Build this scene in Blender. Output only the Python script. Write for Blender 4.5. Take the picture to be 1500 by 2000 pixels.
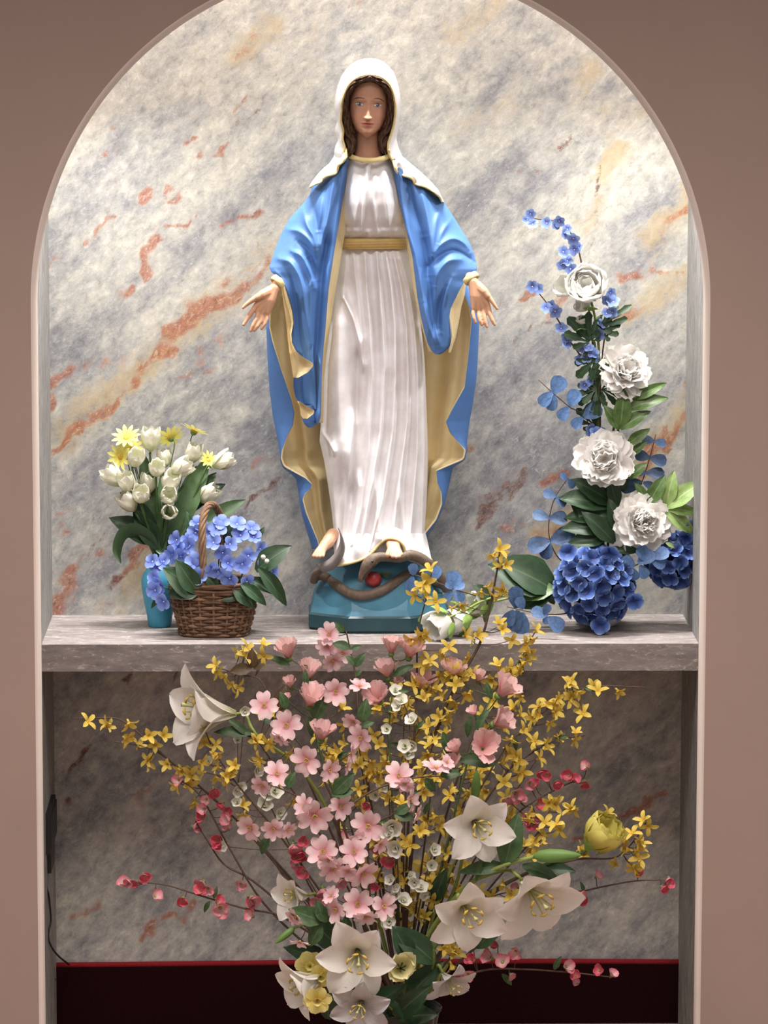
import bpy, math, random
import numpy as np
from mathutils import Matrix, Vector

for o in list(bpy.data.objects):
    bpy.data.objects.remove(o)
scene = bpy.context.scene
COL = scene.collection
rng = random.Random(7)
PI = math.pi

# ------------------------------------------------------------------ camera
FPX = 7600.0
CAM = np.array([-0.116, -7.921, 1.462])
PITCH, YAW, ROLL = 0.14852, 0.0181, math.radians(0.10)
FWD = np.array([math.sin(YAW) * math.cos(PITCH), math.cos(YAW) * math.cos(PITCH), -math.sin(PITCH)])
_r = np.array([math.cos(YAW), -math.sin(YAW), 0.0])
_u = np.cross(_r, FWD)
RGT = _r * math.cos(ROLL) + _u * math.sin(ROLL)
UPV = _u * math.cos(ROLL) - _r * math.sin(ROLL)
cd = bpy.data.cameras.new('camera')
cam = bpy.data.objects.new('camera', cd)
COL.objects.link(cam)
cd.sensor_fit = 'VERTICAL'
cd.sensor_height = 36.0
cd.lens = 36.0 * FPX / 2000.0
cd.clip_end = 100
cam.matrix_world = Matrix(((RGT[0], UPV[0], -FWD[0], CAM[0]), (RGT[1], UPV[1], -FWD[1], CAM[1]),
                           (RGT[2], UPV[2], -FWD[2], CAM[2]), (0, 0, 0, 1)))
scene.camera = cam

# ------------------------------------------------------------------ light
scene.view_settings.view_transform = 'Standard'
scene.view_settings.look = 'None'
scene.view_settings.exposure = 0.36
scene.view_settings.gamma = 1.0
scene.view_settings.use_curve_mapping = False
scene.cycles.use_denoising = True
scene.cycles.max_bounces = 6
world = bpy.data.worlds.new('world')
scene.world = world
world.use_nodes = True
world.node_tree.nodes['Background'].inputs[0].default_value = (1.0, 0.925, 0.885, 1)
world.node_tree.nodes['Background'].inputs[1].default_value = 0.345


def area_light(name, loc, target, sx, sy, power, col, spread=180):
    ld = bpy.data.lights.new(name, 'AREA')
    ld.shape = 'RECTANGLE'
    ld.size, ld.size_y = sx, sy
    ld.energy = power
    ld.color = col
    ld.spread = math.radians(spread)
    o = bpy.data.objects.new(name, ld)
    COL.objects.link(o)
    o.location = loc
    d = Vector(target) - Vector(loc)
    o.rotation_euler = d.to_track_quat('-Z', 'Y').to_euler()
    return o


# lamps hidden inside the niche behind the shoulders and the head of the arch
for sx in (-1, 1):
    area_light('niche_side_lamp', (sx * 0.615, 0.034, 1.12), (sx * 0.36, 0.16, 0.0), 0.06, 0.05, 1.9, (1.0, 0.985, 0.955), 150)
area_light('niche_top_lamp', (0, 0.035, 3.30), (0, 0.10, 0.0), 1.15, 0.05, 134.0, (1.0, 0.985, 0.955), 160)
# unseen lamp, added above the floor to brighten the lower front wall
area_light('added_room_lamp', (0.0, -1.75, 2.6), (0.0, -1.55, -0.9), 2.6, 1.0, 51.0, (1.0, 0.90, 0.84), 100)

# ------------------------------------------------------------------ helpers


def PV(px, py, Y):
    px, py, Y = np.broadcast_arrays(np.asarray(px, float), np.asarray(py, float), np.asarray(Y, float))
    d = FWD * FPX + (px[..., None] - 750) * RGT - (py[..., None] - 1000) * UPV
    t = (Y - CAM[1]) / d[..., 1]
    return CAM + d * t[..., None]


def P(px, py, Y):
    return PV(px, py, Y)


def proj(p):
    d = np.asarray(p) - CAM
    z = d @ FWD
    return np.array([750 + FPX * (d @ RGT) / z, 1000 - FPX * (d @ UPV) / z])


def pxm(Y):
    return (Y - CAM[1]) / FPX      # metres per photograph pixel at depth Y


WM = {}        # world matrices of what has been built (nothing is evaluated while building)


def link(o, parent=None, M=None):
    COL.objects.link(o)
    M = M or Matrix()
    if parent is not None:
        o.parent = parent
        o.matrix_local = WM[parent.name].inverted() @ M
    else:
        o.matrix_world = M
    WM[o.name] = M.copy()
    return o


def tag(o, label=None, cat=None, group=None, kind=None):
    if label:
        o['label'] = label
    if cat:
        o['category'] = cat
    if group:
        o['group'] = group
    if kind:
        o['kind'] = kind
    return o


def thing(name, loc, label, cat, group=None):
    o = bpy.data.objects.new(name, None)
    o.empty_display_size = 0.02
    link(o, None, Matrix.Translation(Vector([float(c) for c in loc])))
    return tag(o, label, cat, group)


def mesh_data(name, V, F, mats=(), midx=None, uv=None, col=None, smooth=True):
    me = bpy.data.meshes.new(name)
    V = np.asarray(V, float)
    me.from_pydata(V.tolist(), [], [list(map(int, f)) for f in F])
    for m in mats:
        me.materials.append(m)
    if midx is not None:
        me.polygons.foreach_set('material_index', np.asarray(midx, np.int32))
    if smooth:
        me.polygons.foreach_set('use_smooth', np.ones(len(me.polygons), bool))
    if uv is not None:
        lay = me.uv_layers.new(name='UVMap')
        vi = np.zeros(len(me.loops), np.int32)
        me.loops.foreach_get('vertex_index', vi)
        lay.data.foreach_set('uv', np.asarray(uv, np.float32)[vi].ravel())
    if col is not None:
        a = me.color_attributes.new('Col', 'FLOAT_COLOR', 'POINT')
        c = np.asarray(col, np.float32)
        if c.shape[1] == 3:
            c = np.concatenate([c, np.ones((len(c), 1), np.float32)], 1)
        a.data.foreach_set('color', c.ravel())
    me.update()
    return me


def obj_world(name, V, F, mats, parent=None, **kw):
    """a mesh given in world coordinates; origin goes to the parent's place or to its own centre"""
    V = np.asarray(V, float)
    if parent is not None:
        org = np.array(WM[parent.name].translation)
    else:
        org = np.array([(V[:, 0].min() + V[:, 0].max()) / 2, (V[:, 1].min() + V[:, 1].max()) / 2, V[:, 2].min()])
    if not isinstance(mats, (list, tuple)):
        mats = [mats]
    o = bpy.data.objects.new(name, mesh_data(name, V - org, F, mats, **kw))
    return link(o, parent, Matrix.Translation(Vector(org)))


def inst(name, me, M, parent=None):
    return link(bpy.data.objects.new(name, me), parent, M)


def smoothpath(pts, n, closed=False):
    """Catmull-Rom resample of rows of any width"""
    p = np.asarray(pts, float)
    if len(p) == 2:
        t = np.linspace(0, 1, n)[:, None]
        return p[0] * (1 - t) + p[1] * t
    if closed:
        q = np.vstack([p[-1], p, p[0], p[1]])
        m = len(p)
    else:
        q = np.vstack([2 * p[0] - p[1], p, 2 * p[-1] - p[-2]])
        m = len(p) - 1
    u = np.linspace(0, m, n, endpoint=not closed)
    i = np.minimum(u.astype(int), m - 1)
    t = (u - i)[:, None]
    a, b, c, d = q[i], q[i + 1], q[i + 2], q[i + 3]
    return 0.5 * ((2 * b) + (c - a) * t + (2 * a - 5 * b + 4 * c - d) * t * t + (3 * b - a - 3 * c + d) * t ** 3)


def grid_faces(nu, nv, wrap_v=False, off=0):
    """nu rows by nv columns of vertices"""
    F = []
    for i in range(nu - 1):
        for j in range(nv if wrap_v else nv - 1):
            a = off + i * nv + j
            b = off + i * nv + (j + 1) % nv
            F.append((a, b, b + nv, a + nv))
    return F


def tube(path, rad, nseg=7, caps=True, flat=1.0):
    path = np.asarray(path, float)
    n = len(path)
    rad = np.broadcast_to(np.asarray(rad, float), (n,))
    T = np.gradient(path, axis=0)
    T /= np.maximum(np.linalg.norm(T, axis=1, keepdims=True), 1e-9)
    ref = np.array([0.0, 1.0, 0.0]) if abs(T[0][1]) < 0.9 else np.array([1.0, 0, 0])
    V = []
    nrm = None
    for i in range(n):
        if nrm is None:
            nrm = np.cross(T[i], ref)
        nrm = nrm - T[i] * (nrm @ T[i])
        nrm /= max(np.linalg.norm(nrm), 1e-9)
        bi = np.cross(T[i], nrm)
        for k in range(nseg):
            a = 2 * PI * k / nseg
            V.append(path[i] + rad[i] * (math.cos(a) * nrm + flat * math.sin(a) * bi))
    F = grid_faces(n, nseg, True)
    if caps:
        F.append(tuple(range(nseg))[::-1])
        F.append(tuple((n - 1) * nseg + k for k in range(nseg)))
    return np.array(V), F


def join(parts):
    """[(V, F), ...] -> (V, F)"""
    VV, FF, o = [], [], 0
    for V, F in parts:
        VV.append(np.asarray(V, float))
        FF += [tuple(i + o for i in f) for f in F]
        o += len(V)
    return np.vstack(VV), FF


def lathe(profile, n=32, cx=0.0, cy=0.0):
    """profile of (radius, z) from bottom to top"""
    V = []
    for r, z in profile:
        for k in range(n):
            a = 2 * PI * k / n
            V.append((cx + r * math.cos(a), cy + r * math.sin(a), z))
    return np.array(V), grid_faces(len(profile), n, True)


def box(x0, x1, y0, y1, z0, z1):
    V = np.array([(x, y, z) for x in (x0, x1) for y in (y0, y1) for z in (z0, z1)])
    F = [(0, 1, 3, 2), (4, 6, 7, 5), (0, 4, 5, 1), (2, 3, 7, 6), (0, 2, 6, 4), (1, 5, 7, 3)]
    return V, F


def ellipsoid(c, r, nu=12, nv=16):
    V = []
    for i in range(nu + 1):
        th = PI * i / nu
        for j in range(nv):
            ph = 2 * PI * j / nv
            V.append((c[0] + r[0] * math.sin(th) * math.cos(ph), c[1] + r[1] * math.sin(th) * math.sin(ph), c[2] + r[2] * math.cos(th)))
    return np.array(V), grid_faces(nu + 1, nv, True)


def frame_m(pos, zdir, roll=0.0, scale=1.0, up=(0, 0, 1)):
    """matrix whose +Z looks along zdir"""
    z = Vector([float(c) for c in zdir]).normalized()
    u = Vector(up)
    if abs(z.dot(u)) > 0.98:
        u = Vector((0, 1, 0))
    x = u.cross(z).normalized()
    y = z.cross(x)
    M = Matrix((x, y, z)).transposed().to_4x4()
    M = M @ Matrix.Rotation(roll, 4, 'Z')
    if not isinstance(scale, (tuple, list)):
        scale = (scale, scale, scale)
    M = M @ Matrix.Diagonal((*scale, 1))
    return Matrix.Translation(Vector([float(c) for c in pos])) @ M


def imgdir(dx, dy, toward):
    """direction given as in the picture: right, down, towards the viewer"""
    v = np.array([dx, -toward, -dy], float)
    return v / np.linalg.norm(v)


def vnoise(x, y, seed=0):
    """2D value noise in 0..1"""
    r = np.random.RandomState(seed)
    tab = r.rand(64, 64)
    xi, yi = np.floor(x).astype(int), np.floor(y).astype(int)
    fx, fy = x - xi, y - yi
    fx, fy = fx * fx * (3 - 2 * fx), fy * fy * (3 - 2 * fy)
    a, b = tab[yi % 64, xi % 64], tab[yi % 64, (xi + 1) % 64]
    c, d = tab[(yi + 1) % 64, xi % 64], tab[(yi + 1) % 64, (xi + 1) % 64]
    return (a * (1 - fx) + b * fx) * (1 - fy) + (c * (1 - fx) + d * fx) * fy


# ------------------------------------------------------------------ materials


def srgb(r, g, b):
    def f(c):
        c /= 255.0
        return c / 12.92 if c <= 0.04045 else ((c + 0.055) / 1.055) ** 2.4
    return (f(r), f(g), f(b), 1.0)


class NT:
    def __init__(self, name):
        self.m = bpy.data.materials.new(name)
        self.m.use_nodes = True
        self.t = self.m.node_tree
        self.b = self.t.nodes['Principled BSDF']

    def n(self, typ, **kw):
        nd = self.t.nodes.new('ShaderNode' + typ)
        for k, v in kw.items():
            if k.startswith('_'):
                setattr(nd, k[1:], v)
            else:
                key = int(k[1:]) if k[0] == 'i' and k[1:].isdigit() else k.replace('_', ' ')
                if hasattr(v, 'is_linked') or hasattr(v, 'links'):
                    self.t.links.new(v, nd.inputs[key])
                else:
                    nd.inputs[key].default_value = v
        return nd

    def ln(self, a, b):
        self.t.links.new(a, b)

    def coords(self, rot=0.0, scale=(1, 1, 1)):
        tc = self.n('TexCoord')
        mp = self.n('Mapping', i0=tc.outputs['Object'])
        mp.inputs['Rotation'].default_value = (0, rot, 0)
        mp.inputs['Scale'].default_value = scale
        return mp.outputs[0]

    def stretched(self, rot, scale):
        """object coordinates turned about Y, then scaled"""
        v = self.coords(rot)
        mp = self.n('Mapping', i0=v)
        mp.inputs['Scale'].default_value = scale
        return mp.outputs[0]

    def noise(self, vec, scale, detail=4, rough=0.6, dist=0.0):
        nd = self.n('TexNoise', Scale=scale, Detail=detail, Roughness=rough, Distortion=dist)
        if vec is not None:
            self.ln(vec, nd.inputs['Vector'])
        return nd.outputs['Fac']

    def ramp(self, fac, stops):
        nd = self.n('ValToRGB')
        self.ln(fac, nd.inputs[0])
        e = nd.color_ramp.elements
        while len(e) < len(stops):
            e.new(0.5)
        for k, (p, c) in enumerate(stops):
            e[k].position = p
            e[k].color = c if len(c) == 4 else (*c, 1)
        return nd.outputs[0]

    def mix(self, fac, a, b, mode='MIX'):
        nd = self.n('MixRGB')
        nd.blend_type = mode
        for v, i in ((fac, 0), (a, 1), (b, 2)):
            if hasattr(v, 'links'):
                self.ln(v, nd.inputs[i])
            else:
                nd.inputs[i].default_value = v
        return nd.outputs[0]

    def math(self, op, a, b=0.0, clamp=False):
        nd = self.n('Math')
        nd.operation = op
        nd.use_clamp = clamp
        for v, i in ((a, 0), (b, 1)):
            if hasattr(v, 'links'):
                self.ln(v, nd.inputs[i])
            else:
                nd.inputs[i].default_value = v
        return nd.outputs[0]

    def smooth(self, v, lo, hi):
        nd = self.n('MapRange')
        nd.interpolation_type = 'SMOOTHSTEP'
        self.ln(v, nd.inputs[0])
        nd.inputs[1].default_value = lo
        nd.inputs[2].default_value = hi
        return nd.outputs[0]

    def bump(self, h, strength, dist=0.002):
        nd = self.n('Bump', Strength=strength, Distance=dist)
        self.ln(h, nd.inputs['Height'])
        self.ln(nd.outputs[0], self.b.inputs['Normal'])

    def out(self, col, rough=0.6, spec=0.5, metal=0.0, sheen=0.0, coat=0.0, transl=0.0):
        if hasattr(col, 'links'):
            self.ln(col, self.b.inputs['Base Color'])
        else:
            self.b.inputs['Base Color'].default_value = col
        if hasattr(rough, 'links'):
            self.ln(rough, self.b.inputs['Roughness'])
        else:
            self.b.inputs['Roughness'].default_value = rough
        self.b.inputs['Specular IOR Level'].default_value = spec
        self.b.inputs['Metallic'].default_value = metal
        self.b.inputs['Sheen Weight'].default_value = sheen
        self.b.inputs['Coat Weight'].default_value = coat
        if transl > 0:
            tr = self.n('BsdfTranslucent')
            if hasattr(col, 'links'):
                self.ln(col, tr.inputs[0])
            else:
                tr.inputs[0].default_value = col
            mx = self.n('MixShader', i0=transl)
            self.ln(self.b.outputs[0], mx.inputs[1])
            self.ln(tr.outputs[0], mx.inputs[2])
            o = self.t.nodes['Material Output']
            self.ln(mx.outputs[0], o.inputs['Surface'])
        return self.m


def paint(name, c, var=0.12, rough=0.6, scale=30, bump=0.0, spec=0.5, coat=0.0, stretch=(1, 1, 1)):
    """painted or plain surface with faint mottling"""
    t = NT(name)
    nz = t.noise(t.coords(scale=stretch), scale, 4)
    d = tuple(x * (1 - var) for x in c[:3]) + (1,)
    l = tuple(min(1, x * (1 + var)) for x in c[:3]) + (1,)
    col = t.ramp(nz, [(0.3, d), (0.7, l)])
    if bump:
        t.bump(nz, bump)
    return t.out(col, rough, spec, coat=coat)


def petal_mat(name, stops, rough=0.65, var=0.1, transl=0.2, veins=0.12, spec=0.25):
    """colour runs from the root of the petal (0) to its tip (1)"""
    t = NT(name)
    uv = t.n('UVMap')
    sep = t.n('SeparateXYZ', i0=uv.outputs[0])
    col = t.ramp(sep.outputs[1], stops)
    mp = t.n('Mapping', i0=uv.outputs[0])
    mp.inputs['Scale'].default_value = (14, 1.5, 1)
    nz = t.noise(mp.outputs[0], 1.0, 3)
    g = t.ramp(nz, [(0.3, (1 - veins, 1 - veins, 1 - veins, 1)), (0.7, (1, 1, 1, 1))])
    col = t.mix(1.0, col, g, 'MULTIPLY')
    oi = t.n('ObjectInfo')
    v = t.ramp(oi.outputs['Random'], [(0.0, (1 - var, 1 - var, 1 - var, 1)), (1.0, (1, 1, 1, 1))])
    col = t.mix(1.0, col, v, 'MULTIPLY')
    return t.out(col, rough, spec, transl=transl)


def leaf_mat(name, c1, c2, rough=0.5, transl=0.15, vein=None):
    t = NT(name)
    uv = t.n('UVMap')
    sep = t.n('SeparateXYZ', i0=uv.outputs[0])
    nz = t.noise(t.coords(), 5, 3)
    col = t.ramp(nz, [(0.3, c1), (0.7, c2)])
    if vein:
        a = t.math('ABSOLUTE', t.math('SUBTRACT', sep.outputs[0], 0.5))
        w = t.math('ADD', a, t.math('MULTIPLY', sep.outputs[1], -0.35))
        st = t.math('ABSOLUTE', t.math('SINE', t.math('MULTIPLY', w, 45.0)))
        side = t.smooth(st, 0.25, 0.02)
        mid = t.smooth(a, 0.045, 0.01)
        f = t.math('MULTIPLY', t.math('MAXIMUM', t.math('MULTIPLY', side, 0.45), mid), 0.7)
        col = t.mix(f, col, vein)
    oi = t.n('ObjectInfo')
    v = t.ramp(oi.outputs['Random'], [(0.0, (0.75, 0.75, 0.75, 1)), (1.0, (1.1, 1.1, 1.1, 1))])
    col = t.mix(1.0, col, v, 'MULTIPLY')
    return t.out(col, rough, 0.4, transl=transl)


def attr_mat(name, rough=0.5, spec=0.5, coat=0.0, var=0.06, scale=60, coat_rough=0.2):
    t = NT(name)
    a = t.n('VertexColor')
    a.layer_name = 'Col'
    nz = t.noise(t.coords(), scale, 4)
    g = t.ramp(nz, [(0.3, (1 - var, 1 - var, 1 - var, 1)), (0.7, (1, 1, 1, 1))])
    m = t.out(t.mix(1.0, a.outputs[0], g, 'MULTIPLY'), rough, spec, coat=coat)
    t.b.inputs['Coat Roughness'].default_value = coat_rough
    return m

# ------------------------------------------------------------------ the setting
HW = 0.68            # half width of the niche
ND = 0.3525          # depth of the niche
ZF = -0.908          # floor
ZT = 3.40            # top of the cavity
EDGE = 0.013         # plaster edge around the opening


def marble(name, wall=True, rot=-0.72, base=None, stretch=(1, 1, 1)):
    """sponged and dragged faux marble"""
    t = NT(name)
    base = base or [(0.18, srgb(124, 124, 129)), (0.34, srgb(152, 152, 155)), (0.48, srgb(175, 174, 171)), (0.62, srgb(194, 191, 183)), (0.80, srgb(206, 202, 189))]
    vec = t.coords(0.0, stretch)
    vs = t.stretched(0.785, (0.62, 1, 1)) if wall else vec
    warp = t.noise(vs, 3.0, 6, 0.7, 0.6)
    fine = t.noise(vs, 22.0, 8, 0.78, 0.2)
    vfine = t.noise(vs, 105.0, 5, 0.8, 1.1)
    if wall:
        a = t.n('VertexColor')
        a.layer_name = 'Col'
        sep = t.n('SeparateColor', i0=a.outputs[0])
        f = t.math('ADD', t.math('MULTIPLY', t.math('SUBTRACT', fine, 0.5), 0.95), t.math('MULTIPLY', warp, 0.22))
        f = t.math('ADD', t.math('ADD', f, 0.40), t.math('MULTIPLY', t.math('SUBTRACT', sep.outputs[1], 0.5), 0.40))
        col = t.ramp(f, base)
    else:
        f = t.math('ADD', t.math('MULTIPLY', warp, 0.55), t.math('MULTIPLY', fine, 0.45))
        col = t.ramp(f, base)
    dk = t.smooth(vfine, 0.44, 0.30)
    col = t.mix(t.math('MULTIPLY', dk, 0.38), col, srgb(105, 103, 105))
    fl = t.smooth(vfine, 0.54, 0.68)
    col = t.mix(t.math('MULTIPLY', fl, 0.62), col, srgb(203, 202, 195))
    mid = t.noise(vs, 52.0, 5, 0.72, 0.25)
    g = t.ramp(mid, [(0.34, (0.70, 0.70, 0.715, 1)), (0.47, (0.97, 0.97, 0.97, 1)), (0.53, (1.04, 1.04, 1.03, 1)), (0.66, (1.32, 1.31, 1.28, 1))])
    col = t.mix(0.85, col, g, 'MULTIPLY')
    if wall:
        # ochre halo, orange body and red-brown flecks of the veins
        edge = t.math('MULTIPLY', t.math('SUBTRACT', t.math('ADD', t.math('MULTIPLY', fine, 0.6), t.math('MULTIPLY', vfine, 0.4)), 0.5), 3.8)
        ha = t.smooth(t.math('ADD', sep.outputs[2], t.math('MULTIPLY', edge, 0.6)), 0.22, 0.75)
        col = t.mix(t.math('MULTIPLY', ha, 0.55), col, srgb(190, 164, 115))
        oa = t.smooth(t.math('ADD', t.math('MULTIPLY', sep.outputs[0], 1.15), edge), 0.42, 0.98)
        spk = t.ramp(vfine, [(0.36, srgb(100, 51, 39)), (0.44, srgb(161, 80, 51)), (0.54, srgb(175, 112, 82)), (0.62, srgb(194, 169, 151))])
        col = t.mix(t.math('MULTIPLY', oa, 0.72), col, spk)
        ra = t.smooth(t.math('ADD', a.outputs[1], edge), 0.42, 0.85)
        spk2 = t.ramp(vfine, [(0.38, srgb(57, 41, 43)), (0.50, srgb(105, 67, 59)), (0.62, srgb(156, 131, 123))])
        col = t.mix(t.math('MULTIPLY', ra, 0.85), col, spk2)
        far = t.noise(vec, 7.0, 6, 0.7, 1.0)
        dots = t.math('MULTIPLY', t.smooth(vfine, 0.31, 0.25), t.smooth(far, 0.55, 0.66))
        col = t.mix(t.math('MULTIPLY', dots, 0.8), col, srgb(79, 62, 59))
    t.bump(vfine, 0.22, 0.002)
    return t.out(col, 0.7, 0.12)


M_wallpaint = paint('wall_paint', srgb(162, 141, 131), 0.025, 0.85, 6, 0.0, 0.2)
M_edge = paint('plaster_edge', srgb(216, 202, 193), 0.03, 0.8, 10, 0.0, 0.2)
M_marble = marble('faux_marble')
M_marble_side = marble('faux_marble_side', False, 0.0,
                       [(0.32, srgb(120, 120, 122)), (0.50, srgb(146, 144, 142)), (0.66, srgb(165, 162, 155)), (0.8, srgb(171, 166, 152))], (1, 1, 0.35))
M_shelf = marble('faux_marble_shelf', False, 0.0,
                 [(0.30, srgb(104, 98, 97)), (0.48, srgb(126, 118, 116)), (0.62, srgb(142, 135, 132)), (0.8, srgb(154, 146, 140))], (0.30, 1, 1))

# front wall with the round-headed opening: outer frame, then the plaster edge
AZ = float(PV(724, 592, -EDGE)[2])          # springing line of the arch
RO = HW + EDGE


def arch_outline(r, zbot, n=64):
    pts = [(-r, zbot)] + [(-r, zbot + (AZ - zbot) * k / 12) for k in range(1, 12)]
    pts += [(-r * math.cos(PI * k / n), AZ + r * math.sin(PI * k / n)) for k in range(n + 1)]
    pts += [(r, AZ - (AZ - zbot) * k / 12) for k in range(1, 13)]
    return np.array(pts)


inn = arch_outline(RO, ZF)
n = len(inn)
# project outline outwards on a big rectangle
out = []
for x, z in inn:
    if z <= AZ + 1e-6:
        out.append((3.2 if x > 0 else -3.2, z))
    else:
        a = math.atan2(z - AZ, x)
        k = min(3.2 / max(abs(math.cos(a)), 1e-6), (3.5 - AZ) / max(math.sin(a), 1e-6))
        out.append((math.cos(a) * k, AZ + math.sin(a) * k))
out = np.array(out)
V = [(x, -EDGE, z) for x, z in inn] + [(x, -EDGE, z) for x, z in out]
F = [(i, i + 1, n + i + 1, n + i) for i in range(n - 1)]
tag(obj_world('wall_front', V, F, M_wallpaint, smooth=False), kind='structure')
ib = arch_outline(HW, ZF)
V, F = [], []
prof = [(RO, -EDGE), (RO - 0.0035, -EDGE - 0.0006), (RO - 0.0085, -EDGE + 0.004), (HW, 0.0)]
for r, y in prof:
    V += [(x, y, z) for x, z in arch_outline(r, ZF)]
tag(obj_world('trim_1', V, grid_faces(len(prof), n), M_edge), kind='structure')

# back wall of the niche: a fine grid that carries the lie of the painted veins
NX, NZ = 240, 440
gx = np.linspace(-HW - 0.0, HW + 0.0, NX)
gz = np.linspace(ZF, ZT, NZ)
GX, GZ = np.meshgrid(gx, gz)
V = np.stack([GX.ravel(), np.full(GX.size, ND), GZ.ravel()], 1)
d = V - CAM
zz = d @ FWD
QX = 750 + FPX * (d @ RGT) / zz
QY = 1000 - FPX * (d @ UPV) / zz
ORANGE = [(82, 800, 105, 745, 11, 1), (105, 745, 160, 712, 12, .8), (160, 712, 235, 690, 14, .62), (105, 882, 150, 840, 10, 1), (150, 840, 200, 795, 13, 1.1), (200, 800, 232, 772, 7, 1),
          (232, 765, 275, 722, 12, .8), (288, 706, 335, 688, 7, 1), (300, 690, 345, 650, 12, .9), (335, 650, 380, 612, 14, 1.1), (380, 612, 430, 585, 13, 1.1), (430, 585, 490, 545, 17, .85),
          (440, 570, 520, 505, 26, .62), (485, 560, 525, 520, 12, .8), (280, 540, 297, 500, 9, 1.1), (297, 500, 318, 468, 10, 1.1), (236, 578, 258, 563, 6, 1), (222, 592, 230, 590, 4, .9), (75, 540, 125, 506, 6, .9),
          (173, 468, 190, 455, 4, .9), (195, 448, 228, 420, 6, .9), (275, 382, 300, 372, 8, .9), (330, 372, 350, 388, 6, .8), (390, 306, 440, 300, 7, 1), (432, 300, 448, 272, 6, 1), (460, 215, 475, 196, 7, .8), (365, 268, 380, 266, 5, .9),
          (196, 302, 200, 288, 6, .8), (225, 255, 232, 250, 5, .6), (440, 440, 512, 415, 8, .8), (330, 442, 366, 438, 6, .9), (385, 430, 395, 420, 5, .7), (88, 1198, 120, 1172, 14, 1.1), (118, 1180, 148, 1120, 16, 1), (150, 1120, 160, 1085, 7, .7),
          (104, 1010, 140, 1002, 7, .9), (100, 1035, 128, 1028, 7, .9), (222, 1140, 262, 1100, 9, 1.1), (252, 1078, 290, 1070, 8, 1.1), (262, 1100, 262, 1075, 7, .9), (195, 1085, 205, 1078, 8, .7), (175, 1105, 182, 1103, 4, .7), (195, 1193, 220, 1188, 5, .9),
          (400, 690, 440, 655, 22, .62), (340, 745, 420, 715, 10, .62), (500, 920, 535, 880, 9, .55), (445, 960, 520, 925, 6, .6),
          (1018, 592, 1055, 572, 8, .9), (1085, 610, 1108, 565, 15, .8), (1215, 618, 1245, 600, 12, .9), (1205, 545, 1248, 532, 7, .9), (1250, 520, 1330, 545, 8, .6), (1312, 445, 1345, 402, 12, .95), (1295, 470, 1312, 445, 8, .7),
          (1300, 875, 1345, 800, 11, .9), (1345, 790, 1352, 720, 8, .8), (1258, 900, 1292, 858, 15, .9), (1240, 935, 1258, 900, 10, .9), (1060, 945, 1108, 922, 9, .9), (1060, 1052, 1100, 1028, 12, .7), (985, 1030, 1025, 1020, 9, .7), (1290, 830, 1300, 880, 8, .7),
          (685, 12, 700, 0, 8, .6), (880, 895, 925, 860, 8, .7), (890, 755, 915, 740, 6, .6), (1090, 292, 1112, 285, 5, .6), (1025, 335, 1040, 325, 6, .6), (1030, 365, 1045, 358, 5, .6), (480, 100, 500, 75, 12, .62), (455, 115, 480, 100, 10, .5),
          (155, 1500, 172, 1465, 8, 1.0), (120, 1570, 135, 1555, 9, 1), (270, 1560, 300, 1535, 12, .7), (1130, 1645, 1210, 1600, 9, .8), (1210, 1600, 1300, 1545, 9, .9), (285, 1830, 340, 1790, 9, .85), (340, 1790, 385, 1765, 10, .9), (150, 1800, 190, 1770, 10, .7), (1100, 1350, 1250, 1345, 12, .5)]
DARK = [(940, 1005, 985, 960, 18, .75), (985, 960, 1022, 925, 15, .75), (940, 1020, 960, 990, 12, .7), (478, 985, 540, 942, 6, .9), (540, 945, 560, 925, 4, .7), (1000, 668, 1085, 622, 5, .8), (1163, 390, 1172, 350, 5, .9), (1172, 345, 1180, 330, 6, .7), (1160, 440, 1165, 410, 5, .7),
        (1150, 490, 1160, 465, 5, .6), (1095, 300, 1112, 275, 9, .65), (1045, 350, 1060, 335, 8, .65), (205, 1150, 235, 1125, 7, .8), (440, 280, 480, 225, 14, .55), (480, 215, 525, 190, 8, .6), (200, 300, 240, 275, 9, .5), (335, 330, 345, 325, 6, .7), (400, 345, 345, 380, 8, .5),
        (505, 385, 560, 330, 14, .45), (470, 430, 512, 412, 8, .6), (330, 460, 336, 445, 5, .7), (140, 1510, 170, 1460, 9, 1), (125, 1568, 132, 1552, 8, 1), (255, 1330, 262, 1318, 6, .9), (335, 1325, 345, 1318, 6, .9), (165, 1100, 230, 1000, 6, .5), (1300, 905, 1340, 830, 6, .5), (915, 1000, 925, 985, 9, .6)]
HALO = [(290, 700, 420, 600, 40, .6), (420, 600, 520, 510, 50, .5), (120, 860, 240, 740, 35, .7), (230, 760, 300, 700, 25, .8), (250, 1160, 290, 1090, 25, .7), (1270, 470, 1345, 400, 30, .8), (1180, 340, 1210, 290, 18, .9), (1150, 440, 1170, 390, 20, .6), (1210, 620, 1340, 540, 30, .6),
        (1230, 930, 1345, 800, 35, .7), (1140, 160, 1160, 130, 30, .5), (900, 60, 960, 20, 40, .5), (1060, 1060, 1110, 1020, 30, .8), (460, 120, 520, 60, 30, .6), (1180, 250, 1280, 180, 30, .4), (600, 120, 640, 60, 40, .3), (900, 260, 1000, 200, 30, .35), (200, 1190, 290, 1150, 30, .4), (1310, 1180, 1330, 1100, 40, .3)]
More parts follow.
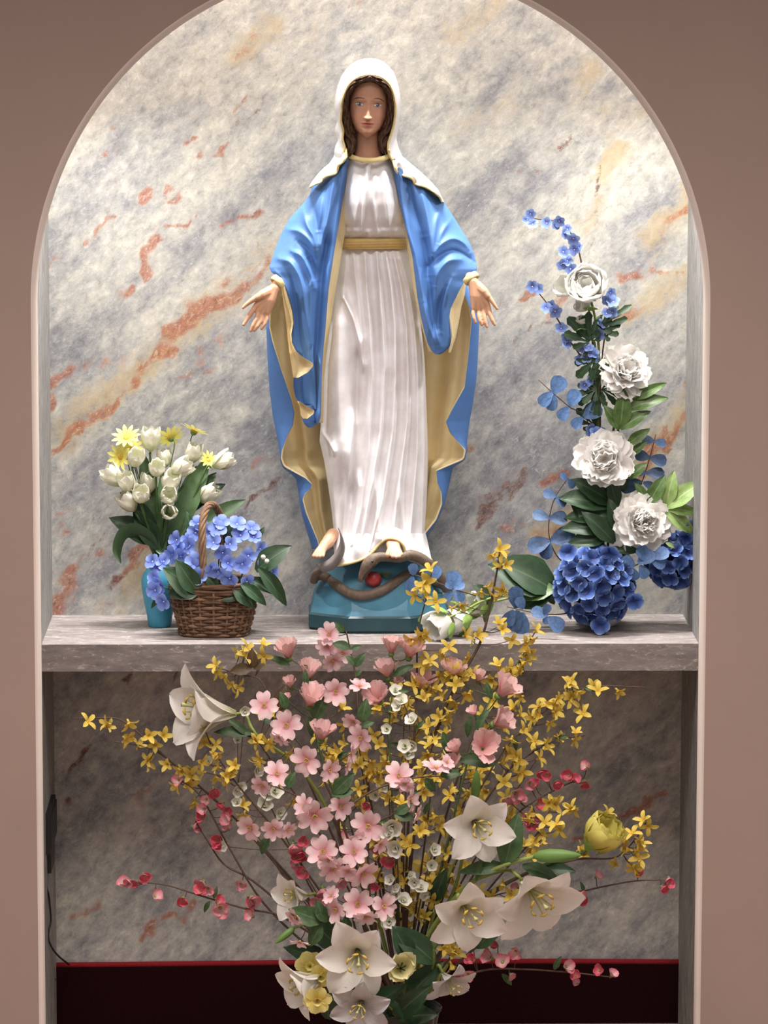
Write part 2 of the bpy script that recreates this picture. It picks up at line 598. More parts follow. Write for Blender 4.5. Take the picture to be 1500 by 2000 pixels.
GREY = [(110, 500, 170, 420, 26, .8), (170, 420, 250, 390, 22, .6), (180, 340, 240, 260, 22, .8), (230, 280, 400, 200, 14, .4), (350, 480, 420, 430, 24, .8), (420, 440, 560, 310, 24, .8), (470, 240, 530, 190, 14, .9), (110, 700, 250, 560, 34, .7), (250, 600, 400, 480, 26, .7), (120, 960, 330, 830, 30, .9),
        (330, 830, 520, 720, 32, 1), (300, 790, 480, 650, 18, .8), (440, 900, 560, 830, 30, .8), (170, 1060, 340, 960, 40, .5), (110, 1150, 260, 1060, 40, .5), (450, 1080, 600, 960, 60, .7), (560, 1180, 640, 1080, 60, .6), (880, 420, 1000, 330, 26, .7), (960, 330, 1010, 320, 16, .8), (1000, 400, 1110, 330, 22, .9), (1000, 230, 1110, 130, 14, .9),
        (950, 130, 1020, 40, 24, .7), (900, 150, 960, 60, 20, .6), (960, 210, 985, 160, 14, .8), (1100, 300, 1140, 260, 10, .5), (1160, 300, 1230, 240, 16, .6), (1250, 430, 1320, 360, 22, .8), (1200, 160, 1260, 220, 16, .7), (1030, 490, 1070, 440, 14, .7), (1220, 520, 1320, 490, 26, .8), (1180, 660, 1300, 590, 26, .6),
        (920, 800, 1060, 700, 60, .8), (880, 950, 1040, 850, 60, .9), (940, 1100, 1100, 980, 60, .8), (960, 620, 1010, 580, 30, .4), (1000, 850, 1100, 780, 50, .7), (1240, 830, 1340, 700, 30, .4), (560, 760, 640, 620, 50, .5), (860, 1050, 900, 980, 40, .7)]


def strokes(L):
    m = np.zeros_like(QX)
    wx = QX + 26 * (vnoise(QX / 36, QY / 36, 3) - .5) + 12 * (vnoise(QX / 13, QY / 13, 4) - .5)
    wy = QY + 26 * (vnoise(QX / 36, QY / 36, 5) - .5) + 12 * (vnoise(QX / 13, QY / 13, 6) - .5)
    for x0, y0, x1, y1, w, s in L:
        dx, dy = x1 - x0, y1 - y0
        q = max(dx * dx + dy * dy, 1e-6)
        t = np.clip(((wx - x0) * dx + (wy - y0) * dy) / q, 0, 1)
        dist = np.hypot(wx - x0 - t * dx, wy - y0 - t * dy)
        m = np.maximum(m, s * np.exp(-(dist / (w * 1.25)) ** 2))
    return m


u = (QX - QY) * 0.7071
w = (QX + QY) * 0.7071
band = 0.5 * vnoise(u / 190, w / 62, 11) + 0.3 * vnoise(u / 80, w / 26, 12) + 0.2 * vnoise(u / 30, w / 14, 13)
cream = np.clip(band * 1.15 - 0.52 * strokes(GREY) + np.interp(QY, [0, 300, 700, 1200, 1300, 1420], [0.20, 0.14, 0.0, -0.05, -0.12, -0.26]), 0, 1)  # greyer below the shelf too: the shade there is put into the paint colour
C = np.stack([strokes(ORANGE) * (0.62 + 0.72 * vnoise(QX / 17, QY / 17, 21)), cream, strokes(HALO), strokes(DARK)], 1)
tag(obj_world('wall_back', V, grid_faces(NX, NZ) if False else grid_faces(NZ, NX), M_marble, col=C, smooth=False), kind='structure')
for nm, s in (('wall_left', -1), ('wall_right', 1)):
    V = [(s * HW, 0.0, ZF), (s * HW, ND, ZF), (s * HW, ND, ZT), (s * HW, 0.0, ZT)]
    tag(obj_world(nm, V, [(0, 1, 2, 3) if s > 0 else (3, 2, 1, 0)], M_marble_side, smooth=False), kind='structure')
V, F = box(-HW, HW, 0.0, ND, ZT, ZT + 0.02)
tag(obj_world('ceiling', V, F, paint('cavity_ceiling', srgb(225, 222, 215)), smooth=False), kind='structure')
# lintel inside the cavity above the arch keeps the lamp out of sight
# shelf
SB = float(PV(724, 1311, 0.0)[2])
V, F = box(-HW, HW, 0.002, ND, SB, 0.0)
tag(obj_world('shelf', V, F, M_shelf, smooth=False), 'grey marbled stone shelf across the niche carrying the statue', 'shelf')

# floor, carpet skirting
tcp = NT('dark_carpet')
nz = tcp.noise(tcp.coords(), 900, 3)
tcp.bump(nz, 0.8, 0.004)
M_carpet = tcp.out(tcp.ramp(nz, [(0.35, srgb(26, 12, 14)), (0.7, srgb(58, 24, 28))]), 1.0, 0.05)
M_carpet_edge = paint('carpet_binding', srgb(132, 34, 40), 0.15, 0.95, 200, 0.3, 0.1)
tf = NT('speckled_floor')
nz = tf.noise(tf.coords(), 260, 2)
M_floor = tf.out(tf.ramp(nz, [(0.45, srgb(146, 124, 112)), (0.62, srgb(166, 140, 126)), (0.68, srgb(206, 180, 130))]), 0.9, 0.15)
V, F = box(-4.5, 4.5, -9.0, ND, ZF - 0.05, ZF)
tag(obj_world('floor', V, F, M_floor, smooth=False), kind='structure')
zc = float(PV(724, 1880, ND)[2])
V, F = box(-HW, HW, ND - 0.014, ND, ZF, zc)
base = tag(obj_world('baseboard_back', V, F, M_carpet, smooth=False), kind='structure')
xs = np.linspace(-HW, HW, 40)
pth = np.stack([xs, np.full(40, ND - 0.009), zc + 0.001 + 0.003 * np.sin(xs * 3 + 1)], 1)
V, F = tube(pth, 0.0065, 8)
obj_world('carpet_binding', V, F, M_carpet_edge, base)

# ------------------------------------------------------------------ statue


def curve_y(pts, ys, sm=9):
    """x as a function of y through (x, y) points, slightly smoothed"""
    p = sorted([(b, a) for a, b in pts])
    py = np.array([q[0] for q in p], float)
    pxx = np.array([q[1] for q in p], float)
    dense = np.arange(py[0] - 0.01, py[-1] + 1.0, 1.0)
    v = np.interp(dense, py, pxx)
    sm = min(sm, (len(dense) // 3) * 2 - 1)
    if sm > 1:
        k = np.hanning(sm + 2)[1:-1]
        k /= k.sum()
        pad = sm // 2
        e = np.concatenate([2 * v[0] - v[pad:0:-1], v, 2 * v[-1] - v[-2:-pad - 2:-1]])
        v = np.convolve(e, k, 'valid')
        v = np.interp(np.arange(len(dense)), np.linspace(0, len(dense) - 1, len(v)), v)
    return np.interp(ys, dense, v)


def sint(x, xs, ys, w=14.0):
    """np.interp with its corners rounded"""
    g = np.linspace(-2, 2, 9)
    k = np.exp(-g * g)
    k /= k.sum()
    x = np.asarray(x, float)
    return sum(kk * np.interp(x + gg * w / 2, xs, ys) for gg, kk in zip(g, k))


def ridges(px, py, R):
    """sum of fold ridges: (points, height in m, width in px[, end taper in px])"""
    h = np.zeros_like(px)
    for r in R:
        pts, amp, wd = r[:3]
        tp = r[3] if len(r) > 3 else 40
        y0, y1 = min(p[1] for p in pts), max(p[1] for p in pts)
        xc = curve_y(pts, py.ravel(), 25).reshape(py.shape)
        e = np.clip((py - y0 + tp) / tp, 0, 1) * np.clip((y1 + tp - py) / tp, 0, 1)
        e = e * e * (3 - 2 * e)
        d = (px - xc) / wd
        h += amp * e * np.exp(-np.abs(d) ** 1.6)
    return h


def folds_arc(px, py, R):
    """fold ridges of any direction: distance to a polyline"""
    h = np.zeros_like(px)
    for pts, amp, wd in R:
        p = smoothpath(pts, 24)
        best = np.full(px.shape, 1e9)
        bt = np.zeros(px.shape)
        for i in range(len(p) - 1):
            a, b = p[i], p[i + 1]
            dx, dy = b - a
            t = np.clip(((px - a[0]) * dx + (py - a[1]) * dy) / max(dx * dx + dy * dy, 1e-6), 0, 1)
            dd = np.hypot(px - a[0] - t * dx, py - a[1] - t * dy)
            m = dd < best
            best = np.where(m, dd, best)
            bt = np.where(m, (i + t) / (len(p) - 1), bt)
        e = np.sin(np.clip(bt, 0.03, 0.97) * PI) ** 0.45
        h += amp * e * np.exp(-np.abs(best / wd) ** 1.5)
    return h


def shell(PX, PY, YY, thick=0.004, back=None):
    """closed sheet from a grid of picture points with depth; front faces first, then back and rim"""
    nr, nc = PX.shape
    A = PV(PX, PY, YY).reshape(-1, 3)
    B = PV(PX, PY, (YY + thick) if back is None else back).reshape(-1, 3)
    V = np.vstack([A, B])
    o = nr * nc
    Ff = grid_faces(nr, nc)
    Fb = [(f[3] + o, f[2] + o, f[1] + o, f[0] + o) for f in Ff]
    rim = []
    loop = [j for j in range(nc)] + [i * nc + nc - 1 for i in range(1, nr)] + [(nr - 1) * nc + j for j in range(nc - 2, -1, -1)] + [i * nc for i in range(nr - 2, 0, -1)]
    for k in range(len(loop)):
        a, b = loop[k], loop[(k + 1) % len(loop)]
        rim.append((b, a, a + o, b + o))
    F = Ff + Fb + rim
    mi = [0] * len(Ff) + [1] * len(Fb) + [1] * len(rim)
    return V, F, mi


def span_patch(L, R, y0, y1, nr, nc, depth, thick=0.004, back=None, sm=9, over=0.0):
    ys = np.linspace(y0, y1, nr)
    xl, xr = curve_y(L, ys, sm) - over, curve_y(R, ys, sm) + over
    s = np.linspace(0, 1, nc)
    PX = xl[:, None] * (1 - s) + xr[:, None] * s
    PY = np.repeat(ys[:, None], nc, 1)
    YY = depth(PX, PY, np.repeat(s[None, :], nr, 0))
    return shell(PX, PY, YY, thick, None if back is None else np.broadcast_to(back, PX.shape))


M_white = NT('statue_white')
_n = M_white.noise(M_white.coords(), 25, 4)
M_white = M_white.out(M_white.ramp(_n, [(0.35, srgb(226, 222, 224)), (0.65, srgb(240, 239, 242))]), 0.42, 0.45, coat=0.12)
M_blue = paint('statue_blue', srgb(82, 123, 184), 0.10, 0.5, 12, 0, 0.35)
M_tan = paint('statue_cream_lining', srgb(224, 206, 162), 0.08, 0.55, 18, 0, 0.35)
M_gold = paint('statue_gold_trim', srgb(226, 206, 146), 0.12, 0.5, 60, 0, 0.4)
M_belt = paint('statue_belt_gold', srgb(206, 176, 112), 0.12, 0.5, 40, 0, 0.4)
M_skin = attr_mat('statue_skin', 0.42, 0.4, 0.1)
M_skin_plain = paint('statue_skin_hands', srgb(198, 152, 122), 0.06, 0.45, 40, 0, 0.4)
_t = NT('statue_hair')
_n = _t.noise(_t.coords(scale=(1, 1, 0.15)), 260, 4)
_t.bump(_n, 0.6, 0.003)
M_hair = _t.out(_t.ramp(_n, [(0.35, srgb(58, 40, 30)), (0.7, srgb(112, 84, 62))]), 0.5, 0.4)
M_snake = paint('statue_serpent_brown', srgb(104, 88, 76), 0.28, 0.55, 120, 0.35, 0.4)
M_globe = paint('statue_globe_blue', srgb(70, 122, 146), 0.22, 0.5, 9, 0, 0.4)
M_plinth = paint('statue_plinth_teal', srgb(38, 72, 80), 0.15, 0.4, 15, 0, 0.5)
M_moon = paint('statue_moon_grey', srgb(128, 122, 122), 0.15, 0.5, 30, 0, 0.4)
M_apple = paint('statue_apple_red', srgb(158, 52, 52), 0.2, 0.4, 70, 0, 0.5)
M_sleaf = paint('statue_leaf_green', srgb(88, 118, 98), 0.2, 0.5, 60, 0.3, 0.4)

ST = thing('statue', (0.0, 0.25, 0.0), 'painted statue of a robed woman with open hands on a blue globe', 'statue')
ST_PX = 722

# ---- gown: skirt
SK_L = [(668, 478), (663, 500), (655, 550), (645, 600), (638, 650), (631, 700), (628, 760), (627, 820), (624, 862), (633, 900), (641, 950), (648, 1000), (652, 1040), (652, 1070), (652, 1104)]
SK_R = [(798, 478), (801, 500), (808, 550), (817, 600), (824, 650), (829, 700), (832, 760), (834, 820), (836, 880), (835, 940), (832, 1000), (829, 1040), (832, 1070), (845, 1104)]
SK_RIDGE = [([(712, 486), (716, 560), (723, 640), (727, 740), (719, 884), (706, 992), (690, 1064)], .020, 7.5),
            ([(735, 484), (742, 560), (748, 640), (752, 720), (744, 848), (722, 974), (704, 1070)], .022, 7.0),
            ([(752, 484), (764, 560), (772, 640), (773, 740), (767, 848), (748, 974), (722, 1075)], .022, 7.5),
            ([(766, 484), (783, 560), (794, 640), (798, 740), (795, 830), (779, 956), (768, 1040)], .022, 7.0),
            ([(778, 490), (798, 560), (810, 640), (816, 740), (815, 884), (806, 992), (800, 1060)], .020, 6.5),
            ([(822, 680), (827, 760), (829, 884), (825, 992), (824, 1080)], .012, 6),
            ([(672, 582), (690, 622), (702, 667), (709, 710)], .012, 5, 24),
            ([(690, 486), (694, 540), (702, 600), (708, 660)], .010, 6),
            ([(676, 486), (674, 530), (668, 580)], .008, 6),
            ([(662, 640), (660, 740), (664, 830), (668, 880)], .030, 26, 90),
            ([(650, 880), (652, 960), (657, 1040), (660, 1095)], .014, 8),
            ([(690, 830), (684, 900), (674, 980), (668, 1060)], .016, 8),
            ([(700, 950), (694, 1010), (680, 1085)], .012, 7),
            ([(735, 960), (738, 1010), (742, 1050)], .012, 7),
            ([(782, 980), (790, 1040), (800, 1090)], .012, 7),
            ([(699, 700), (696, 800), (692, 900), (686, 960)], -.012, 6),
            ([(630, 846), (640, 860), (652, 880)], .008, 5, 15)]


def skirt_depth(px, py, s):
    yc = sint(py, [470, 520, 600, 700, 850, 1000, 1104], [.205, .196, .188, .182, .178, .168, .150])
    bul = sint(py, [470, 520, 700, 1104], [.040, .050, .055, .060])
    e = np.abs(2 * s - 1)
    return yc + bul * (1 - np.sqrt(np.clip(1 - e ** 2 * 0.98, 0, 1))) - 1.25 * ridges(px, py, SK_RIDGE) * np.clip((py - 484) / 22, 0, 1) ** .7


V, F, mi = span_patch(SK_L, SK_R, 480, 1078, 330, 190, skirt_depth, back=0.300)
gown = obj_world('gown_skirt', V, F, [M_white, M_white], ST, midx=mi)
# hem that spreads on the globe, edged with gold
hem = [(652, 1100, .150), (660, 1104, .135), (690, 1098, .128), (712, 1090, .128), (728, 1078, .13), (742, 1062, .128), (757, 1052, .122), (775, 1054, .120), (788, 1066, .125),
       (792, 1080, .13), (806, 1086, .135), (822, 1090, .14), (843, 1094, .16)]
hp = smoothpath([PV(*h) for h in hem], 60)
# skirt foot: fabric between a line on the skirt and the hem
tx = np.interp(np.linspace(0, 1, 60), np.linspace(0, 1, 13), (654, 662, 690, 708, 722, 735, 750, 768, 780, 792, 806, 820, 831))
ty = np.full(60, 1040.0) - 12 * np.exp(-((tx - 768) / 22) ** 2)
ts_ = (tx - curve_y(SK_L, ty)) / (curve_y(SK_R, ty) - curve_y(SK_L, ty))
top = PV(tx, ty, skirt_depth(tx, ty, ts_) + .002)
rows = []
for k in range(9):
    t = k / 8
    rows.append(top * (1 - t) + hp * t + np.array([0, -0.006 * math.sin(PI * t), 0]) + (np.sin(np.arange(60) * .9)[:, None] * np.array([0, .003, 0])) * math.sin(PI * t))
V = np.vstack(rows)
V2 = V + np.array([0, 0.02, 0.001])
nf = grid_faces(9, 60)
obj_world('gown_hem', np.vstack([V, V2]), nf + [(f[3] + len(V), f[2] + len(V), f[1] + len(V), f[0] + len(V)) for f in nf], M_white, ST)
V, F = tube(hp, 0.0032, 6)
obj_world('hem_trim', V, F, M_gold, ST)

# ---- gown: bodice
BO_L = [(676, 303), (672, 340), (668, 380), (666, 420), (668, 470)]
BO_R = [(766, 303), (776, 340), (784, 380), (792, 420), (797, 470)]
BO_R2 = [([(718, 325), (712, 390), (707, 452)], .014, 5.5, 14), ([(732, 350), (729, 390), (738, 455)], .013, 5, 14), ([(705, 350), (700, 400), (690, 450)], .008, 6, 20),
         ([(752, 345), (756, 400), (762, 450)], .009, 6, 20), ([(690, 330), (688, 380), (690, 420)], .012, 15, 40), ([(752, 330), (754, 380), (756, 420)], .012, 15, 40),
         ([(696, 452), (696, 458)], .010, 10, 10), ([(720, 454), (722, 460)], .010, 6, 9), ([(750, 452), (750, 458)], .010, 11, 10), ([(776, 452), (776, 458)], .009, 8, 10), ([(678, 452), (678, 458)], .008, 6, 10)]


def bodice_depth(px, py, s):
    yc = sint(py, [303, 330, 370, 400, 430, 455, 470], [.200, .184, .164, .161, .168, .184, .198])
    e = np.abs(2 * s - 1)
    return yc + .05 * (1 - np.sqrt(np.clip(1 - e ** 2 * 0.95, 0, 1))) - ridges(px, py, BO_R2)


V, F, mi = span_patch(BO_L, BO_R, 305, 472, 130, 110, bodice_depth, back=0.29)
# cut the neckline: push the top middle down along a curve
obj_world('gown_bodice', V, F, [M_white, M_white], ST, midx=mi)
# belt
V, F, mi = span_patch([(664, 458), (663, 478), (664, 494)], [(794, 458), (797, 476), (799, 492)], 466, 487, 12, 60,
                      lambda px, py, s: .186 + .045 * (1 - np.sqrt(np.clip(1 - (2 * s - 1) ** 2 * .95, 0, 1))) - .004 * np.sin((py - 462) / 24 * PI) - .0012 * np.sin(py * 1.2 + px * .02), back=0.28)
# the belt sags a little to the middle
obj_world('belt', V, F, [M_belt, M_belt], ST, midx=mi)

# ---- neck, head, face


def face_y(px, py):
    """depth of the face surface, head slightly tilted"""
    ang = 0.05
    x = (px - 719.5) * math.cos(ang) + (py - 215) * math.sin(ang)
    y = (py - 215) * math.cos(ang) - (px - 719.5) * math.sin(ang) + 215
    hw = np.interp(y, [148, 158, 172, 190, 210, 228, 242, 252, 259, 264, 268], [26, 31, 35, 37.5, 37.5, 35, 30, 24, 17, 10, 6])
    s = np.clip(np.abs(x) / (hw + 1.5), 0, 1)
    base = np.interp(y, [140, 150, 160, 172, 185, 200, 215, 240, 252, 259, 263, 268, 272], [.195, .182, .172, .165, .162, .161, .161, .160, .160, .162, .168, .180, .195])
    d = base + .058 * (1 - np.sqrt(np.clip(1 - s ** 2.2 * .98, 0, 1)))

    def g(cx, cy, sx, sy, a):
        return a * np.exp(-((x - cx) / sx) ** 2 - ((y - cy) / sy) ** 2)
    # nose
    nt = np.clip((y - 200) / 31, 0, 1)
    nh = .003 + .0070 * nt ** 1.2
    nose = nh * np.exp(-(np.abs(x) / (3.3 + 2.0 * nt)) ** 2.4) * np.clip((y - 192) / 10, 0, 1) * np.clip((235.5 - y) / 3.2, 0, 1)
    f = nose + g(-6, 230.5, 3.2, 3.2, .0048) + g(6, 230.5, 3.2, 3.2, .0048)
    f += g(-18, 195, 12, 4, .003) + g(18, 195, 12, 4, .003)
    f += g(-17.5, 203.5, 11, 5.5, -.0062) + g(17.5, 203.5, 11, 5.5, -.0062)
    f += g(-18.5, 204, 7.5, 4.2, .0048) + g(18.5, 204, 7.5, 4.2, .0048)
    f += g(-20, 228, 12, 13, .0035) + g(20, 228, 12, 13, .0035)
    f += g(0, 241, 13, 8, .0038)
    f += g(-3, 239.6, 4.5, 1.9, .0030) + g(3, 239.6, 4.5, 1.9, .0030) + g(0, 245.2, 7.5, 2.3, .0042)
    f += g(0, 242.2, 11.5, 0.9, -.0032) + g(0, 249.8, 9, 2.2, -.0030) + g(0, 236.6, 1.8, 2.4, -.0015)
    f += g(0, 257.5, 9, 5.5, .0060)
    return d - f


ys = np.linspace(148, 270, 190)
s = np.sin(np.linspace(-PI / 2 * .97, PI / 2 * .97, 130))
hw = np.interp(ys, [148, 158, 172, 190, 210, 228, 242, 252, 259, 264, 270], [27, 33, 37, 39, 39, 36.5, 31.5, 25.5, 18, 11, 7])
cxs = 719.5 - (ys - 215) * 0.05
PX = cxs[:, None] + hw[:, None] * s[None, :]
PY = np.repeat(ys[:, None], 130, 1)
YY = face_y(PX, PY)
V = PV(PX, PY, YY).reshape(-1, 3)
x, y = PX.ravel() - 719.5 + (PY.ravel() - 215) * .05, PY.ravel() - (PX.ravel() - 719.5) * .05
skin = np.array(srgb(212, 160, 132)[:3])
C = np.repeat(skin[None, :], len(V), 0)


def blend(C, m, c):
    return C * (1 - m[:, None]) + np.array(c[:3]) * m[:, None]


C = blend(C, .45 * np.exp(-((np.abs(x) - 22) / 11) ** 2 - ((y - 228) / 10) ** 2), srgb(222, 146, 128))
lipm = np.clip(1.25 - (np.abs(x) / 12.5) ** 2 - ((y - 242.2) / np.where(y < 242.2, 3.8, 4.6)) ** 2, 0, 1)
C = blend(C, np.clip(lipm * 2.2, 0, 1) * .75, srgb(196, 104, 92))
C = blend(C, np.exp(-(x / 10.5) ** 4 - ((y - 242.2) / .7) ** 2) * .7, srgb(126, 62, 56))
C = blend(C, .35 * np.exp(-((np.abs(x) - 17) / 9) ** 2 - ((y - 200) / 3.5) ** 2), srgb(150, 104, 84))
C = blend(C, .5 * np.exp(-((np.abs(x) - 3) / 1.6) ** 2 - ((y - 234) / 1.2) ** 2), srgb(120, 76, 62))
# neck, joined to the same figure
ny = np.linspace(246, 322, 40)
na = np.linspace(-PI, PI, 49)[:-1]
nw = np.interp(ny, [246, 270, 290, 304, 314, 322], [25, 24, 25, 29, 38, 42])
nr = np.interp(ny, [246, 290, 304, 322], [.030, .030, .034, .040])
nyc = np.interp(ny, [246, 290, 322], [.226, .222, .228])
NPX = 718.5 + nw[:, None] * np.sin(na)[None, :]
NPY = np.repeat(ny[:, None], 48, 1)
NYY = nyc[:, None] - nr[:, None] * np.cos(na)[None, :]
Vn = PV(NPX, NPY, NYY).reshape(-1, 3)
Fn = grid_faces(40, 48, True, len(V))
Cn = np.repeat(np.array(srgb(206, 156, 128)[:3])[None, :], len(Vn), 0)
# back of the head
Ve, Fe = ellipsoid(PV(720, 205, .235), (.040, .055, .062), 14, 20)
Ce = np.repeat(np.array(srgb(80, 58, 44)[:3])[None, :], len(Ve), 0)
head = obj_world('head', np.vstack([V, Vn, Ve]), grid_faces(190, 130) + Fn + [tuple(i + len(V) + len(Vn) for i in f) for f in Fe], M_skin, ST, col=np.vstack([C, Cn, Ce]))

# eyes and brows follow the face
M_eye = attr_mat('statue_eye', 0.2, 0.6, 0.3, 0.0)
for sx, ex, ey in ((-1, 701.2, 203.6), (1, 737.8, 205.8)):
    w, h = 8.8, 3.9
    un, vn = 36, 22
    a = np.linspace(-1, 1, un)
    up = ey - h * (1 - np.abs(a) ** 2.2) * (1.0)
    lo = ey + h * .72 * (1 - np.abs(a) ** 2.0)
    t = np.linspace(0, 1, vn)[:, None]
    tilt = -0.06 * sx
    EX = ex + w * np.repeat(a[None, :], vn, 0)
    EY = up[None, :] * (1 - t) + lo[None, :] * t + (EX - ex) * (0.05 + tilt)
    EYY = face_y(EX, EY) - .0012
    V = PV(EX, EY, EYY).reshape(-1, 3)
    r = np.hypot(EX - ex - 0.4, (EY - ey) - .2).ravel()
    c = np.repeat(np.array(srgb(226, 218, 212)[:3])[None, :], len(V), 0)
    c = blend(c, np.clip((4.1 - r) / .6, 0, 1), srgb(74, 88, 130))
    c = blend(c, np.clip((1.9 - r) / .5, 0, 1), srgb(18, 16, 24))
    tt = np.repeat(t, un, 1).ravel()
    c = blend(c, np.clip((.22 - tt) / .1, 0, 1), srgb(58, 38, 34))
    c = blend(c, np.clip((tt - .9) / .1, 0, 1) * .6, srgb(120, 80, 70))
    c = blend(c, np.clip((np.hypot(EX - ex + 1, EY - ey + 1.2).ravel() < .8) * 1.0, 0, 1), (1, 1, 1))
    obj_world('eye', V, grid_faces(vn, un), M_eye, ST, col=c)
M_brow = paint('statue_brow', srgb(92, 60, 48), .05, .6)
for pts in ([(691.5, 194.0), (697, 191.6), (704, 191.2), (712.5, 192.8)], [(729.6, 193.6), (737, 192.8), (744, 194.4), (749.5, 198.0)]):
    p = smoothpath(pts, 16)
    V, F = tube(PV(p[:, 0], p[:, 1], face_y(p[:, 0], p[:, 1]) + .0002), np.interp(np.linspace(0, 1, 16), [0, .4, 1], [.0006, .0013, .0006]), 6)
    obj_world('eyebrow', V, F, M_brow, ST)

# hair: locks running from the parting down both sides
HI_L = [(723, 158), (712, 160), (700, 165), (688, 177), (682, 190), (680, 205), (682, 223), (686, 242), (691, 258), (693, 270), (693, 290), (686, 304)]
HO_L = [(722, 143), (706, 146), (690, 155), (678, 170), (670, 187), (667, 205), (666, 226), (667, 246), (669, 262), (671, 276), (673, 292), (675, 308)]
HI_R = [(723, 158), (731, 160), (739, 164), (750, 174), (756, 186), (758, 200), (757, 216), (754, 232), (747, 248), (742, 262), (741, 286), (748, 300)]
HO_R = [(722, 143), (737, 146), (751, 154), (763, 168), (770, 184), (773, 202), (773, 222), (770, 242), (766, 258), (763, 272), (760, 288), (757, 303)]
for HI, HO in ((HI_L, HO_L), (HI_R, HO_R)):
    n = 90
    a, b = smoothpath(HI, n), smoothpath(HO, n)
    m = 26
    t = np.linspace(-.12, 1.15, m)[None, :]
    PX = a[:, :1] * (1 - t) + b[:, :1] * t
    PY = a[:, 1:] * (1 - t) + b[:, 1:] * t
    u = np.linspace(0, 1, n)[:, None]
    base = np.interp(u, [0, .25, .5, .75, 1], [.164, .172, .186, .196, .192])
    bulge = .014 * np.sqrt(np.clip(1 - (2 * np.clip(t, 0, 1) - 1) ** 2, 0, 1))
    lock = .0030 * np.sin(t * 15 + 4.5 * np.sin(u * 16)) + .0022 * np.sin(u * 46 + t * 9)
    YY = base - bulge - lock * np.clip(u * 4 + .4, 0, 1) + .02 * np.clip(-t, 0, 1) + .05 * np.clip(t - .75, 0, 1)
    V, F, mi = shell(PX, PY, YY, .014)
    obj_world('hair', V, F, [M_hair, M_hair], ST, midx=mi)

# ---- veil: hood plus the two falls over the shoulders
VI = [(674, 314), (671, 300), (673, 288), (669, 272), (670, 255), (666, 236), (667, 214), (668, 200), (674, 181), (684, 163), (700, 151), (720, 146), (742, 150), (759, 163), (768, 183), (772, 208), (771, 232), (767, 252), (762, 268), (758, 284), (760, 300), (766, 312)]
VO = [(660, 314), (655, 301), (656, 288), (661, 272), (656, 255), (660, 236), (655, 216), (656, 196), (661, 170), (671, 146), (690, 125), (716, 116), (743, 120), (763, 137), (774, 160), (780, 190), (781, 216), (778, 236), (776, 254), (773, 268), (776, 286), (784, 306)]
n = 150
a, b = smoothpath(VI, n), smoothpath(VO, n)
u = np.linspace(0, 1, n)
yi = np.interp(u, [0, .2, .4, .5, .6, .8, 1], [.176, .178, .168, .160, .168, .178, .176])
rows = []
m = 30
for k in range(m):
    t = k / (m - 1)
    if t < .55:
        q = t / .55
        e = math.sin(q * PI / 2)
        X = a[:, 0] * (1 - e) + b[:, 0] * e
        Yp = a[:, 1] * (1 - e) + b[:, 1] * e
        D = yi + (.235 - yi) * (1 - math.cos(q * PI / 2))
    else:
        q = (t - .55) / .45
        e = 1 - math.cos(q * PI / 2)
        X = b[:, 0] * (1 - e * .8) + 720 * e * .8
        Yp = b[:, 1] * (1 - e * .6) + np.maximum(b[:, 1], 230) * e * .6
        D = .235 + (.300 - .235) * math.sin(q * PI / 2) + 0 * yi
    rows.append((X, Yp, D))
PX = np.array([r[0] for r in rows])
PY = np.array([r[1] for r in rows])
YY = np.array([r[2] for r in rows])
V = PV(PX, PY, YY).reshape(-1, 3)
veil = obj_world('veil', V, grid_faces(m, n), [M_white], ST)
sm = veil.modifiers.new('thickness', 'SOLIDIFY')
sm.thickness = .004
sm.offset = 0
V, F = tube(PV(a[:, 0], a[:, 1], yi - .001), .0026, 6)
obj_world('veil_trim', V, F, M_gold, ST)

for L, R, y0, y1, f in (([(656, 286), (652, 305), (644, 318), (630, 330), (619, 342), (610, 354), (603, 366)], [(675, 286), (677, 306), (671, 315), (661, 322), (659, 332), (655, 340), (638, 344), (630, 350), (626, 357), (612, 361), (605, 367)], 290, 366, -1),
                        ([(758, 290), (765, 308), (769, 318), (772, 330), (779, 341), (798, 345), (806, 350), (810, 360), (828, 364), (850, 376), (858, 384), (864, 395)], [(776, 290), (787, 306), (801, 318), (820, 334), (840, 353), (856, 371), (868, 396)], 292, 395, 1)):
    def dv(px, py, s, f=f):
        yc = np.interp(py, [286, 320, 345, 400], [.182, .172, .172, .178])
        wav = .009 * np.sin(px * .17 + py * .10 + 1) + .003 * np.sin(px * .36 - py * .15)
        sil = s if f > 0 else 1 - s
        return yc - wav * .8 + .05 * np.clip(sil, 0, 1) ** 3 + .0
    V, F, mi = span_patch(L, R, y0, y1, 80, 40, dv, .012, sm=4)
    vf = obj_world('veil_fall', V, F, [M_white, M_gold], ST, midx=mi)
    ys = np.linspace(y0, y1, 50)
    edge = L if f > 0 else R
    ex = curve_y(edge, ys, 4)
    V, F = tube(PV(ex, ys, dv(ex, ys, np.full(50, 0.0 if f > 0 else 1.0)) - .001), .0026, 6)
    obj_world('veil_trim', V, F, M_gold, vf)
# collar
p = smoothpath([(679, 300, .196), (686, 306, .184), (702, 311, .172), (722, 313, .168), (742, 311, .172), (757, 306, .182), (765, 300, .196)], 40)
V, F = tube(PV(p[:, 0], p[:, 1], p[:, 2]), .0055, 8, flat=.5)
obj_world('collar', V, F, M_gold, ST)

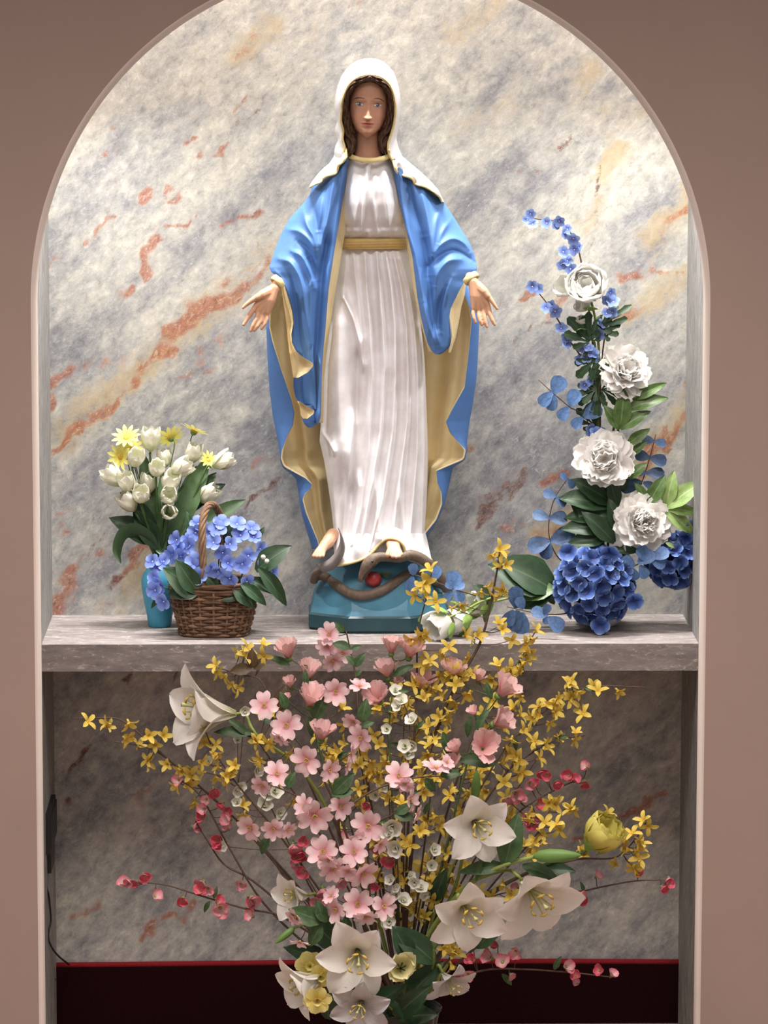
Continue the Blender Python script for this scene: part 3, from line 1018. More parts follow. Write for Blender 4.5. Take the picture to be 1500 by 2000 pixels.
# ---- mantle: two front panels with wide sleeves, the cape behind, the linings
MB_L = [(676, 306), (664, 322), (650, 336), (636, 346), (626, 356), (614, 370), (602, 386), (590, 401), (576, 416), (566, 428), (556, 444), (549, 458), (543, 474), (537, 490), (531, 506), (525, 526), (524, 530)]
PL_L = [(676, 306), (664, 320), (650, 334), (636, 345), (624, 357), (612, 371), (600, 387), (588, 402), (574, 417), (564, 430), (555, 445), (549, 458), (543, 473), (537, 489), (531, 506), (526, 522), (530, 532),
        (545, 542), (555, 558), (564, 582), (571, 606), (574, 630), (570, 652), (571, 668), (579, 686), (594, 699), (608, 709), (611, 716), (609, 730), (611, 760), (614, 790), (615, 812), (618, 830)]
PL_R = [(682, 306), (679, 330), (675, 360), (670, 390), (665, 420), (660, 450), (653, 490), (647, 530), (642, 565), (639, 600), (636, 640), (632, 680), (629, 720), (628, 770), (627, 812), (622, 830)]
PR_L = [(763, 306), (767, 330), (773, 360), (780, 395), (788, 430), (797, 465), (805, 500), (810, 540), (815, 580), (821, 615), (828, 645), (835, 670), (842, 684), (850, 692)]
PR_R = [(770, 306), (788, 320), (806, 335), (826, 352), (846, 370), (862, 388), (876, 408), (889, 428), (900, 446), (911, 463), (919, 478), (926, 496), (930, 512), (932, 526), (924, 536), (908, 548), (898, 566), (888, 586),
        (880, 603), (878, 618), (881, 640), (883, 658), (879, 676), (868, 688), (858, 693)]
RL = [([(655, 335), (648, 380), (640, 430), (628, 475)], .012, 7), ([(668, 340), (662, 400), (652, 460), (640, 540), (630, 640), (624, 720), (622, 800)], .010, 7),
      ([(636, 480), (628, 540), (622, 620), (617, 700), (618, 780)], -.016, 9), ([(606, 560), (606, 620), (606, 680)], .006, 7, 20)]
AL = [([(590, 408), (600, 440), (612, 462), (618, 488)], .010, 6), ([(562, 448), (584, 452), (604, 470), (616, 496)], .010, 6), ([(545, 505), (566, 512), (580, 532), (590, 560), (596, 610), (606, 672)], .014, 6.5),
      ([(570, 490), (590, 502), (604, 530), (614, 562)], .011, 5.5), ([(560, 520), (572, 548), (580, 600), (584, 660), (592, 694)], -.010, 5.5), ([(600, 500), (612, 520), (618, 550)], -.012, 7),
      ([(580, 470), (600, 486), (612, 508)], -.009, 5), ([(612, 400), (618, 430), (622, 455)], -.008, 7), ([(628, 380), (626, 420), (622, 450)], .008, 6), ([(538, 530), (552, 546), (563, 572), (572, 606)], .006, 4)]
RR = [([(778, 340), (786, 400), (796, 450), (812, 500), (824, 570), (836, 640)], .010, 7), ([(795, 345), (806, 400), (822, 450), (832, 500), (838, 560), (848, 630)], -.013, 9), ([(826, 380), (836, 430), (842, 480), (846, 520)], .010, 7)]
AR = [([(846, 500), (862, 478), (884, 466), (906, 474), (920, 492)], .012, 6), ([(838, 520), (856, 502), (880, 490), (900, 494), (926, 512)], -.010, 5), ([(850, 560), (858, 530), (876, 510), (900, 506)], .012, 7),
      ([(862, 402), (852, 432), (848, 462), (844, 500)], .009, 6), ([(880, 430), (866, 450), (856, 476)], .008, 5), ([(884, 540), (872, 572), (866, 610), (862, 650)], .010, 6), ([(852, 560), (848, 600), (852, 650), (860, 676)], .009, 6),
      ([(870, 560), (858, 600), (856, 640)], -.009, 5), ([(830, 460), (838, 500), (840, 540)], -.010, 8), ([(824, 590), (838, 640), (852, 676)], .007, 6)]


def panel_depth(R, A, inner_right):
    def f(px, py, s):
        o = 1 - s if inner_right else s        # 0 at the inner edge, 1 at the outer edge
        yc = sint(py, [306, 340, 400, 460, 520, 570, 640, 720, 830], [.182, .176, .164, .150, .138, .134, .138, .146, .152])
        k = sint(py, [306, 400, 520, 560, 620, 830], [.07, .065, .035, .012, .012, .012])
        d = yc + k * np.clip(o - .35, 0, 1) ** 2.4 * 2.6 + .014 * np.clip(.25 - o, 0, 1) * 4
        # the forearm carries the cloth forward
        return d - ridges(px, py, R) - folds_arc(px, py, A)
    return f


dl, dr = panel_depth(RL, AL, True), panel_depth(RR, AR, False)
V, F, mi = span_patch(PL_L, PL_R, 307, 829, 300, 110, dl, .005, sm=7)
mantle_l = obj_world('mantle_front', V, F, [M_blue, M_tan], ST, midx=mi)
V, F, mi = span_patch(PR_L, PR_R, 307, 692, 230, 110, dr, .005, sm=7)
mantle_r = obj_world('mantle_front', V, F, [M_blue, M_tan], ST, midx=mi)

# second blue fold and the two turned-over tips of the left sleeve
V, F, mi = span_patch([(560, 640), (570, 700), (573, 740), (573, 755), (577, 776), (586, 790), (600, 796), (608, 800)], [(610, 640), (612, 700), (616, 740), (618, 780), (618, 802)], 642, 800, 90, 40,
                      lambda px, py, s: .158 + .012 * np.sin(s * 5 + .4) - .006 * np.sin(py * .03), .004, sm=7)
obj_world('sleeve_fold', V, F, [M_blue, M_tan], mantle_l, midx=mi)
V, F, mi = span_patch([(588, 790), (586, 806), (590, 818), (594, 828), (602, 835)], [(622, 790), (622, 820), (612, 835)], 792, 835, 36, 26,
                      lambda px, py, s: .168 - .012 * np.sin(s * PI), .004, sm=5)
obj_world('sleeve_fold', V, F, [M_blue, M_tan], mantle_l, midx=mi)
# tan tips
V, F, mi = span_patch([(548, 545), (552, 580), (558, 620), (562, 660), (567, 700), (573, 740)], [(554, 552), (563, 582), (570, 606), (573, 630), (569, 652), (570, 668), (578, 686), (593, 699), (610, 708), (612, 715), (602, 727), (580, 739)], 550, 738, 120, 36,
                      lambda px, py, s: np.interp(py, [550, 640, 690, 740], [.142, .140, .118, .124]) + .010 * np.sin(s * PI * 1.3 + .3) - .004 * np.sin(px * .25), .004, sm=5)
obj_world('sleeve_lining', V, F, [M_tan, M_tan], mantle_l, midx=mi)
V, F, mi = span_patch([(580, 783), (586, 795), (587, 810), (592, 818)], [(584, 783), (602, 795), (614, 801), (613, 808), (600, 818)], 784, 818, 30, 24,
                      lambda px, py, s: .132 + .008 * np.sin(s * PI * 1.2), .004, sm=5)
obj_world('sleeve_lining', V, F, [M_tan, M_tan], mantle_l, midx=mi)
# lining inside the right sleeve
V, F, mi = span_patch([(900, 552), (890, 580), (879, 602), (877, 620), (880, 645), (881, 665), (876, 688)], [(910, 552), (908, 575), (901, 600), (896, 630), (890, 660), (880, 690)], 553, 689, 80, 26,
                      lambda px, py, s: .146 + .03 * s + .004 * np.sin(s * 6), .004, sm=5)
obj_world('sleeve_lining', V, F, [M_tan, M_tan], mantle_r, midx=mi)
# strips of lining along the inner edges of the front
for L, R, y0, y1, par, sgn in (([(x - 3, y) for x, y in PL_R], [(684, 306), (678, 350), (675, 400), (675, 450), (668, 490), (660, 540), (652, 590), (645, 640), (638, 690), (633, 740), (631, 829)], 312, 826, mantle_l, 1),
                               ([(762, 306), (770, 345), (778, 385), (786, 425), (790, 450), (796, 490), (802, 530), (808, 570), (814, 600), (821, 630), (829, 660), (838, 690)], [(x + 3, y) for x, y in PR_L], 312, 688, mantle_r, -1)):
    V, F, mi = span_patch(L, R, y0, y1, 120, 14, (lambda px, py, s: np.interp(py, [306, 400, 520, 640, 830], [.192, .176, .160, .158, .168]) + .022 * s) if sgn > 0 else
                          (lambda px, py, s: np.interp(py, [306, 400, 520, 640, 830], [.192, .176, .160, .158, .168]) + .022 * (1 - s)), .004)
    obj_world('front_lining', V, F, [M_tan, M_tan], par, midx=mi)

# cape hanging behind: section from edge to edge round the back
CE_L = [(560, 540), (530, 600), (529, 640), (534, 665), (541, 690), (550, 720), (560, 750), (570, 780), (576, 805), (573, 830), (563, 850), (554, 880), (552, 895), (557, 909), (575, 919), (598, 932), (610, 944), (608, 955), (597, 966), (594, 976), (600, 1000), (612, 1030), (622, 1055), (626, 1072)]
CS_L = [(552, 540), (526, 600), (524, 640), (526, 700), (530, 760), (536, 810), (544, 850), (550, 880), (551, 897), (556, 912), (570, 922), (582, 935), (587, 965), (592, 1000), (602, 1035), (610, 1060), (613, 1072)]
CE_R = [(890, 540), (915, 600), (919, 628), (914, 686), (906, 755), (881, 801), (870, 823), (878, 845), (906, 880), (903, 895), (870, 909), (851, 918), (853, 942), (860, 963), (860, 985), (849, 1014), (826, 1043), (812, 1072)]
CS_R = [(900, 540), (928, 600), (932, 632), (930, 690), (927, 740), (920, 790), (914, 820), (909, 860), (907, 884), (904, 897), (886, 908), (881, 912), (875, 942), (864, 985), (852, 1014), (832, 1046), (820, 1072)]
ys = np.linspace(541, 1071, 260)
el, sl = curve_y(CE_L, ys, 7), curve_y(CS_L, ys, 9)
er, sr = curve_y(CE_R, ys, 7), curve_y(CS_R, ys, 9)
sl = np.minimum(sl, el - 1.0)
sr = np.maximum(sr, er + 1.0)
lowv = np.interp(ys, [541, 1071], [0, 1])
cols = []
fr = np.interp(ys, [541, 700, 1071], [.205, .212, .222])
for x, d in ((el, fr), (el * .45 + sl * .55, fr + .006), (sl, fr + .024), (sl * .93 + 722 * .07, fr + .055), (sl * .78 + 722 * .22, fr + .078), (sl * .6 + 722 * .4, fr + .088), (0 * sl + 722, fr + .092),
             (sr * .6 + 722 * .4, fr + .088), (sr * .78 + 722 * .22, fr + .078), (sr * .93 + 722 * .07, fr + .055), (sr, fr + .024), (er * .45 + sr * .55, fr + .006), (er, fr)):
    cols.append(np.stack([x, ys, np.minimum(d, .322)], 1))
rows = []
for i in range(len(ys)):
    rows.append(smoothpath([c[i] for c in cols], 90))
R3 = np.array(rows)
uu = np.linspace(0, 1, 90)[None, :]
inner = np.clip(np.sin(uu * PI) * 1.4 - .5, 0, 1)
R3[:, :, 2] -= inner * (.010 * np.sin(uu * 62 + R3[:, :, 1] * .004) + .006 * np.sin(uu * 34 + 1))
V = PV(R3[:, :, 0], R3[:, :, 1], R3[:, :, 2]).reshape(-1, 3)
cape = obj_world('mantle_cape', V, grid_faces(len(ys), 90), [M_blue, M_tan], ST)
q = cape.modifiers.new('thickness', 'SOLIDIFY')
q.thickness = .004
q.offset = 1
q.material_offset = 1
q.material_offset_rim = 1

# shoulders and upper back under the veil close the figure
V, F = ellipsoid(PV(722, 400, .262), (.128, .050, .115), 16, 24)
V2, F2 = ellipsoid(PV(722, 345, .255), (.085, .045, .07), 12, 20)
obj_world('mantle_back', *join([(V, F), (V2, F2)]), M_blue, ST)

# ---- hands: five fingers on a palm, fused to one skin


def capsule(a, b, ra, rb, n=10):
    a, b = np.asarray(a, float), np.asarray(b, float)
    d = b - a
    L = np.linalg.norm(d)
    d = d / max(L, 1e-9)
    pts, rad = [], []
    for t in np.linspace(-PI / 2, 0, 5)[:-1]:
        pts.append(a + d * ra * math.sin(t))
        rad.append(max(ra * math.cos(t), 1e-5))
    for t in np.linspace(0, 1, 4):
        pts.append(a * (1 - t) + b * t)
        rad.append(ra * (1 - t) + rb * t)
    for t in np.linspace(0, PI / 2, 5)[1:]:
        pts.append(b + d * rb * math.sin(t))
        rad.append(max(rb * math.cos(t), 1e-5))
    return tube(np.array(pts), np.array(rad), n)


def fused(name, caps, mat, parent, voxel=.0013, smooth=4):
    V, F = join([capsule(a, b, ra, rb) for a, b, ra, rb in caps])
    o = obj_world(name, V, F, mat, parent)
    r = o.modifiers.new('fuse', 'REMESH')
    r.mode = 'VOXEL'
    r.voxel_size = voxel
    r.use_smooth_shade = True
    s = o.modifiers.new('relax', 'SMOOTH')
    s.iterations = smooth
    s.factor = .5
    return o


def chain(caps, pts, radii):
    W = [PV(*p) for p in pts]
    u = pxm(.1)
    for i in range(len(W) - 1):
        caps.append((W[i], W[i + 1], radii[i] * u, radii[i + 1] * u))


Yh = .088
caps = []
# arm and wrist
chain(caps, [(544, 550, .112), (536, 564, .10)], [9.5, 10.5])
# palm rays
for bx, by in ((498, 600), (505, 609), (513, 612), (522, 610)):
    chain(caps, [(536, 563, .098), ((536 + bx) / 2, (563 + by) / 2, .092), (bx, by, .088)], [9.5, 10, 6.2])
chain(caps, [(529, 568, .098), (512, 576, .086), (503, 581, .082)], [11, 9.5, 7])
chain(caps, [(503, 580, .084), (490, 588, .080), (481, 595, .078), (475, 601, .077)], [7, 5.2, 4.2, 3.2])
chain(caps, [(498, 600, .088), (489, 613, .082), (481, 625, .078), (476, 634, .075)], [6, 5, 4.3, 3.4])
chain(caps, [(505, 609, .088), (500, 624, .080), (494, 636, .076), (490, 646, .075)], [5.6, 4.8, 4.2, 3.3])
chain(caps, [(513, 612, .089), (509, 627, .081), (503, 637, .077), (497, 645, .076)], [5.6, 4.8, 4.2, 3.3])
chain(caps, [(522, 610, .091), (521, 623, .084), (517, 633, .080), (511, 642, .079)], [5.2, 4.3, 3.7, 3.0])
fused('hand', caps, M_skin_plain, ST)
caps = []
chain(caps, [(918, 541, .112), (924, 552, .10)], [10, 11])
for bx, by in ((953, 598), (944, 604), (935, 605), (926, 602)):
    chain(caps, [(925, 551, .098), ((927 + bx) / 2, (555 + by) / 2, .092), (bx, by, .088)], [10, 9.6, 6])
chain(caps, [(931, 558, .098), (946, 570, .088), (952, 578, .084)], [11, 9, 6.5])
chain(caps, [(952, 576, .086), (960, 587, .082), (966, 596, .080), (971, 603, .079)], [6.2, 4.6, 3.8, 3.0])
chain(caps, [(953, 598, .088), (957, 614, .081), (962, 626, .077), (966, 634, .076)], [5.8, 4.8, 4.1, 3.3])
chain(caps, [(944, 604, .088), (946, 619, .080), (948, 630, .076), (951, 638, .075)], [5.4, 4.6, 4.0, 3.2])
chain(caps, [(935, 605, .089), (936, 618, .081), (938, 627, .077), (941, 634, .076)], [5.2, 4.5, 3.9, 3.2])
chain(caps, [(926, 602, .090), (924, 613, .083), (926, 622, .079), (929, 630, .078)], [4.9, 4.0, 3.5, 2.9])
fused('hand', caps, M_skin_plain, ST)
# cuffs
for c, dirv, r in (((541, 552), (-.72, .62, .30), 14.5), ((921, 545), (.55, .72, .30), 15.5)):
    ctr = PV(c[0], c[1], .108)
    zd = imgdir(*dirv)
    M = frame_m(ctr, zd)
    prof = [(r * .80, -9), (r * 1.0, -8), (r * 1.08, 0), (r * 1.02, 4.5), (r * .92, 4), (r * .88, -4)]
    V, F = lathe([(a * pxm(.1), b * pxm(.1)) for a, b in prof], 26)
    V = np.array([list(M @ Vector(v)) for v in V])
    obj_world('cuff', V, F, M_gold, ST)

# ---- feet
caps = []
chain(caps, [(650, 1044, .175), (641, 1058, .155), (630, 1070, .135)], [13, 13, 10])
for tx, ty, yy, r in ((613, 1086, .112, 4.6), (619, 1087, .106, 4), (625, 1087, .102, 3.8), (631, 1086, .100, 3.5)):
    chain(caps, [(636, 1062, .145), ((630 + tx) / 2, (1066 + ty) / 2, .122), (tx, ty, yy)], [9, 6.5, r])
fused('foot', caps, M_skin_plain, ST)
caps = []
chain(caps, [(765, 1040, .175), (766, 1054, .150), (768, 1062, .130)], [15, 15, 13])
for tx, ty, yy, r in ((757, 1084, .090, 5.4), (767, 1087, .086, 4.2), (774, 1088, .086, 4), (780, 1087, .088, 3.7), (785, 1083, .092, 3.3)):
    chain(caps, [(766 + (tx - 770) * .35, 1060, .128), ((768 + tx) / 2, 1072, .108), (tx, ty, yy)], [9, 6.5, r])
fused('foot', caps, M_skin_plain, ST)

# ---- globe, plinth, moon, serpent, apple
gc = PV(737, 1180, .235)
ax, ay, az = 131 * pxm(.22), .106, 92 * pxm(.22)
V = []
nu, nv = 26, 48
for i in range(nu + 1):
    th = PI / 2 * i / nu
    for j in range(nv):
        ph = 2 * PI * j / nv
        V.append((gc[0] + ax * math.cos(th) ** .75 * math.cos(ph), gc[1] + ay * math.cos(th) ** .75 * math.sin(ph), gc[2] + az * math.sin(th)))
obj_world('globe', V, grid_faces(nu + 1, nv, True), M_globe, ST)


def poly_ring(hx, hy, ch, z, cx, cy):
    p = [(-hx, -hy + ch), (-hx + ch * 1.5, -hy), (hx - ch * 1.5, -hy), (hx, -hy + ch), (hx, hy - ch), (hx - ch * 1.5, hy), (-hx + ch * 1.5, hy), (-hx, hy - ch)]
    return [(cx + a, cy + b, z) for a, b in p]


pc = (PV(741, 1237, .125)[0], .230)
hx = 139 * pxm(.2)
zt = float(PV(741, 1203, .130)[2])
rings = [poly_ring(hx - .004, .106, .055, 0.0, *pc), poly_ring(hx, .110, .055, .006, *pc), poly_ring(hx, .110, .055, zt - .004, *pc), poly_ring(hx - .004, .106, .055, zt, *pc)]
V = np.vstack(rings)
F = grid_faces(4, 8, True) + [tuple(range(8))[::-1], tuple(24 + k for k in range(8))]
pl = obj_world('plinth', V, F, M_plinth, ST, smooth=False)
rings = [poly_ring(hx - .004, .106, .055, zt, *pc), poly_ring(hx - .008, .100, .055, float(PV(741, 1190, .14)[2]), *pc), poly_ring(hx - .014, .085, .05, float(PV(741, 1165, .16)[2]), *pc)]
V = np.vstack(rings)
obj_world('plinth_slope', V, grid_faces(3, 8, True) + [tuple(16 + k for k in range(8))], M_globe, ST, smooth=False)


def globe_front(px, py, off=0.0):
    """depth of the front of the globe under a picture point"""
    w = PV(px, py, .15)
    s = np.clip((w[..., 2] - gc[2]) / az, 0, .999)
    c = np.cos(np.arcsin(s)) ** .75
    x = np.clip((w[..., 0] - gc[0]) / (ax * np.maximum(c, .05)), -.995, .995)
    return gc[1] - ay * c * np.sqrt(1 - x * x) - off


# moon horn
p = smoothpath([(660, 1032), (664, 1046), (662, 1064), (652, 1082), (636, 1096), (616, 1102)], 30)
q = smoothpath([(661, 1029), (671, 1052), (674, 1072), (668, 1092), (652, 1112), (630, 1118)], 30)
t = np.linspace(0, 1, 10)
PX = p[:, :1] * (1 - t) + q[:, :1] * t
PY = p[:, 1:] * (1 - t) + q[:, 1:] * t
YY = np.interp(np.linspace(0, 1, 30), [0, 1], [.105, .13])[:, None] - .010 * np.sin(t * PI)[None, :]
V, F, mi = shell(PX, PY, YY, .016)
obj_world('crescent_moon', V, F, [M_moon, M_moon], ST, midx=mi)
# serpent
sa = [(704, 1137, 3.5, .122), (706, 1129, 7, .122), (711, 1117, 9.5, .121), (718, 1104, 12.5, .121), (728, 1094, 12.5, .122), (741, 1088, 10, .124), (758, 1088, 9.5, .123), (780, 1089, 10, .125), (803, 1084, 10.5, .130), (826, 1093, 10.5, .140), (846, 1110, 10, .152), (862, 1130, 9.5, .166), (872, 1152, 9, .182)]
p = smoothpath(sa, 100)
yy = p[:, 3]
V, F = tube(PV(p[:, 0], p[:, 1], yy), p[:, 2] * pxm(.15), 14)
snake = obj_world('serpent_body', V, F, M_snake, ST)
sb = [(884, 1150, 7), (860, 1142, 8), (835, 1130, 8.5), (812, 1121, 8.5), (795, 1122, 9), (767, 1141, 9.5), (742, 1155, 10), (712, 1163, 10), (684, 1159, 10), (658, 1143, 10), (634, 1126, 9.5), (618, 1126, 9), (611, 1136, 8)]
p = smoothpath(sb, 100)
yy = globe_front(p[:, 0], p[:, 1], .002)
yy = np.convolve(np.pad(yy, 4, 'edge'), np.ones(9) / 9, 'valid')
V, F = tube(PV(p[:, 0], p[:, 1], np.minimum(yy, .20)), p[:, 2] * pxm(.15), 14)
obj_world('serpent_coil', V, F, M_snake, ST)
p = smoothpath([(613, 1135, 8), (616, 1122, 8), (628, 1112, 7), (640, 1104, 6)], 24)
V, F = tube(PV(p[:, 0], p[:, 1], np.linspace(.19, .15, 24)), p[:, 2] * pxm(.15), 12)
obj_world('serpent_tail', V, F, M_snake, ST)
# eye and mouth of the serpent
e = PV(727, 1097, .1105)
V, F = ellipsoid(e, (.0035, .003, .0035), 8, 10)
obj_world('serpent_eye', V, F, paint('serpent_eye_dark', srgb(40, 34, 30), .1, .3), snake)
p = smoothpath([(709, 1131), (716, 1120), (726, 1110), (736, 1101)], 14)
V, F = tube(PV(p[:, 0], p[:, 1], .112), .0014, 6)
obj_world('serpent_mouth', V, F, paint('serpent_mouth_dark', srgb(44, 40, 40), .1, .5), snake)
ac = PV(729, 1131, float(globe_front(np.array(729.), np.array(1131.))) - .006)
V, F = ellipsoid(ac, (16.5 * pxm(.12),) * 3, 14, 20)
V[:, 2] += -.004 * np.exp(-((V[:, 0] - ac[0]) ** 2 + (V[:, 1] - ac[1]) ** 2) / .006 ** 2) * np.sign(V[:, 2] - ac[2])
obj_world('apple', V, F, M_apple, ST)
t = np.linspace(0, 2 * PI, 25)[:-1]
lx, ly = 754 + 11 * np.cos(t), 1120 + 10 * np.sin(t) * (1 - .15 * np.cos(3 * t))
ctr = PV(np.array([754.]), np.array([1120.]), globe_front(np.array([754.]), np.array([1120.]), .008))
V = np.vstack([PV(lx, ly, globe_front(lx, ly, .003)), PV(lx, ly, globe_front(lx, ly, -.002)), ctr])
F = [(k, (k + 1) % 24, 48) for k in range(24)] + [(k, k + 24, (k + 1) % 24 + 24, (k + 1) % 24) for k in range(24)]
obj_world('apple_leaf', V, F, M_sleaf, ST)

# ------------------------------------------------------------------ flower kit


def petal(L, W, prof, b0, b1, cup=0.0, nu=7, nv=5, ruff=0.0, rf=2.0, notch=0.0, ph=0.0, r0=0.0, twist=0.0):
    """petal from the origin along +Y; b0..b1: its rise along the way; returns V, F, UV"""
    s = np.linspace(0, 1, nu + 1)
    t = np.linspace(-1, 1, nv)
    sp = [q[0] for q in prof]
    wp = [q[1] for q in prof]
    fine = np.linspace(0, 1, 41)
    ang = b0 + (b1 - b0) * fine
    r = np.concatenate([[0], np.cumsum((np.cos(ang[1:]) + np.cos(ang[:-1])) / 2 / 40)]) * L
    z = np.concatenate([[0], np.cumsum((np.sin(ang[1:]) + np.sin(ang[:-1])) / 2 / 40)]) * L
    V, UV = [], []
    for k in s:
        a = b0 + (b1 - b0) * k
        w = W / 2 * np.interp(k, sp, wp)
        rr, zz = np.interp(k, fine, r), np.interp(k, fine, z)
        for q in t:
            h = cup * w * q * q + ruff * W * math.sin(rf * q * PI + ph) * k * k
            dr = -notch * L * (1 - abs(q)) ** 1.5 * k ** 6
            V.append((q * w, r0 + rr + dr * math.cos(a) - h * math.sin(a), zz + dr * math.sin(a) + h * math.cos(a)))
            UV.append(((q + 1) / 2, k))
    return np.array(V), grid_faces(nu + 1, nv), np.array(UV)


def rotz(V, a):
    c, s = math.cos(a), math.sin(a)
    return np.stack([V[:, 0] * c - V[:, 1] * s, V[:, 0] * s + V[:, 1] * c, V[:, 2]], 1)


OVAL = [(0, .30), (.15, .55), (.4, .95), (.6, 1), (.8, .85), (.93, .55), (1, .12)]
ROUND = [(0, .22), (.15, .5), (.4, .9), (.65, 1.0), (.85, .9), (.95, .66), (1, .36)]
HEART = [(0, .2), (.2, .55), (.5, .92), (.75, 1.0), (.9, .86), (1, .58)]
LANCE = [(0, .2), (.1, .5), (.3, .95), (.45, 1), (.7, .72), (.9, .3), (1, .03)]
STRAP = [(0, .55), (.2, .8), (.5, 1), (.8, .9), (.93, .6), (1, .15)]
LILYP = [(0, .16), (.2, .52), (.42, .92), (.58, 1), (.76, .80), (.91, .42), (1, .05)]
BUD = [(0, .5), (.25, 1), (.6, 1), (.85, .6), (1, .1)]


def meshes(name, parts, mats, smooth=True):
    """parts: [(V, F, UV, material index)] -> one mesh datablock"""
    VV, FF, UU, MI, o = [], [], [], [], 0
    for V, F, U, m in parts:
        VV.append(V)
        UU.append(U if U is not None else np.tile([[.5, .5]], (len(V), 1)))
        FF += [tuple(i + o for i in f) for f in F]
        MI += [m] * len(F)
        o += len(V)
    return mesh_data(name, np.vstack(VV), FF, mats, MI, np.vstack(UU), None, smooth)


def ring(n, fn, a0=0.0):
    """n petals round the axis"""
    out = []
    for k in range(n):
        V, F, U = fn(k)
        out.append((rotz(V, a0 + 2 * PI * k / n), F, U, 0))
    return out


def knob(r, h, m=1, nu=5, nv=8, z=0.0):
    V, F = ellipsoid((0, 0, z), (r, r, h), nu, nv)
    return (V, F, None, m)


W1 = srgb(250, 248, 244)
# colours of what grows
M_stem = paint('stem_green', srgb(70, 96, 52), .2, .6, 60)
M_stem_l = paint('stem_pale_green', srgb(124, 138, 66), .15, .6, 60)
M_twig = paint('twig_brown', srgb(82, 62, 50), .25, .7, 90, .3)
M_tulip = petal_mat('tulip_petal', [(0, srgb(206, 214, 150)), (.35, srgb(238, 238, 212)), (1, srgb(247, 244, 230))], .6, .05)
M_daisy = petal_mat('daisy_petal', [(0, srgb(226, 206, 84)), (.5, srgb(236, 228, 120)), (1, srgb(240, 236, 156))], .6)
M_daisy_c = paint('daisy_eye', srgb(206, 164, 62), .25, .8, 300, .5)
M_tleaf = leaf_mat('tulip_leaf', srgb(64, 92, 58), srgb(96, 122, 82))
M_dleaf = leaf_mat('dark_leaf', srgb(34, 58, 38), srgb(54, 82, 52), .45, .1, srgb(84, 110, 74))
M_gleaf = leaf_mat('peony_leaf', srgb(62, 92, 44), srgb(104, 132, 72), .4, .15, srgb(140, 164, 110))
M_gleaf2 = leaf_mat('pale_peony_leaf', srgb(112, 144, 70), srgb(160, 184, 118), .4, .2, srgb(190, 206, 150))
M_hyd_l = petal_mat('periwinkle_petal', [(0, srgb(92, 92, 190)), (.3, srgb(108, 134, 216)), (1, srgb(156, 176, 238))], .6, .2)
M_hyd_d = petal_mat('deep_blue_petal', [(0, srgb(30, 42, 92)), (.45, srgb(56, 82, 152)), (.8, srgb(92, 122, 186)), (1, srgb(150, 174, 220))], .55, .3)
M_dot = paint('floret_eye', srgb(206, 214, 240), .1, .6)
M_small_blue = petal_mat('small_blue_petal', [(0, srgb(96, 84, 156)), (.4, srgb(116, 138, 206)), (1, srgb(150, 178, 228))], .6, .25)
M_peony = petal_mat('peony_petal', [(0, srgb(238, 222, 206)), (.4, srgb(246, 241, 237)), (1, W1)], .65, .04, .25, .05)
M_ranun = petal_mat('ranunculus_petal', [(0, srgb(214, 220, 176)), (.4, srgb(240, 238, 230)), (1, W1)], .6, .04)
M_euc = leaf_mat('blue_eucalyptus_leaf', srgb(74, 104, 150), srgb(106, 142, 194), .5, .2)
M_euc_d = leaf_mat('slate_eucalyptus_leaf', srgb(58, 82, 118), srgb(84, 112, 154), .5, .15)
M_lily = petal_mat('lily_petal', [(0, srgb(204, 204, 160)), (.25, srgb(232, 228, 216)), (1, srgb(247, 243, 240))], .55, .04, .2, .06)
M_lily_g = petal_mat('faded_lily_petal', [(0, srgb(168, 168, 148)), (.3, srgb(196, 192, 192)), (1, srgb(216, 212, 214))], .6, .08, .15, .22)
M_anther = paint('anther_ochre', srgb(196, 168, 84), .2, .8, 200)
M_filam = paint('filament_green', srgb(186, 186, 120), .1, .6)
M_black = paint('black_stamen', srgb(34, 32, 30), .1, .6)
M_pink = petal_mat('pink_blossom_petal', [(0, srgb(214, 120, 138)), (.3, srgb(240, 182, 190)), (.75, srgb(250, 222, 224)), (1, srgb(246, 204, 208))], .6, .15)
M_pink2 = petal_mat('pink_bell_petal', [(0, srgb(222, 158, 156)), (.5, srgb(238, 186, 184)), (1, srgb(246, 206, 202))], .65, .15, .2, .25)
M_red = petal_mat('red_quince_petal', [(0, srgb(246, 206, 206)), (.3, srgb(236, 140, 152)), (.7, srgb(226, 84, 110)), (1, srgb(236, 130, 146))], .6, .3)
M_forsy = petal_mat('forsythia_petal', [(0, srgb(220, 168, 52)), (.3, srgb(234, 202, 84)), (1, srgb(242, 220, 120))], .6, .25)
M_cream = petal_mat('cream_petal', [(0, srgb(196, 196, 120)), (.4, srgb(232, 224, 168)), (1, srgb(240, 234, 196))], .6, .08)
M_yell = petal_mat('yellow_petal', [(0, srgb(226, 200, 80)), (.5, srgb(236, 220, 130)), (1, srgb(242, 228, 152))], .6, .1)
M_rose_y = petal_mat('yellow_rose_petal', [(0, srgb(190, 176, 66)), (.5, srgb(216, 204, 98)), (1, srgb(228, 218, 124))], .6, .08)
M_wsmall = petal_mat('small_white_petal', [(0, srgb(226, 226, 196)), (1, srgb(246, 244, 238))], .7, .06, .05)
M_budg = paint('green_bud', srgb(96, 128, 62), .2, .5, 50, 0, .4)
M_sepal = leaf_mat('pale_sepal', srgb(126, 160, 70), srgb(158, 188, 104))
M_leafy = leaf_mat('bouquet_leaf', srgb(40, 66, 38), srgb(74, 100, 58), .5, .12, srgb(96, 120, 80))
M_bronze = leaf_mat('bronze_leaf', srgb(64, 62, 36), srgb(100, 70, 44), .5, .1, srgb(120, 100, 70))

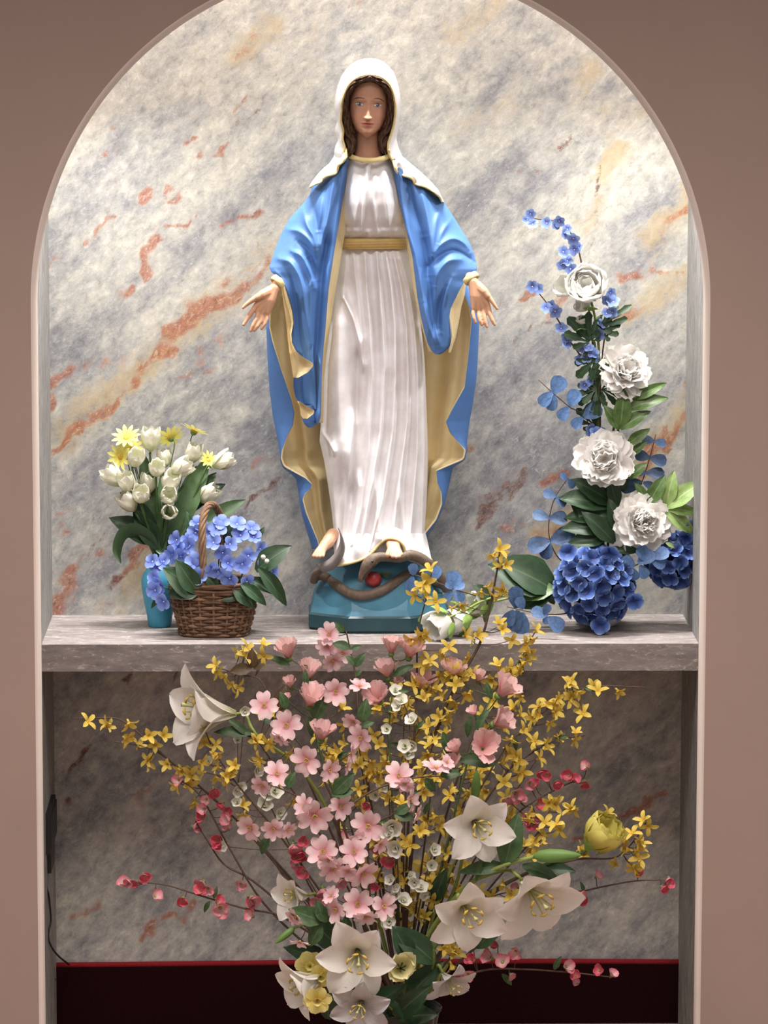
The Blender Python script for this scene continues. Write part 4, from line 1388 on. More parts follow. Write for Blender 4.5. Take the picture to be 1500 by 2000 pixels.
# shared meshes, radius about 1 unless said otherwise
ME = {}
ME['tulip_petal'] = [meshes('tulip_petal', [(*petal(1.22, .98, [(0, .35), (.2, .85), (.5, 1), (.75, .86), (.92, .5), (1, .12)], b, e, .62, 8, 7, .03, 2, 0, k), 0)], [M_tulip])
                     for k, (b, e) in enumerate(((.42, 1.98), (.36, 1.80), (.48, 2.08)))]
ME['daisy'] = meshes('daisy', ring(11, lambda k: petal(.98, .30, STRAP, .28, .02 + .1 * (k % 3), .15, 4, 3, r0=.08)) + [knob(.26, .12)], [M_daisy, M_daisy_c])
ME['floret_l'] = meshes('floret', ring(4, lambda k: petal(1.0, 1.02, ROUND, .42 - .1 * (k % 2), -.05 + .2 * (k % 3), .22, 5, 5, .03, 1.5, 0, k)) + [knob(.10, .08)], [M_hyd_l, M_dot])
ME['floret_d'] = meshes('floret', ring(4, lambda k: petal(1.0, 1.08, ROUND, .55 - .12 * (k % 2), .1 + .2 * (k % 3), .25, 5, 5, .04, 1.5, 0, k)) + [knob(.07, .06)], [M_hyd_d, M_hyd_d])
ME['floret_s'] = meshes('floret', ring(5, lambda k: petal(1.0, .88, ROUND, .35, .05 + .15 * (k % 2), .2, 4, 3)) + [knob(.12, .1)], [M_small_blue, M_dot])
ME['forsythia'] = [meshes('forsythia_flower', ring(4, lambda k: petal(1.10, .45, OVAL, b, e - .12 * (k % 2), .30, 5, 3, .05, 1, 0, k)) + [knob(.11, .2, 1, 4, 6)], [M_forsy, M_forsy]) for b, e in ((1.0, .05), (1.25, .35), (.8, -.25))]
ME['dog_petal'] = [meshes('petal', [(*petal(1.0, .98, HEART, .40, e, .20, 7, 7, .05, 1.5, .16, k), 0)], [M_pink]) for k, e in enumerate((.0, -.25, .25))]
ME['dog_core'] = meshes('blossom', [knob(.10, .10)] + [(lambda a: (tube(np.array([(0, 0, .02), (.10 * math.cos(a), .10 * math.sin(a), .16), (.15 * math.cos(a), .15 * math.sin(a), .24)]), np.array([.018, .016, .03]), 5)))(2 * PI * k / 9) + (None, 0) for k in range(9)], [M_anther, M_filam])
ME['bell_petal'] = [meshes('petal', [(*petal(1.45, .92, [(0, .3), (.2, .62), (.5, .86), (.8, 1), (.95, .9), (1, .6)], 1.05, e, .35, 8, 7, .07, 2.2, .04, k * 1.3), 0)], [M_pink2]) for k, e in enumerate((.95, .7, 1.25))]
ME['bell_core'] = meshes('bell_flower', [(*lathe([(.02, -.22), (.16, -.16), (.24, 0), (.20, .12), (.05, .16)], 10), None, 0)], [M_budg])
ME['quince_petal'] = [meshes('petal', [(*petal(1.0, .98, ROUND, .75, e, .5, 5, 5, .04, 1, 0, k), 0)], [M_red]) for k, e in enumerate((.6, 1.3, 1.0))]
M_red_p = petal_mat('pale_quince_petal', [(0, srgb(246, 222, 216)), (.5, srgb(240, 190, 194)), (1, srgb(228, 112, 134))], .6, .2)
ME['quince_petal_pale'] = [meshes('petal', [(*petal(1.0, .98, ROUND, .75, e, .5, 5, 5, .04, 1, 0, k), 0)], [M_red_p]) for k, e in enumerate((.6, 1.3, 1.0))]
ME['quince_core'] = meshes('blossom', [knob(.22, .2, 0), knob(.12, .28, 1, 4, 6)], [M_budg, M_anther])
ME['white_small'] = meshes('white_blossom', ring(5, lambda k: petal(1.0, 1.0, ROUND, .35, .75, .3, 4, 5)) + ring(3, lambda k: petal(.6, .7, ROUND, .7, 1.5, .3, 4, 5), .4) + [knob(.25, .2, 1, 4, 6)], [M_wsmall, M_budg])
ME['lily_petal'] = [meshes('petal', [(*petal(1.22, .70, LILYP, b, e, .22, 12, 7, .02, 1, 0, k), 0)], [M_lily]) for k, (b, e) in enumerate(((1.42, -.12), (1.40, -.30), (1.44, .12)))]
ME['lily_petal_side'] = [meshes('petal', [(*petal(1.30, .74, LILYP, 1.42, e, .30, 12, 7, .02, 1, 0, k), 0)], [M_lily]) for k, e in enumerate((.25, .0, .45))]
ME['lily_petal_g'] = [meshes('petal', [(*petal(1.22, .66, LILYP, 1.25, e, .2, 12, 7, .05, 1.5, 0, k), 0)], [M_lily_g]) for k, e in enumerate((-.4, -.6, -.1))]


def lily_stamens():
    out = []
    for k in range(6):
        a = 2 * PI * k / 6 + .3
        p = smoothpath([(0, 0, 0), (.06 * math.cos(a), .06 * math.sin(a), .4), (.20 * math.cos(a), .20 * math.sin(a), .78)], 8)
        out.append((*tube(p, .014, 5), None, 0))
        c, s = math.cos(a), math.sin(a)
        q = np.array([(.20 * c - .07 * s, .20 * s + .07 * c, .80), (.21 * c, .21 * s, .815), (.20 * c + .07 * s, .20 * s - .07 * c, .80)])
        out.append((*tube(q, np.array([.016, .030, .016]), 5), None, 1))
    out.append((*tube(smoothpath([(0, 0, 0), (.02, 0, .5), (.03, .02, .95)], 8), np.array([.02] * 7 + [.045]), 6), None, 0))
    return meshes('stamens', out, [M_filam, M_anther])


ME['lily_stamens'] = lily_stamens()
ME['peony_outer'] = [meshes('petal', [(*petal(1.0, .86, [(0, .3), (.3, .8), (.65, 1), (.88, .95), (1, .6)], .25, e, .35, 6, 7, .06, 2 + k * .5, .10, k), 0)], [M_peony]) for k, e in enumerate((.35, .1, .6))]
ME['peony_inner'] = [meshes('petal', [(*petal(.72, .70, [(0, .35), (.35, .8), (.7, 1), (.9, .95), (1, .6)], .75, e, .4, 5, 7, .07, 2.2 + k * .4, .10, k * 2), 0)], [M_peony]) for k, e in enumerate((1.1, 1.35, .85))]
ME['euc'] = meshes('leaf', [(*petal(1.0, .86, ROUND, .1, -.15, .12, 6, 5), 0)], [M_euc])
ME['euc_d'] = meshes('leaf', [(*petal(1.0, .80, ROUND, .1, -.15, .12, 6, 5), 0)], [M_euc_d])


def leaf_me(name, W, mat, prof=LANCE, b0=.25, b1=-.45, cup=.25, ruff=.02, nv=5):
    return meshes(name, [(*petal(1.0, W, prof, b0, b1, cup, 10, nv, ruff, 1.5), 0)], [mat])


ME['leaf_dark'] = leaf_me('leaf', .55, M_dleaf)
ME['leaf_peony'] = leaf_me('leaf', .42, M_gleaf)
ME['leaf_pale'] = leaf_me('leaf', .44, M_gleaf2)
ME['leaf_b'] = leaf_me('leaf', .50, M_leafy)
ME['leaf_bn'] = leaf_me('leaf', .30, M_leafy)
ME['leaf_br'] = leaf_me('leaf', .58, M_bronze)
ME['leaf_long'] = leaf_me('leaf', .17, M_tleaf, [(0, .5), (.3, .95), (.6, 1), (.85, .7), (1, .05)], .1, -.3, .5)


def fern_leaf():
    out = []
    for a, L in ((0, 1.0), (.6, .85), (-.6, .85), (1.25, .6), (-1.25, .6)):
        V, F, U = petal(L, L * .42, [(0, .12), (.35, .3), (.6, .85), (.75, .7), (.85, 1), (1, .3)], .1, -.2, .15, 7, 5, .05, 2)
        out.append((rotz(V, a), F, U, 0))
    return meshes('leaf', out, [M_dleaf])


ME['leaf_fern'] = fern_leaf()
ME['sepal'] = leaf_me('sepal', .62, M_sepal, OVAL, .9, 1.7, .4)
ME['bud_green'] = meshes('bud', [(*lathe([(.10, 0), (.30, .25), (.38, .7), (.34, 1.25), (.2, 1.75), (.03, 2.0)], 12), None, 0)], [M_budg])


def rnd(a, b):
    return rng.uniform(a, b)


def stem(parent, pts, r0, r1, mat, name='stem', n=18, seg=6):
    """pts: (px, py, Y) list"""
    p = smoothpath([PV(*q) for q in pts], n)
    V, F = tube(p, np.linspace(r0, r1, n), seg)
    return obj_world(name, V, F, mat, parent)


def put_leaf(parent, key, base, tip, toward=0.35, wscale=1.0, name='leaf', Y2=None):
    """leaf from picture point base (px,py,Y) to tip (px,py); toward turns its face to the viewer"""
    b = PV(*base)
    t = PV(tip[0], tip[1], base[2] if Y2 is None else Y2)
    d = t - b
    L = np.linalg.norm(d)
    y = Vector(d / L)
    n = Vector((rnd(-.25, .25), -1.0, .45 + toward * .3 + rnd(-.2, .2)))
    z = (n - y * n.dot(y)).normalized()
    x = y.cross(z)
    M = Matrix((x, y, z)).transposed().to_4x4() @ Matrix.Diagonal((L * 1.06 * wscale, L * 1.06, L * 1.06, 1))
    return inst(name, ME[key], Matrix.Translation(Vector(b)) @ M, parent)


def put_petals(parent, M, n, keys, a0=0.0, name='petal', jitter=.08, every=None):
    """petal objects round the axis of matrix M"""
    for k in range(n):
        me = keys[k % len(keys)] if every is None else keys[every]
        R = Matrix.Rotation(a0 + 2 * PI * k / n + rnd(-jitter, jitter), 4, 'Z') @ Matrix.Rotation(rnd(-jitter, jitter), 4, 'X')
        inst(name, me, M @ R, parent)


def dogwood(parent, px, py, r, Y, d=(0, 0, 1), n=4):
    """blossom with n petals on a branch: part > petals"""
    M = frame_m(PV(px, py, Y), imgdir(*d), rnd(0, 6.28), r * pxm(Y))
    c = inst('blossom', ME['dog_core'], M, parent)
    put_petals(c, M, n, ME['dog_petal'], 0, 'petal', .12)
    return c


def bell(parent, px, py, r, Y, d):
    M = frame_m(PV(px - d[0] * r * .7, py - d[1] * r * .7, Y), imgdir(*d), rnd(0, 6.28), r * 1.15 * pxm(Y))
    c = inst('bell_flower', ME['bell_core'], M, parent)
    put_petals(c, M, 5, ME['bell_petal'], 0, 'petal', .1)
    return c


def quince(parent, px, py, r, Y, d):
    M = frame_m(PV(px, py, Y), imgdir(*d), rnd(0, 6.28), r * pxm(Y))
    c = inst('blossom', ME['quince_core'], M, parent)
    put_petals(c, M, 4, ME['quince_petal'] if rnd(0, 1) < .58 else ME['quince_petal_pale'], 0, 'petal', .15)
    return c


def simple(parent, me, px, py, r, Y, d=(0, 0, 1), name='flower'):
    return inst(name, me, frame_m(PV(px, py, Y), imgdir(*d), rnd(0, 6.28), r * pxm(Y)), parent)


# ------------------------------------------------------------------ blue vase with tulips
vx, vY = 312, .215
vb = PV(vx, 1219, vY)
M_vase = paint('vase_blue', srgb(72, 158, 190), .06, .45, 20, 0, .4)
u_ = pxm(vY)
VASE = thing('vase', (vb[0], vY, 0), 'turquoise blue vase holding tulips behind the wicker basket', 'vase')
prof = [(0.001, 0), (21, 0), (22.5, 2), (25, 20), (31, 50), (35.5, 78), (36, 92), (33, 104), (25, 116), (18, 124), (17.5, 128), (22, 135), (23.5, 136), (22.5, 134), (15, 126), (15, 118), (20, 110), (.001, 100)]
V, F = lathe([(a * u_, b * u_) for a, b in prof], 40, vb[0], vY)
obj_world('body', V, F, M_vase, VASE)
V, F = tube(np.array([[vb[0] + 23 * u_ * math.cos(a), vY + 23 * u_ * math.sin(a), 135.5 * u_] for a in np.linspace(0, 2 * PI, 40)]), .0014, 6)
obj_world('rim', V, F, paint('vase_rim', srgb(120, 190, 214), .04, .3), VASE)


def tulip(px, py, r, Y, d, label, base=None):
    """tulip: head of petals on a stem that runs into the vase"""
    d3 = imgdir(*d)
    T = thing('tulip', PV(px, py, Y), label, 'tulip', 'white tulips in the turquoise vase')
    root = PV(px, py, Y) - d3 * r * 1.0 * pxm(Y)
    M = frame_m(root, d3, rnd(0, 6.28), [r * k_ * pxm(Y) for k_ in (1.62, 1.62, 2.0)])
    put_petals(T, M, 3, ME['tulip_petal'], 0.0, 'petal', .06)
    put_petals(T, M @ Matrix.Diagonal((.93, .93, .97, 1)), 3, ME['tulip_petal'], PI / 3, 'petal', .06)
    q = proj(root)
    bx = base or (vx + (px - vx) * .08, 1092)
    mid = (q[0] * .55 + bx[0] * .45 - d[0] * 8, q[1] * .5 + bx[1] * .5)
    p = smoothpath([root - d3 * .001, PV(q[0] - d[0] * 14, q[1] - d[1] * 12, Y + .004), PV(mid[0], mid[1], (Y + vY) / 2), PV(bx[0], bx[1], vY), PV(vx, 1115, vY)], 22)
    V, F = tube(p, .0024, 6)
    obj_world('stem', V, F, M_stem, T)
    return T


for a in ((264, 896, 22, .200, (.15, -.8, .6), 'white tulip in front of the yellow daisies at upper left'),
          (295, 859, 25, .235, (.05, -1, .15), 'tallest upright white tulip of the vase bouquet'),
          (306, 916, 21, .195, (.05, -.75, .65), 'white tulip at the centre top of the vase bouquet'),
          (353, 915, 24, .200, (.85, -.5, .35), 'white tulip leaning right beside the broad green leaf'),
          (377, 886, 21, .235, (.1, -1, .2), 'white tulip below the turned-away yellow daisy at upper right'),
          (435, 902, 24, .215, (.9, -.45, .15), 'rightmost white tulip pointing away to the right'),
          (222, 931, 25, .215, (-.6, -.85, .2), 'leftmost white tulip of the vase bouquet'),
          (249, 944, 23, .190, (-.1, -.85, .5), 'white tulip second from the left edge of the bouquet'),
          (289, 946, 23, .225, (.1, -.95, .25), 'shaded white tulip half hidden behind its neighbours'),
          (277, 968, 22, .180, (.05, -.7, .7), 'round white tulip low on the left of the bouquet'),
          (252, 981, 24, .190, (-.45, -.85, .35), 'lowest left white tulip above the serrated dark leaf'),
          (333, 942, 24, .190, (.35, -.85, .35), 'white tulip with two spread petals right of centre'),
          (329, 971, 22, .175, (.05, -.55, .85), 'open white tulip showing its yellow green throat'),
          (329, 1000, 21, .170, (.05, -.35, .95), 'lowest white tulip, facing the viewer, under the open one'),
          (407, 966, 24, .215, (.6, -.7, .25), 'shaded white tulip above the basket handle'),
          (321, 897, 20, .245, (.1, -1, .1), 'white tulip at the back between the tall one and the daisies')):
    tulip(*a)


def daisy(px, py, r, Y, d, label, back=False):
    T = thing('daisy', PV(px, py, Y), label, 'daisy', 'yellow daisies in the turquoise vase')
    M = frame_m(PV(px, py, Y), imgdir(*d), rnd(0, 6), r * pxm(Y))
    inst('flower_head', ME['daisy'], M, T)
    d3 = imgdir(*d)
    root = PV(px, py, Y)
    p = smoothpath([root, root - d3 * .02, PV(px * .6 + vx * .4, py * .6 + 1092 * .4, (Y + vY) / 2), PV(vx + (px - vx) * .06, 1094, vY)], 20)
    V, F = tube(p, .0013, 5)
    obj_world('stem', V, F, M_stem, T)
    k = M @ Matrix.Translation((0, 0, -.10)) @ Matrix.Diagonal((.22, .22, .16, 1))
    V, F = ellipsoid((0, 0, 0), (1, 1, 1), 6, 10)
    obj_world('calyx', np.array([list(k @ Vector(v)) for v in V]), F, M_budg, T)


daisy(247, 855, 29, .225, (-.1, -.75, .65), 'yellow daisy facing up at the top left of the vase bouquet')
daisy(236, 892, 29, .220, (-.55, -.2, .8), 'yellow daisy below the topmost one, facing left')
daisy(258, 876, 25, .235, (.1, -.5, .8), 'yellow daisy tucked between the daisy pair and a tulip')
daisy(334, 856, 30, .245, (-.35, -.55, -.6), 'yellow green daisy seen from behind at the top centre')
daisy(379, 843, 30, .245, (.35, -.85, -.25), 'yellow green daisy seen from behind at the top right')
daisy(407, 899, 20, .240, (.3, -.5, .7), 'small yellow daisy beside the rightmost tulip')

LV = thing('leaf_spray', PV(vx, 1085, vY), 'green leaves of the tulips standing in the turquoise vase', 'leaves')
put_leaf(LV, 'leaf_long', (326, 1075, .205), (402, 902), .2, 1.25, Y2=.22)
put_leaf(LV, 'leaf_long', (334, 1062, .205), (378, 915), .2, 1.1, Y2=.24)
put_leaf(LV, 'leaf_long', (332, 1066, .20), (468, 976), .9, 1.2, Y2=.20)
put_leaf(LV, 'leaf_long', (318, 1080, .205), (278, 890), .2, 1.0, Y2=.24)
put_leaf(LV, 'leaf_long', (316, 1080, .20), (318, 930), .2, .9, Y2=.22)
put_leaf(LV, 'leaf_dark', (312, 1062, .21), (218, 1010), .5, .8)
put_leaf(LV, 'leaf_dark', (316, 1072, .20), (262, 1000), .5, .8)
put_leaf(LV, 'leaf_dark', (305, 1040, .21), (240, 962), .4, .55)
put_leaf(LV, 'leaf_dark', (380, 985, .23), (436, 945), .4, .8)
put_leaf(LV, 'leaf_dark', (372, 1000, .235), (418, 925), .4, .8)
# curled leaf hanging at the left
c = smoothpath([(310, 1082, .205), (292, 1052, .190), (268, 1036, .180), (244, 1040, .172), (232, 1058, .168), (229, 1080, .168), (236, 1100, .170)], 40)
wd = np.interp(np.linspace(0, 1, 40), [0, .15, .4, .6, .8, 1], [4, 11, 14, 11, 9, 1])
T = np.gradient(c[:, :2], axis=0)
T /= np.linalg.norm(T, axis=1, keepdims=True)
N = np.stack([-T[:, 1], T[:, 0]], 1)
rows = [PV(c[:, 0] + N[:, 0] * wd * q, c[:, 1] + N[:, 1] * wd * q, c[:, 2] + .004 * q * q - .010 * q) for q in (-1, -.5, 0, .5, 1)]
V = np.stack(rows, 1).reshape(-1, 3)
uv = np.array([(q, i / 39) for i in range(40) for q in (0, .25, .5, .75, 1)])
obj_world('leaf', V, grid_faces(40, 5), M_tleaf, LV, uv=uv)

# ------------------------------------------------------------------ wicker basket
bx_, bY = 419, .122
bc = PV(bx_, 1247, bY)
ub = pxm(bY)
M_wick = paint('wicker', srgb(96, 70, 52), .35, .7, 60, .4, .3)
M_wick2 = paint('wicker_light', srgb(124, 96, 74), .35, .7, 60, .4, .3)
BK = thing('wicker_basket', (bc[0], bY, 0), 'brown wicker basket with twisted handle full of periwinkle flowers', 'basket')
nrow = 15
H = 92 * ub
NST = 26


def bring(t, wave, ph, out=0.0, n=130):
    hx_ = (65 + 22 * t ** .8) * ub
    hy_ = (46 + 14 * t ** .8) * ub
    a = np.linspace(0, 2 * PI, n)
    w = 1 + wave * np.sin(a * NST / 2 + ph)
    x = np.sign(np.cos(a)) * np.abs(np.cos(a)) ** .75 * hx_ * w
    y = np.sign(np.sin(a)) * np.abs(np.sin(a)) ** .75 * hy_ * w
    return np.stack([bc[0] + x, bY + y, np.full(n, .003 + t * H) + .0016 * np.sin(a * 3 + ph * 2 + t * 9)], 1)


for k in range(nrow):
    t = (k + .3) / nrow
    V, F = tube(bring(t, .034, (k % 2) * PI + .3), .0034 * (1 + .15 * math.sin(k * 2.3)), 6, False)
    obj_world('weave_strand', V, F, M_wick if k % 3 else M_wick2, BK)
for k in range(NST):
    a = 2 * PI * (k + .5) / NST
    pts = []
    for t in (0, .35, .7, 1.0):
        hx_ = (65 + 22 * t ** .8) * ub
        hy_ = (46 + 14 * t ** .8) * ub
        pts.append((bc[0] + np.sign(math.cos(a)) * abs(math.cos(a)) ** .75 * hx_, bY + np.sign(math.sin(a)) * abs(math.sin(a)) ** .75 * hy_, .002 + t * H))
    V, F = tube(smoothpath(pts, 8), .0030, 6)
    obj_world('stake', V, F, M_wick2, BK)
for dz, ph in ((0, 0), (.006, 2), (.011, 4)):
    q = bring(1.0, .018, ph, n=160)
    q[:, 2] += dz
    V, F = tube(q, .0042, 6, False)
    obj_world('rim_braid', V, F, M_wick, BK)
for ph in (0, 1.6, 3.2):
    q = bring(0.0, .02, ph, n=120)
    q[:, 2] += .0015
    V, F = tube(q, .0036, 6, False)
    obj_world('base_braid', V, F, M_wick, BK)
V, F = box(bc[0] - 60 * ub, bc[0] + 60 * ub, bY - 38 * ub, bY + 38 * ub, .002, .006)
obj_world('bottom', V, F, M_wick, BK)
# handle: rods twisted along an arch from front to back
hp = [(397, 1165, bY - .055), (397, 1120, bY - .056), (395, 1060, bY - .052), (396, 1020, bY - .040), (404, 992, bY - .018), (415, 986, bY + .005), (426, 998, bY + .030), (432, 1020, bY + .048), (436, 1070, bY + .056), (438, 1140, bY + .058)]
path = smoothpath([PV(*q) for q in hp], 120)
T = np.gradient(path, axis=0)
T /= np.linalg.norm(T, axis=1, keepdims=True)
n1 = np.cross(T, np.array([1.0, 0, 0.0]))
n1 /= np.linalg.norm(n1, axis=1, keepdims=True)
n2 = np.cross(T, n1)
for k in range(5):
    a = np.linspace(0, 26, 120) + 2 * PI * k / 5
    V, F = tube(path + .0046 * (np.cos(a)[:, None] * n1 + np.sin(a)[:, None] * n2), .0036, 6)
    obj_world('handle_rod', V, F, M_wick2, BK)

# periwinkle flowers of the basket
FL = {'periwinkle hydrangea cluster behind and left of the basket handle': [(368, 1056), (351, 1074), (382, 1041), (387, 1024), (371, 1066), (354, 1088), (345, 1055), (337, 1083)],
      'periwinkle hydrangea cluster hanging over the left side of the basket': [(309, 1108), (303, 1130), (303, 1153), (320, 1175), (320, 1097), (298, 1097), (312, 1142)],
      'periwinkle hydrangea cluster in the middle right of the basket handle': [(424, 1035), (432, 1021), (417, 1060), (435, 1080), (445, 1100), (426, 1116), (415, 1111), (449, 1063), (410, 1040)],
      'periwinkle hydrangea cluster at the right of the basket': [(473, 1102), (485, 1086), (495, 1049), (470, 1046), (491, 1032), (508, 1072), (512, 1102), (463, 1024), (530, 1116), (482, 1136), (449, 1130)],
      'small periwinkle blossoms under the basket handle': [(379, 1108), (380, 1097), (366, 1118), (388, 1126)]}
for lab, L in FL.items():
    cx_, cy_ = np.mean([q[0] for q in L]), np.mean([q[1] for q in L])
    T = thing('hydrangea', PV(cx_, cy_ + 40, bY), lab, 'hydrangea', 'periwinkle hydrangeas in the basket')
    root = (bx_ + (cx_ - bx_) * .4, 1175, bY)
    stem(T, [root, (cx_, cy_ + 12, bY - .01)], .0018, .0014, M_stem)
    for x, y in L:
        dx, dy = (x - cx_) / 60, (y - cy_) / 60
        Yf = bY - .055 + .05 * abs(x - bx_) / 130 + (1100 - y) * .00055 + rnd(-.004, .004)
        simple(T, ME['floret_l'], x, y, 18.5 + rnd(-1.5, 2), Yf, (dx * .8 + (x - bx_) / 160 + rnd(-.25, .25), dy * .6 - .25 + rnd(-.25, .25), .9), 'floret')
LB = thing('leaf_spray', PV(bx_, 1160, bY), 'dark green leaves spreading over the rim of the wicker basket', 'leaves')
for b, t, w in (((400, 1165, .07), (322, 1110), 1.0), ((395, 1150, .065), (330, 1160), 1.0), ((390, 1160, .06), (345, 1095), .9), ((400, 1120, .065), (432, 1160), .8), ((455, 1150, .06), (500, 1185), 1.0), ((470, 1140, .06), (520, 1180), .7),
                ((505, 1110, .07), (560, 1180), .6), ((500, 1115, .09), (565, 1066), 1.0), ((480, 1130, .075), (548, 1160), .6), ((330, 1085, .12), (305, 1075), .8), ((440, 1060, .14), (452, 1018), .8), ((505, 1050, .14), (516, 1030), .8),
                ((375, 1050, .15), (365, 1000), .6), ((430, 1170, .06), (470, 1165), .9), ((312, 1165, .09), (295, 1188), .6)):
    put_leaf(LB, 'leaf_dark', b, t, .3, w)
for k, (x, y) in enumerate(((514, 1088), (521, 1096))):
    V, F = ellipsoid(PV(x, y, .075), (.0052,) * 3, 8, 10)
    b_ = obj_world('berry', V, F, paint('white_berry', srgb(226, 224, 206), .05, .4), LB) if k == 0 else obj_world('berry', V, F, bpy.data.materials['white_berry'], LB)

# ------------------------------------------------------------------ white pot with hydrangeas and peonies at the right
px0, pY = 1172, .225
pb = PV(px0, 1219, pY)
up_ = pxm(pY)
POT = thing('flower_pot', (pb[0], pY, 0), 'round white glazed pot behind the large blue hydrangea', 'pot')
M_pot = paint('white_glaze', srgb(236, 236, 238), .03, .25, 20, 0, .5)
prof = [(.001, 0), (30, 0), (34, 2), (50, 20), (58, 45), (56, 68), (46, 84), (42, 90), (44, 93), (40, 92), (38, 84), (.001, 78)]
V, F = lathe([(a * up_, b * up_) for a, b in prof], 40, pb[0], pY)
obj_world('body', V, F, M_pot, POT)
V, F = tube(np.array([[pb[0] + 43.5 * up_ * math.cos(a), pY + 43.5 * up_ * math.sin(a), 92.5 * up_] for a in np.linspace(0, 2 * PI, 40)]), .002, 6)
obj_world('rim', V, F, M_pot, POT)


def hyd_head(label, cx, cy, rx, ry, Y, depth, n, rf, base, extra=()):
    T = thing('hydrangea', PV(cx, cy + ry, Y), label, 'hydrangea', 'deep blue hydrangea heads')
    stem(T, [base, ((base[0] + cx) / 2, (base[1] + cy) / 2, Y + .02), (cx, cy, Y)], .003, .002, M_stem)
    V, F = ellipsoid(PV(cx, cy, Y), (rx * .62 * pxm(Y), depth * .62, ry * .62 * pxm(Y)), 8, 12)
    obj_world('core', V, F, M_hyd_d, T)
    ga = PI * (3 - math.sqrt(5))
    for i in range(n):
        z = 1 - 1.55 * (i + .5) / n              # front cap of a sphere
        r = math.sqrt(max(0, 1 - z * z))
        a = ga * i
        ex, ey = r * math.cos(a), r * math.sin(a)
        x, y = cx + ex * rx * .84, cy + ey * ry * .84
        Yf = Y - z * depth * .84
        simple(T, ME['floret_d'], x, y, rf * rnd(.88, 1.12), Yf, (ex + rnd(-.35, .35), ey + rnd(-.35, .35) - .12, max(z, .12) + .15), 'floret')
    for x, y in extra:
        simple(T, ME['floret_d'], x, y, rf, Y - depth * .5, (rnd(-.3, .3), rnd(-.3, .3), 1), 'floret')
    return T


hyd_head('large deep blue hydrangea head drooping over the white pot', 1162, 1143, 82, 78, .145, .075, 66, 21, (1172, 1135, pY), [(1172, 1222), (1110, 1080), (1190, 1080), (1238, 1172)])
hyd_head('smaller blue hydrangea head leaning against the right wall', 1318, 1096, 58, 54, .190, .055, 40, 19, (1195, 1140, pY), [(1352, 1032), (1340, 1050), (1355, 1075), (1362, 1060)])


def peony(label, px, py, r, Y, d, base, roll=0.0):
    T = thing('peony', PV(px, py, Y), label, 'peony', 'white peonies in the white pot')
    d3 = imgdir(*d)
    root = PV(px, py, Y) - d3 * r * .35 * pxm(Y)
    M = frame_m(root, d3, roll, r * pxm(Y))
    put_petals(T, M, 9, ME['peony_outer'], 0, 'petal', .25, None)
    put_petals(T, M @ Matrix.Translation((0, 0, .08)) @ Matrix.Diagonal((.9, .9, 1.25, 1)), 8, ME['peony_outer'], .35, 'petal', .3)
    put_petals(T, M @ Matrix.Translation((0, 0, .12)) @ Matrix.Diagonal((1.15, 1.15, 1.1, 1)), 11, ME['peony_inner'], .1, 'petal', .4)
    put_petals(T, M @ Matrix.Translation((0, 0, .20)) @ Matrix.Diagonal((.95, .95, 1.05, 1)), 9, ME['peony_inner'], .5, 'petal', .45)
    put_petals(T, M @ Matrix.Translation((0, 0, .24)) @ Matrix.Diagonal((.72, .72, 1.0, 1)), 7, ME['peony_inner'], .9, 'petal', .5)
    q = proj(root)
    stem(T, [(q[0], q[1], Y + .012), (q[0] * .7 + base[0] * .3, q[1] * .6 + base[1] * .4, (Y + base[2]) / 2 + .01), base], .0026, .003, M_stem)
    return T


PB = (1172, 1140, pY)
peony('white peony highest on the right, with one hanging petal', 1220, 722, 60, .190, (.25, -.45, .85), (1180, 1140, pY))
peony('white peony in the middle of the tall right arrangement', 1180, 897, 66, .165, (-.1, -.25, .95), (1172, 1140, pY), 1.0)
peony('white peony lowest on the right, above the blue hydrangeas', 1256, 1022, 64, .145, (.2, -.2, .95), (1190, 1140, pY), 2.2)

# white ranunculus with bud, small blue sprigs
RN = thing('ranunculus', PV(1145, 540, .20), 'round white ranunculus bloom at the top of the right arrangement', 'ranunculus')
ME['ran'] = [meshes('petal', [(*petal(1.1, 1.25, ROUND, .25, e, .55, 7, 7, .03, 1.5, 0, k), 0)], [M_ranun]) for k, e in enumerate((1.75, 2.0, 1.55))]
M = frame_m(PV(1148, 572, .20), imgdir(-.1, -.55, .75), 0, 66 * pxm(.2))
put_petals(RN, M, 5, ME['ran'], 0, 'petal', .15)
put_petals(RN, M @ Matrix.Diagonal((.82, .82, .95, 1)), 5, ME['ran'], .6, 'petal', .15)
put_petals(RN, M @ Matrix.Diagonal((.6, .6, .85, 1)), 5, ME['ran'], .2, 'petal', .15)
put_petals(RN, M @ Matrix.Diagonal((.36, .36, .75, 1)), 4, ME['ran'], .9, 'petal', .15)
M = frame_m(PV(1118, 566, .212), imgdir(-.6, -.4, .6), 0, 42 * pxm(.2))
put_petals(RN, M, 5, ME['ran'], .2, 'petal', .15)
stem(RN, [(1152, 578, .20), (1164, 630, .20), (1170, 690, .205), (1170, 760, .21), (1176, 1130, pY)], .0026, .003, M_stem_l)
put_leaf(RN, 'sepal', (1150, 578, .19), (1146, 560), .2, 1, 'sepal')
RB = thing('ranunculus_bud', PV(1140, 595, .20), 'half open white ranunculus bud under the large bloom', 'ranunculus')
M = frame_m(PV(1152, 600, .20), imgdir(-.8, -.45, .3), 0, 32 * pxm(.2))
put_petals(RB, M, 5, ME['ran'], 0, 'petal', .1)
put_leaf(RB, 'sepal', (1150, 606, .19), (1152, 572), .2, 1.3, 'sepal')
put_leaf(RB, 'sepal', (1146, 606, .188), (1134, 596), .2, 1.3, 'sepal')
stem(RB, [(1150, 604, .20), (1156, 660, .20), (1165, 720, .21), (1172, 1130, pY)], .0022, .003, M_stem_l)
M = frame_m(PV(1136, 636, .205), imgdir(0, -1, .3), 0, 22 * pxm(.2))
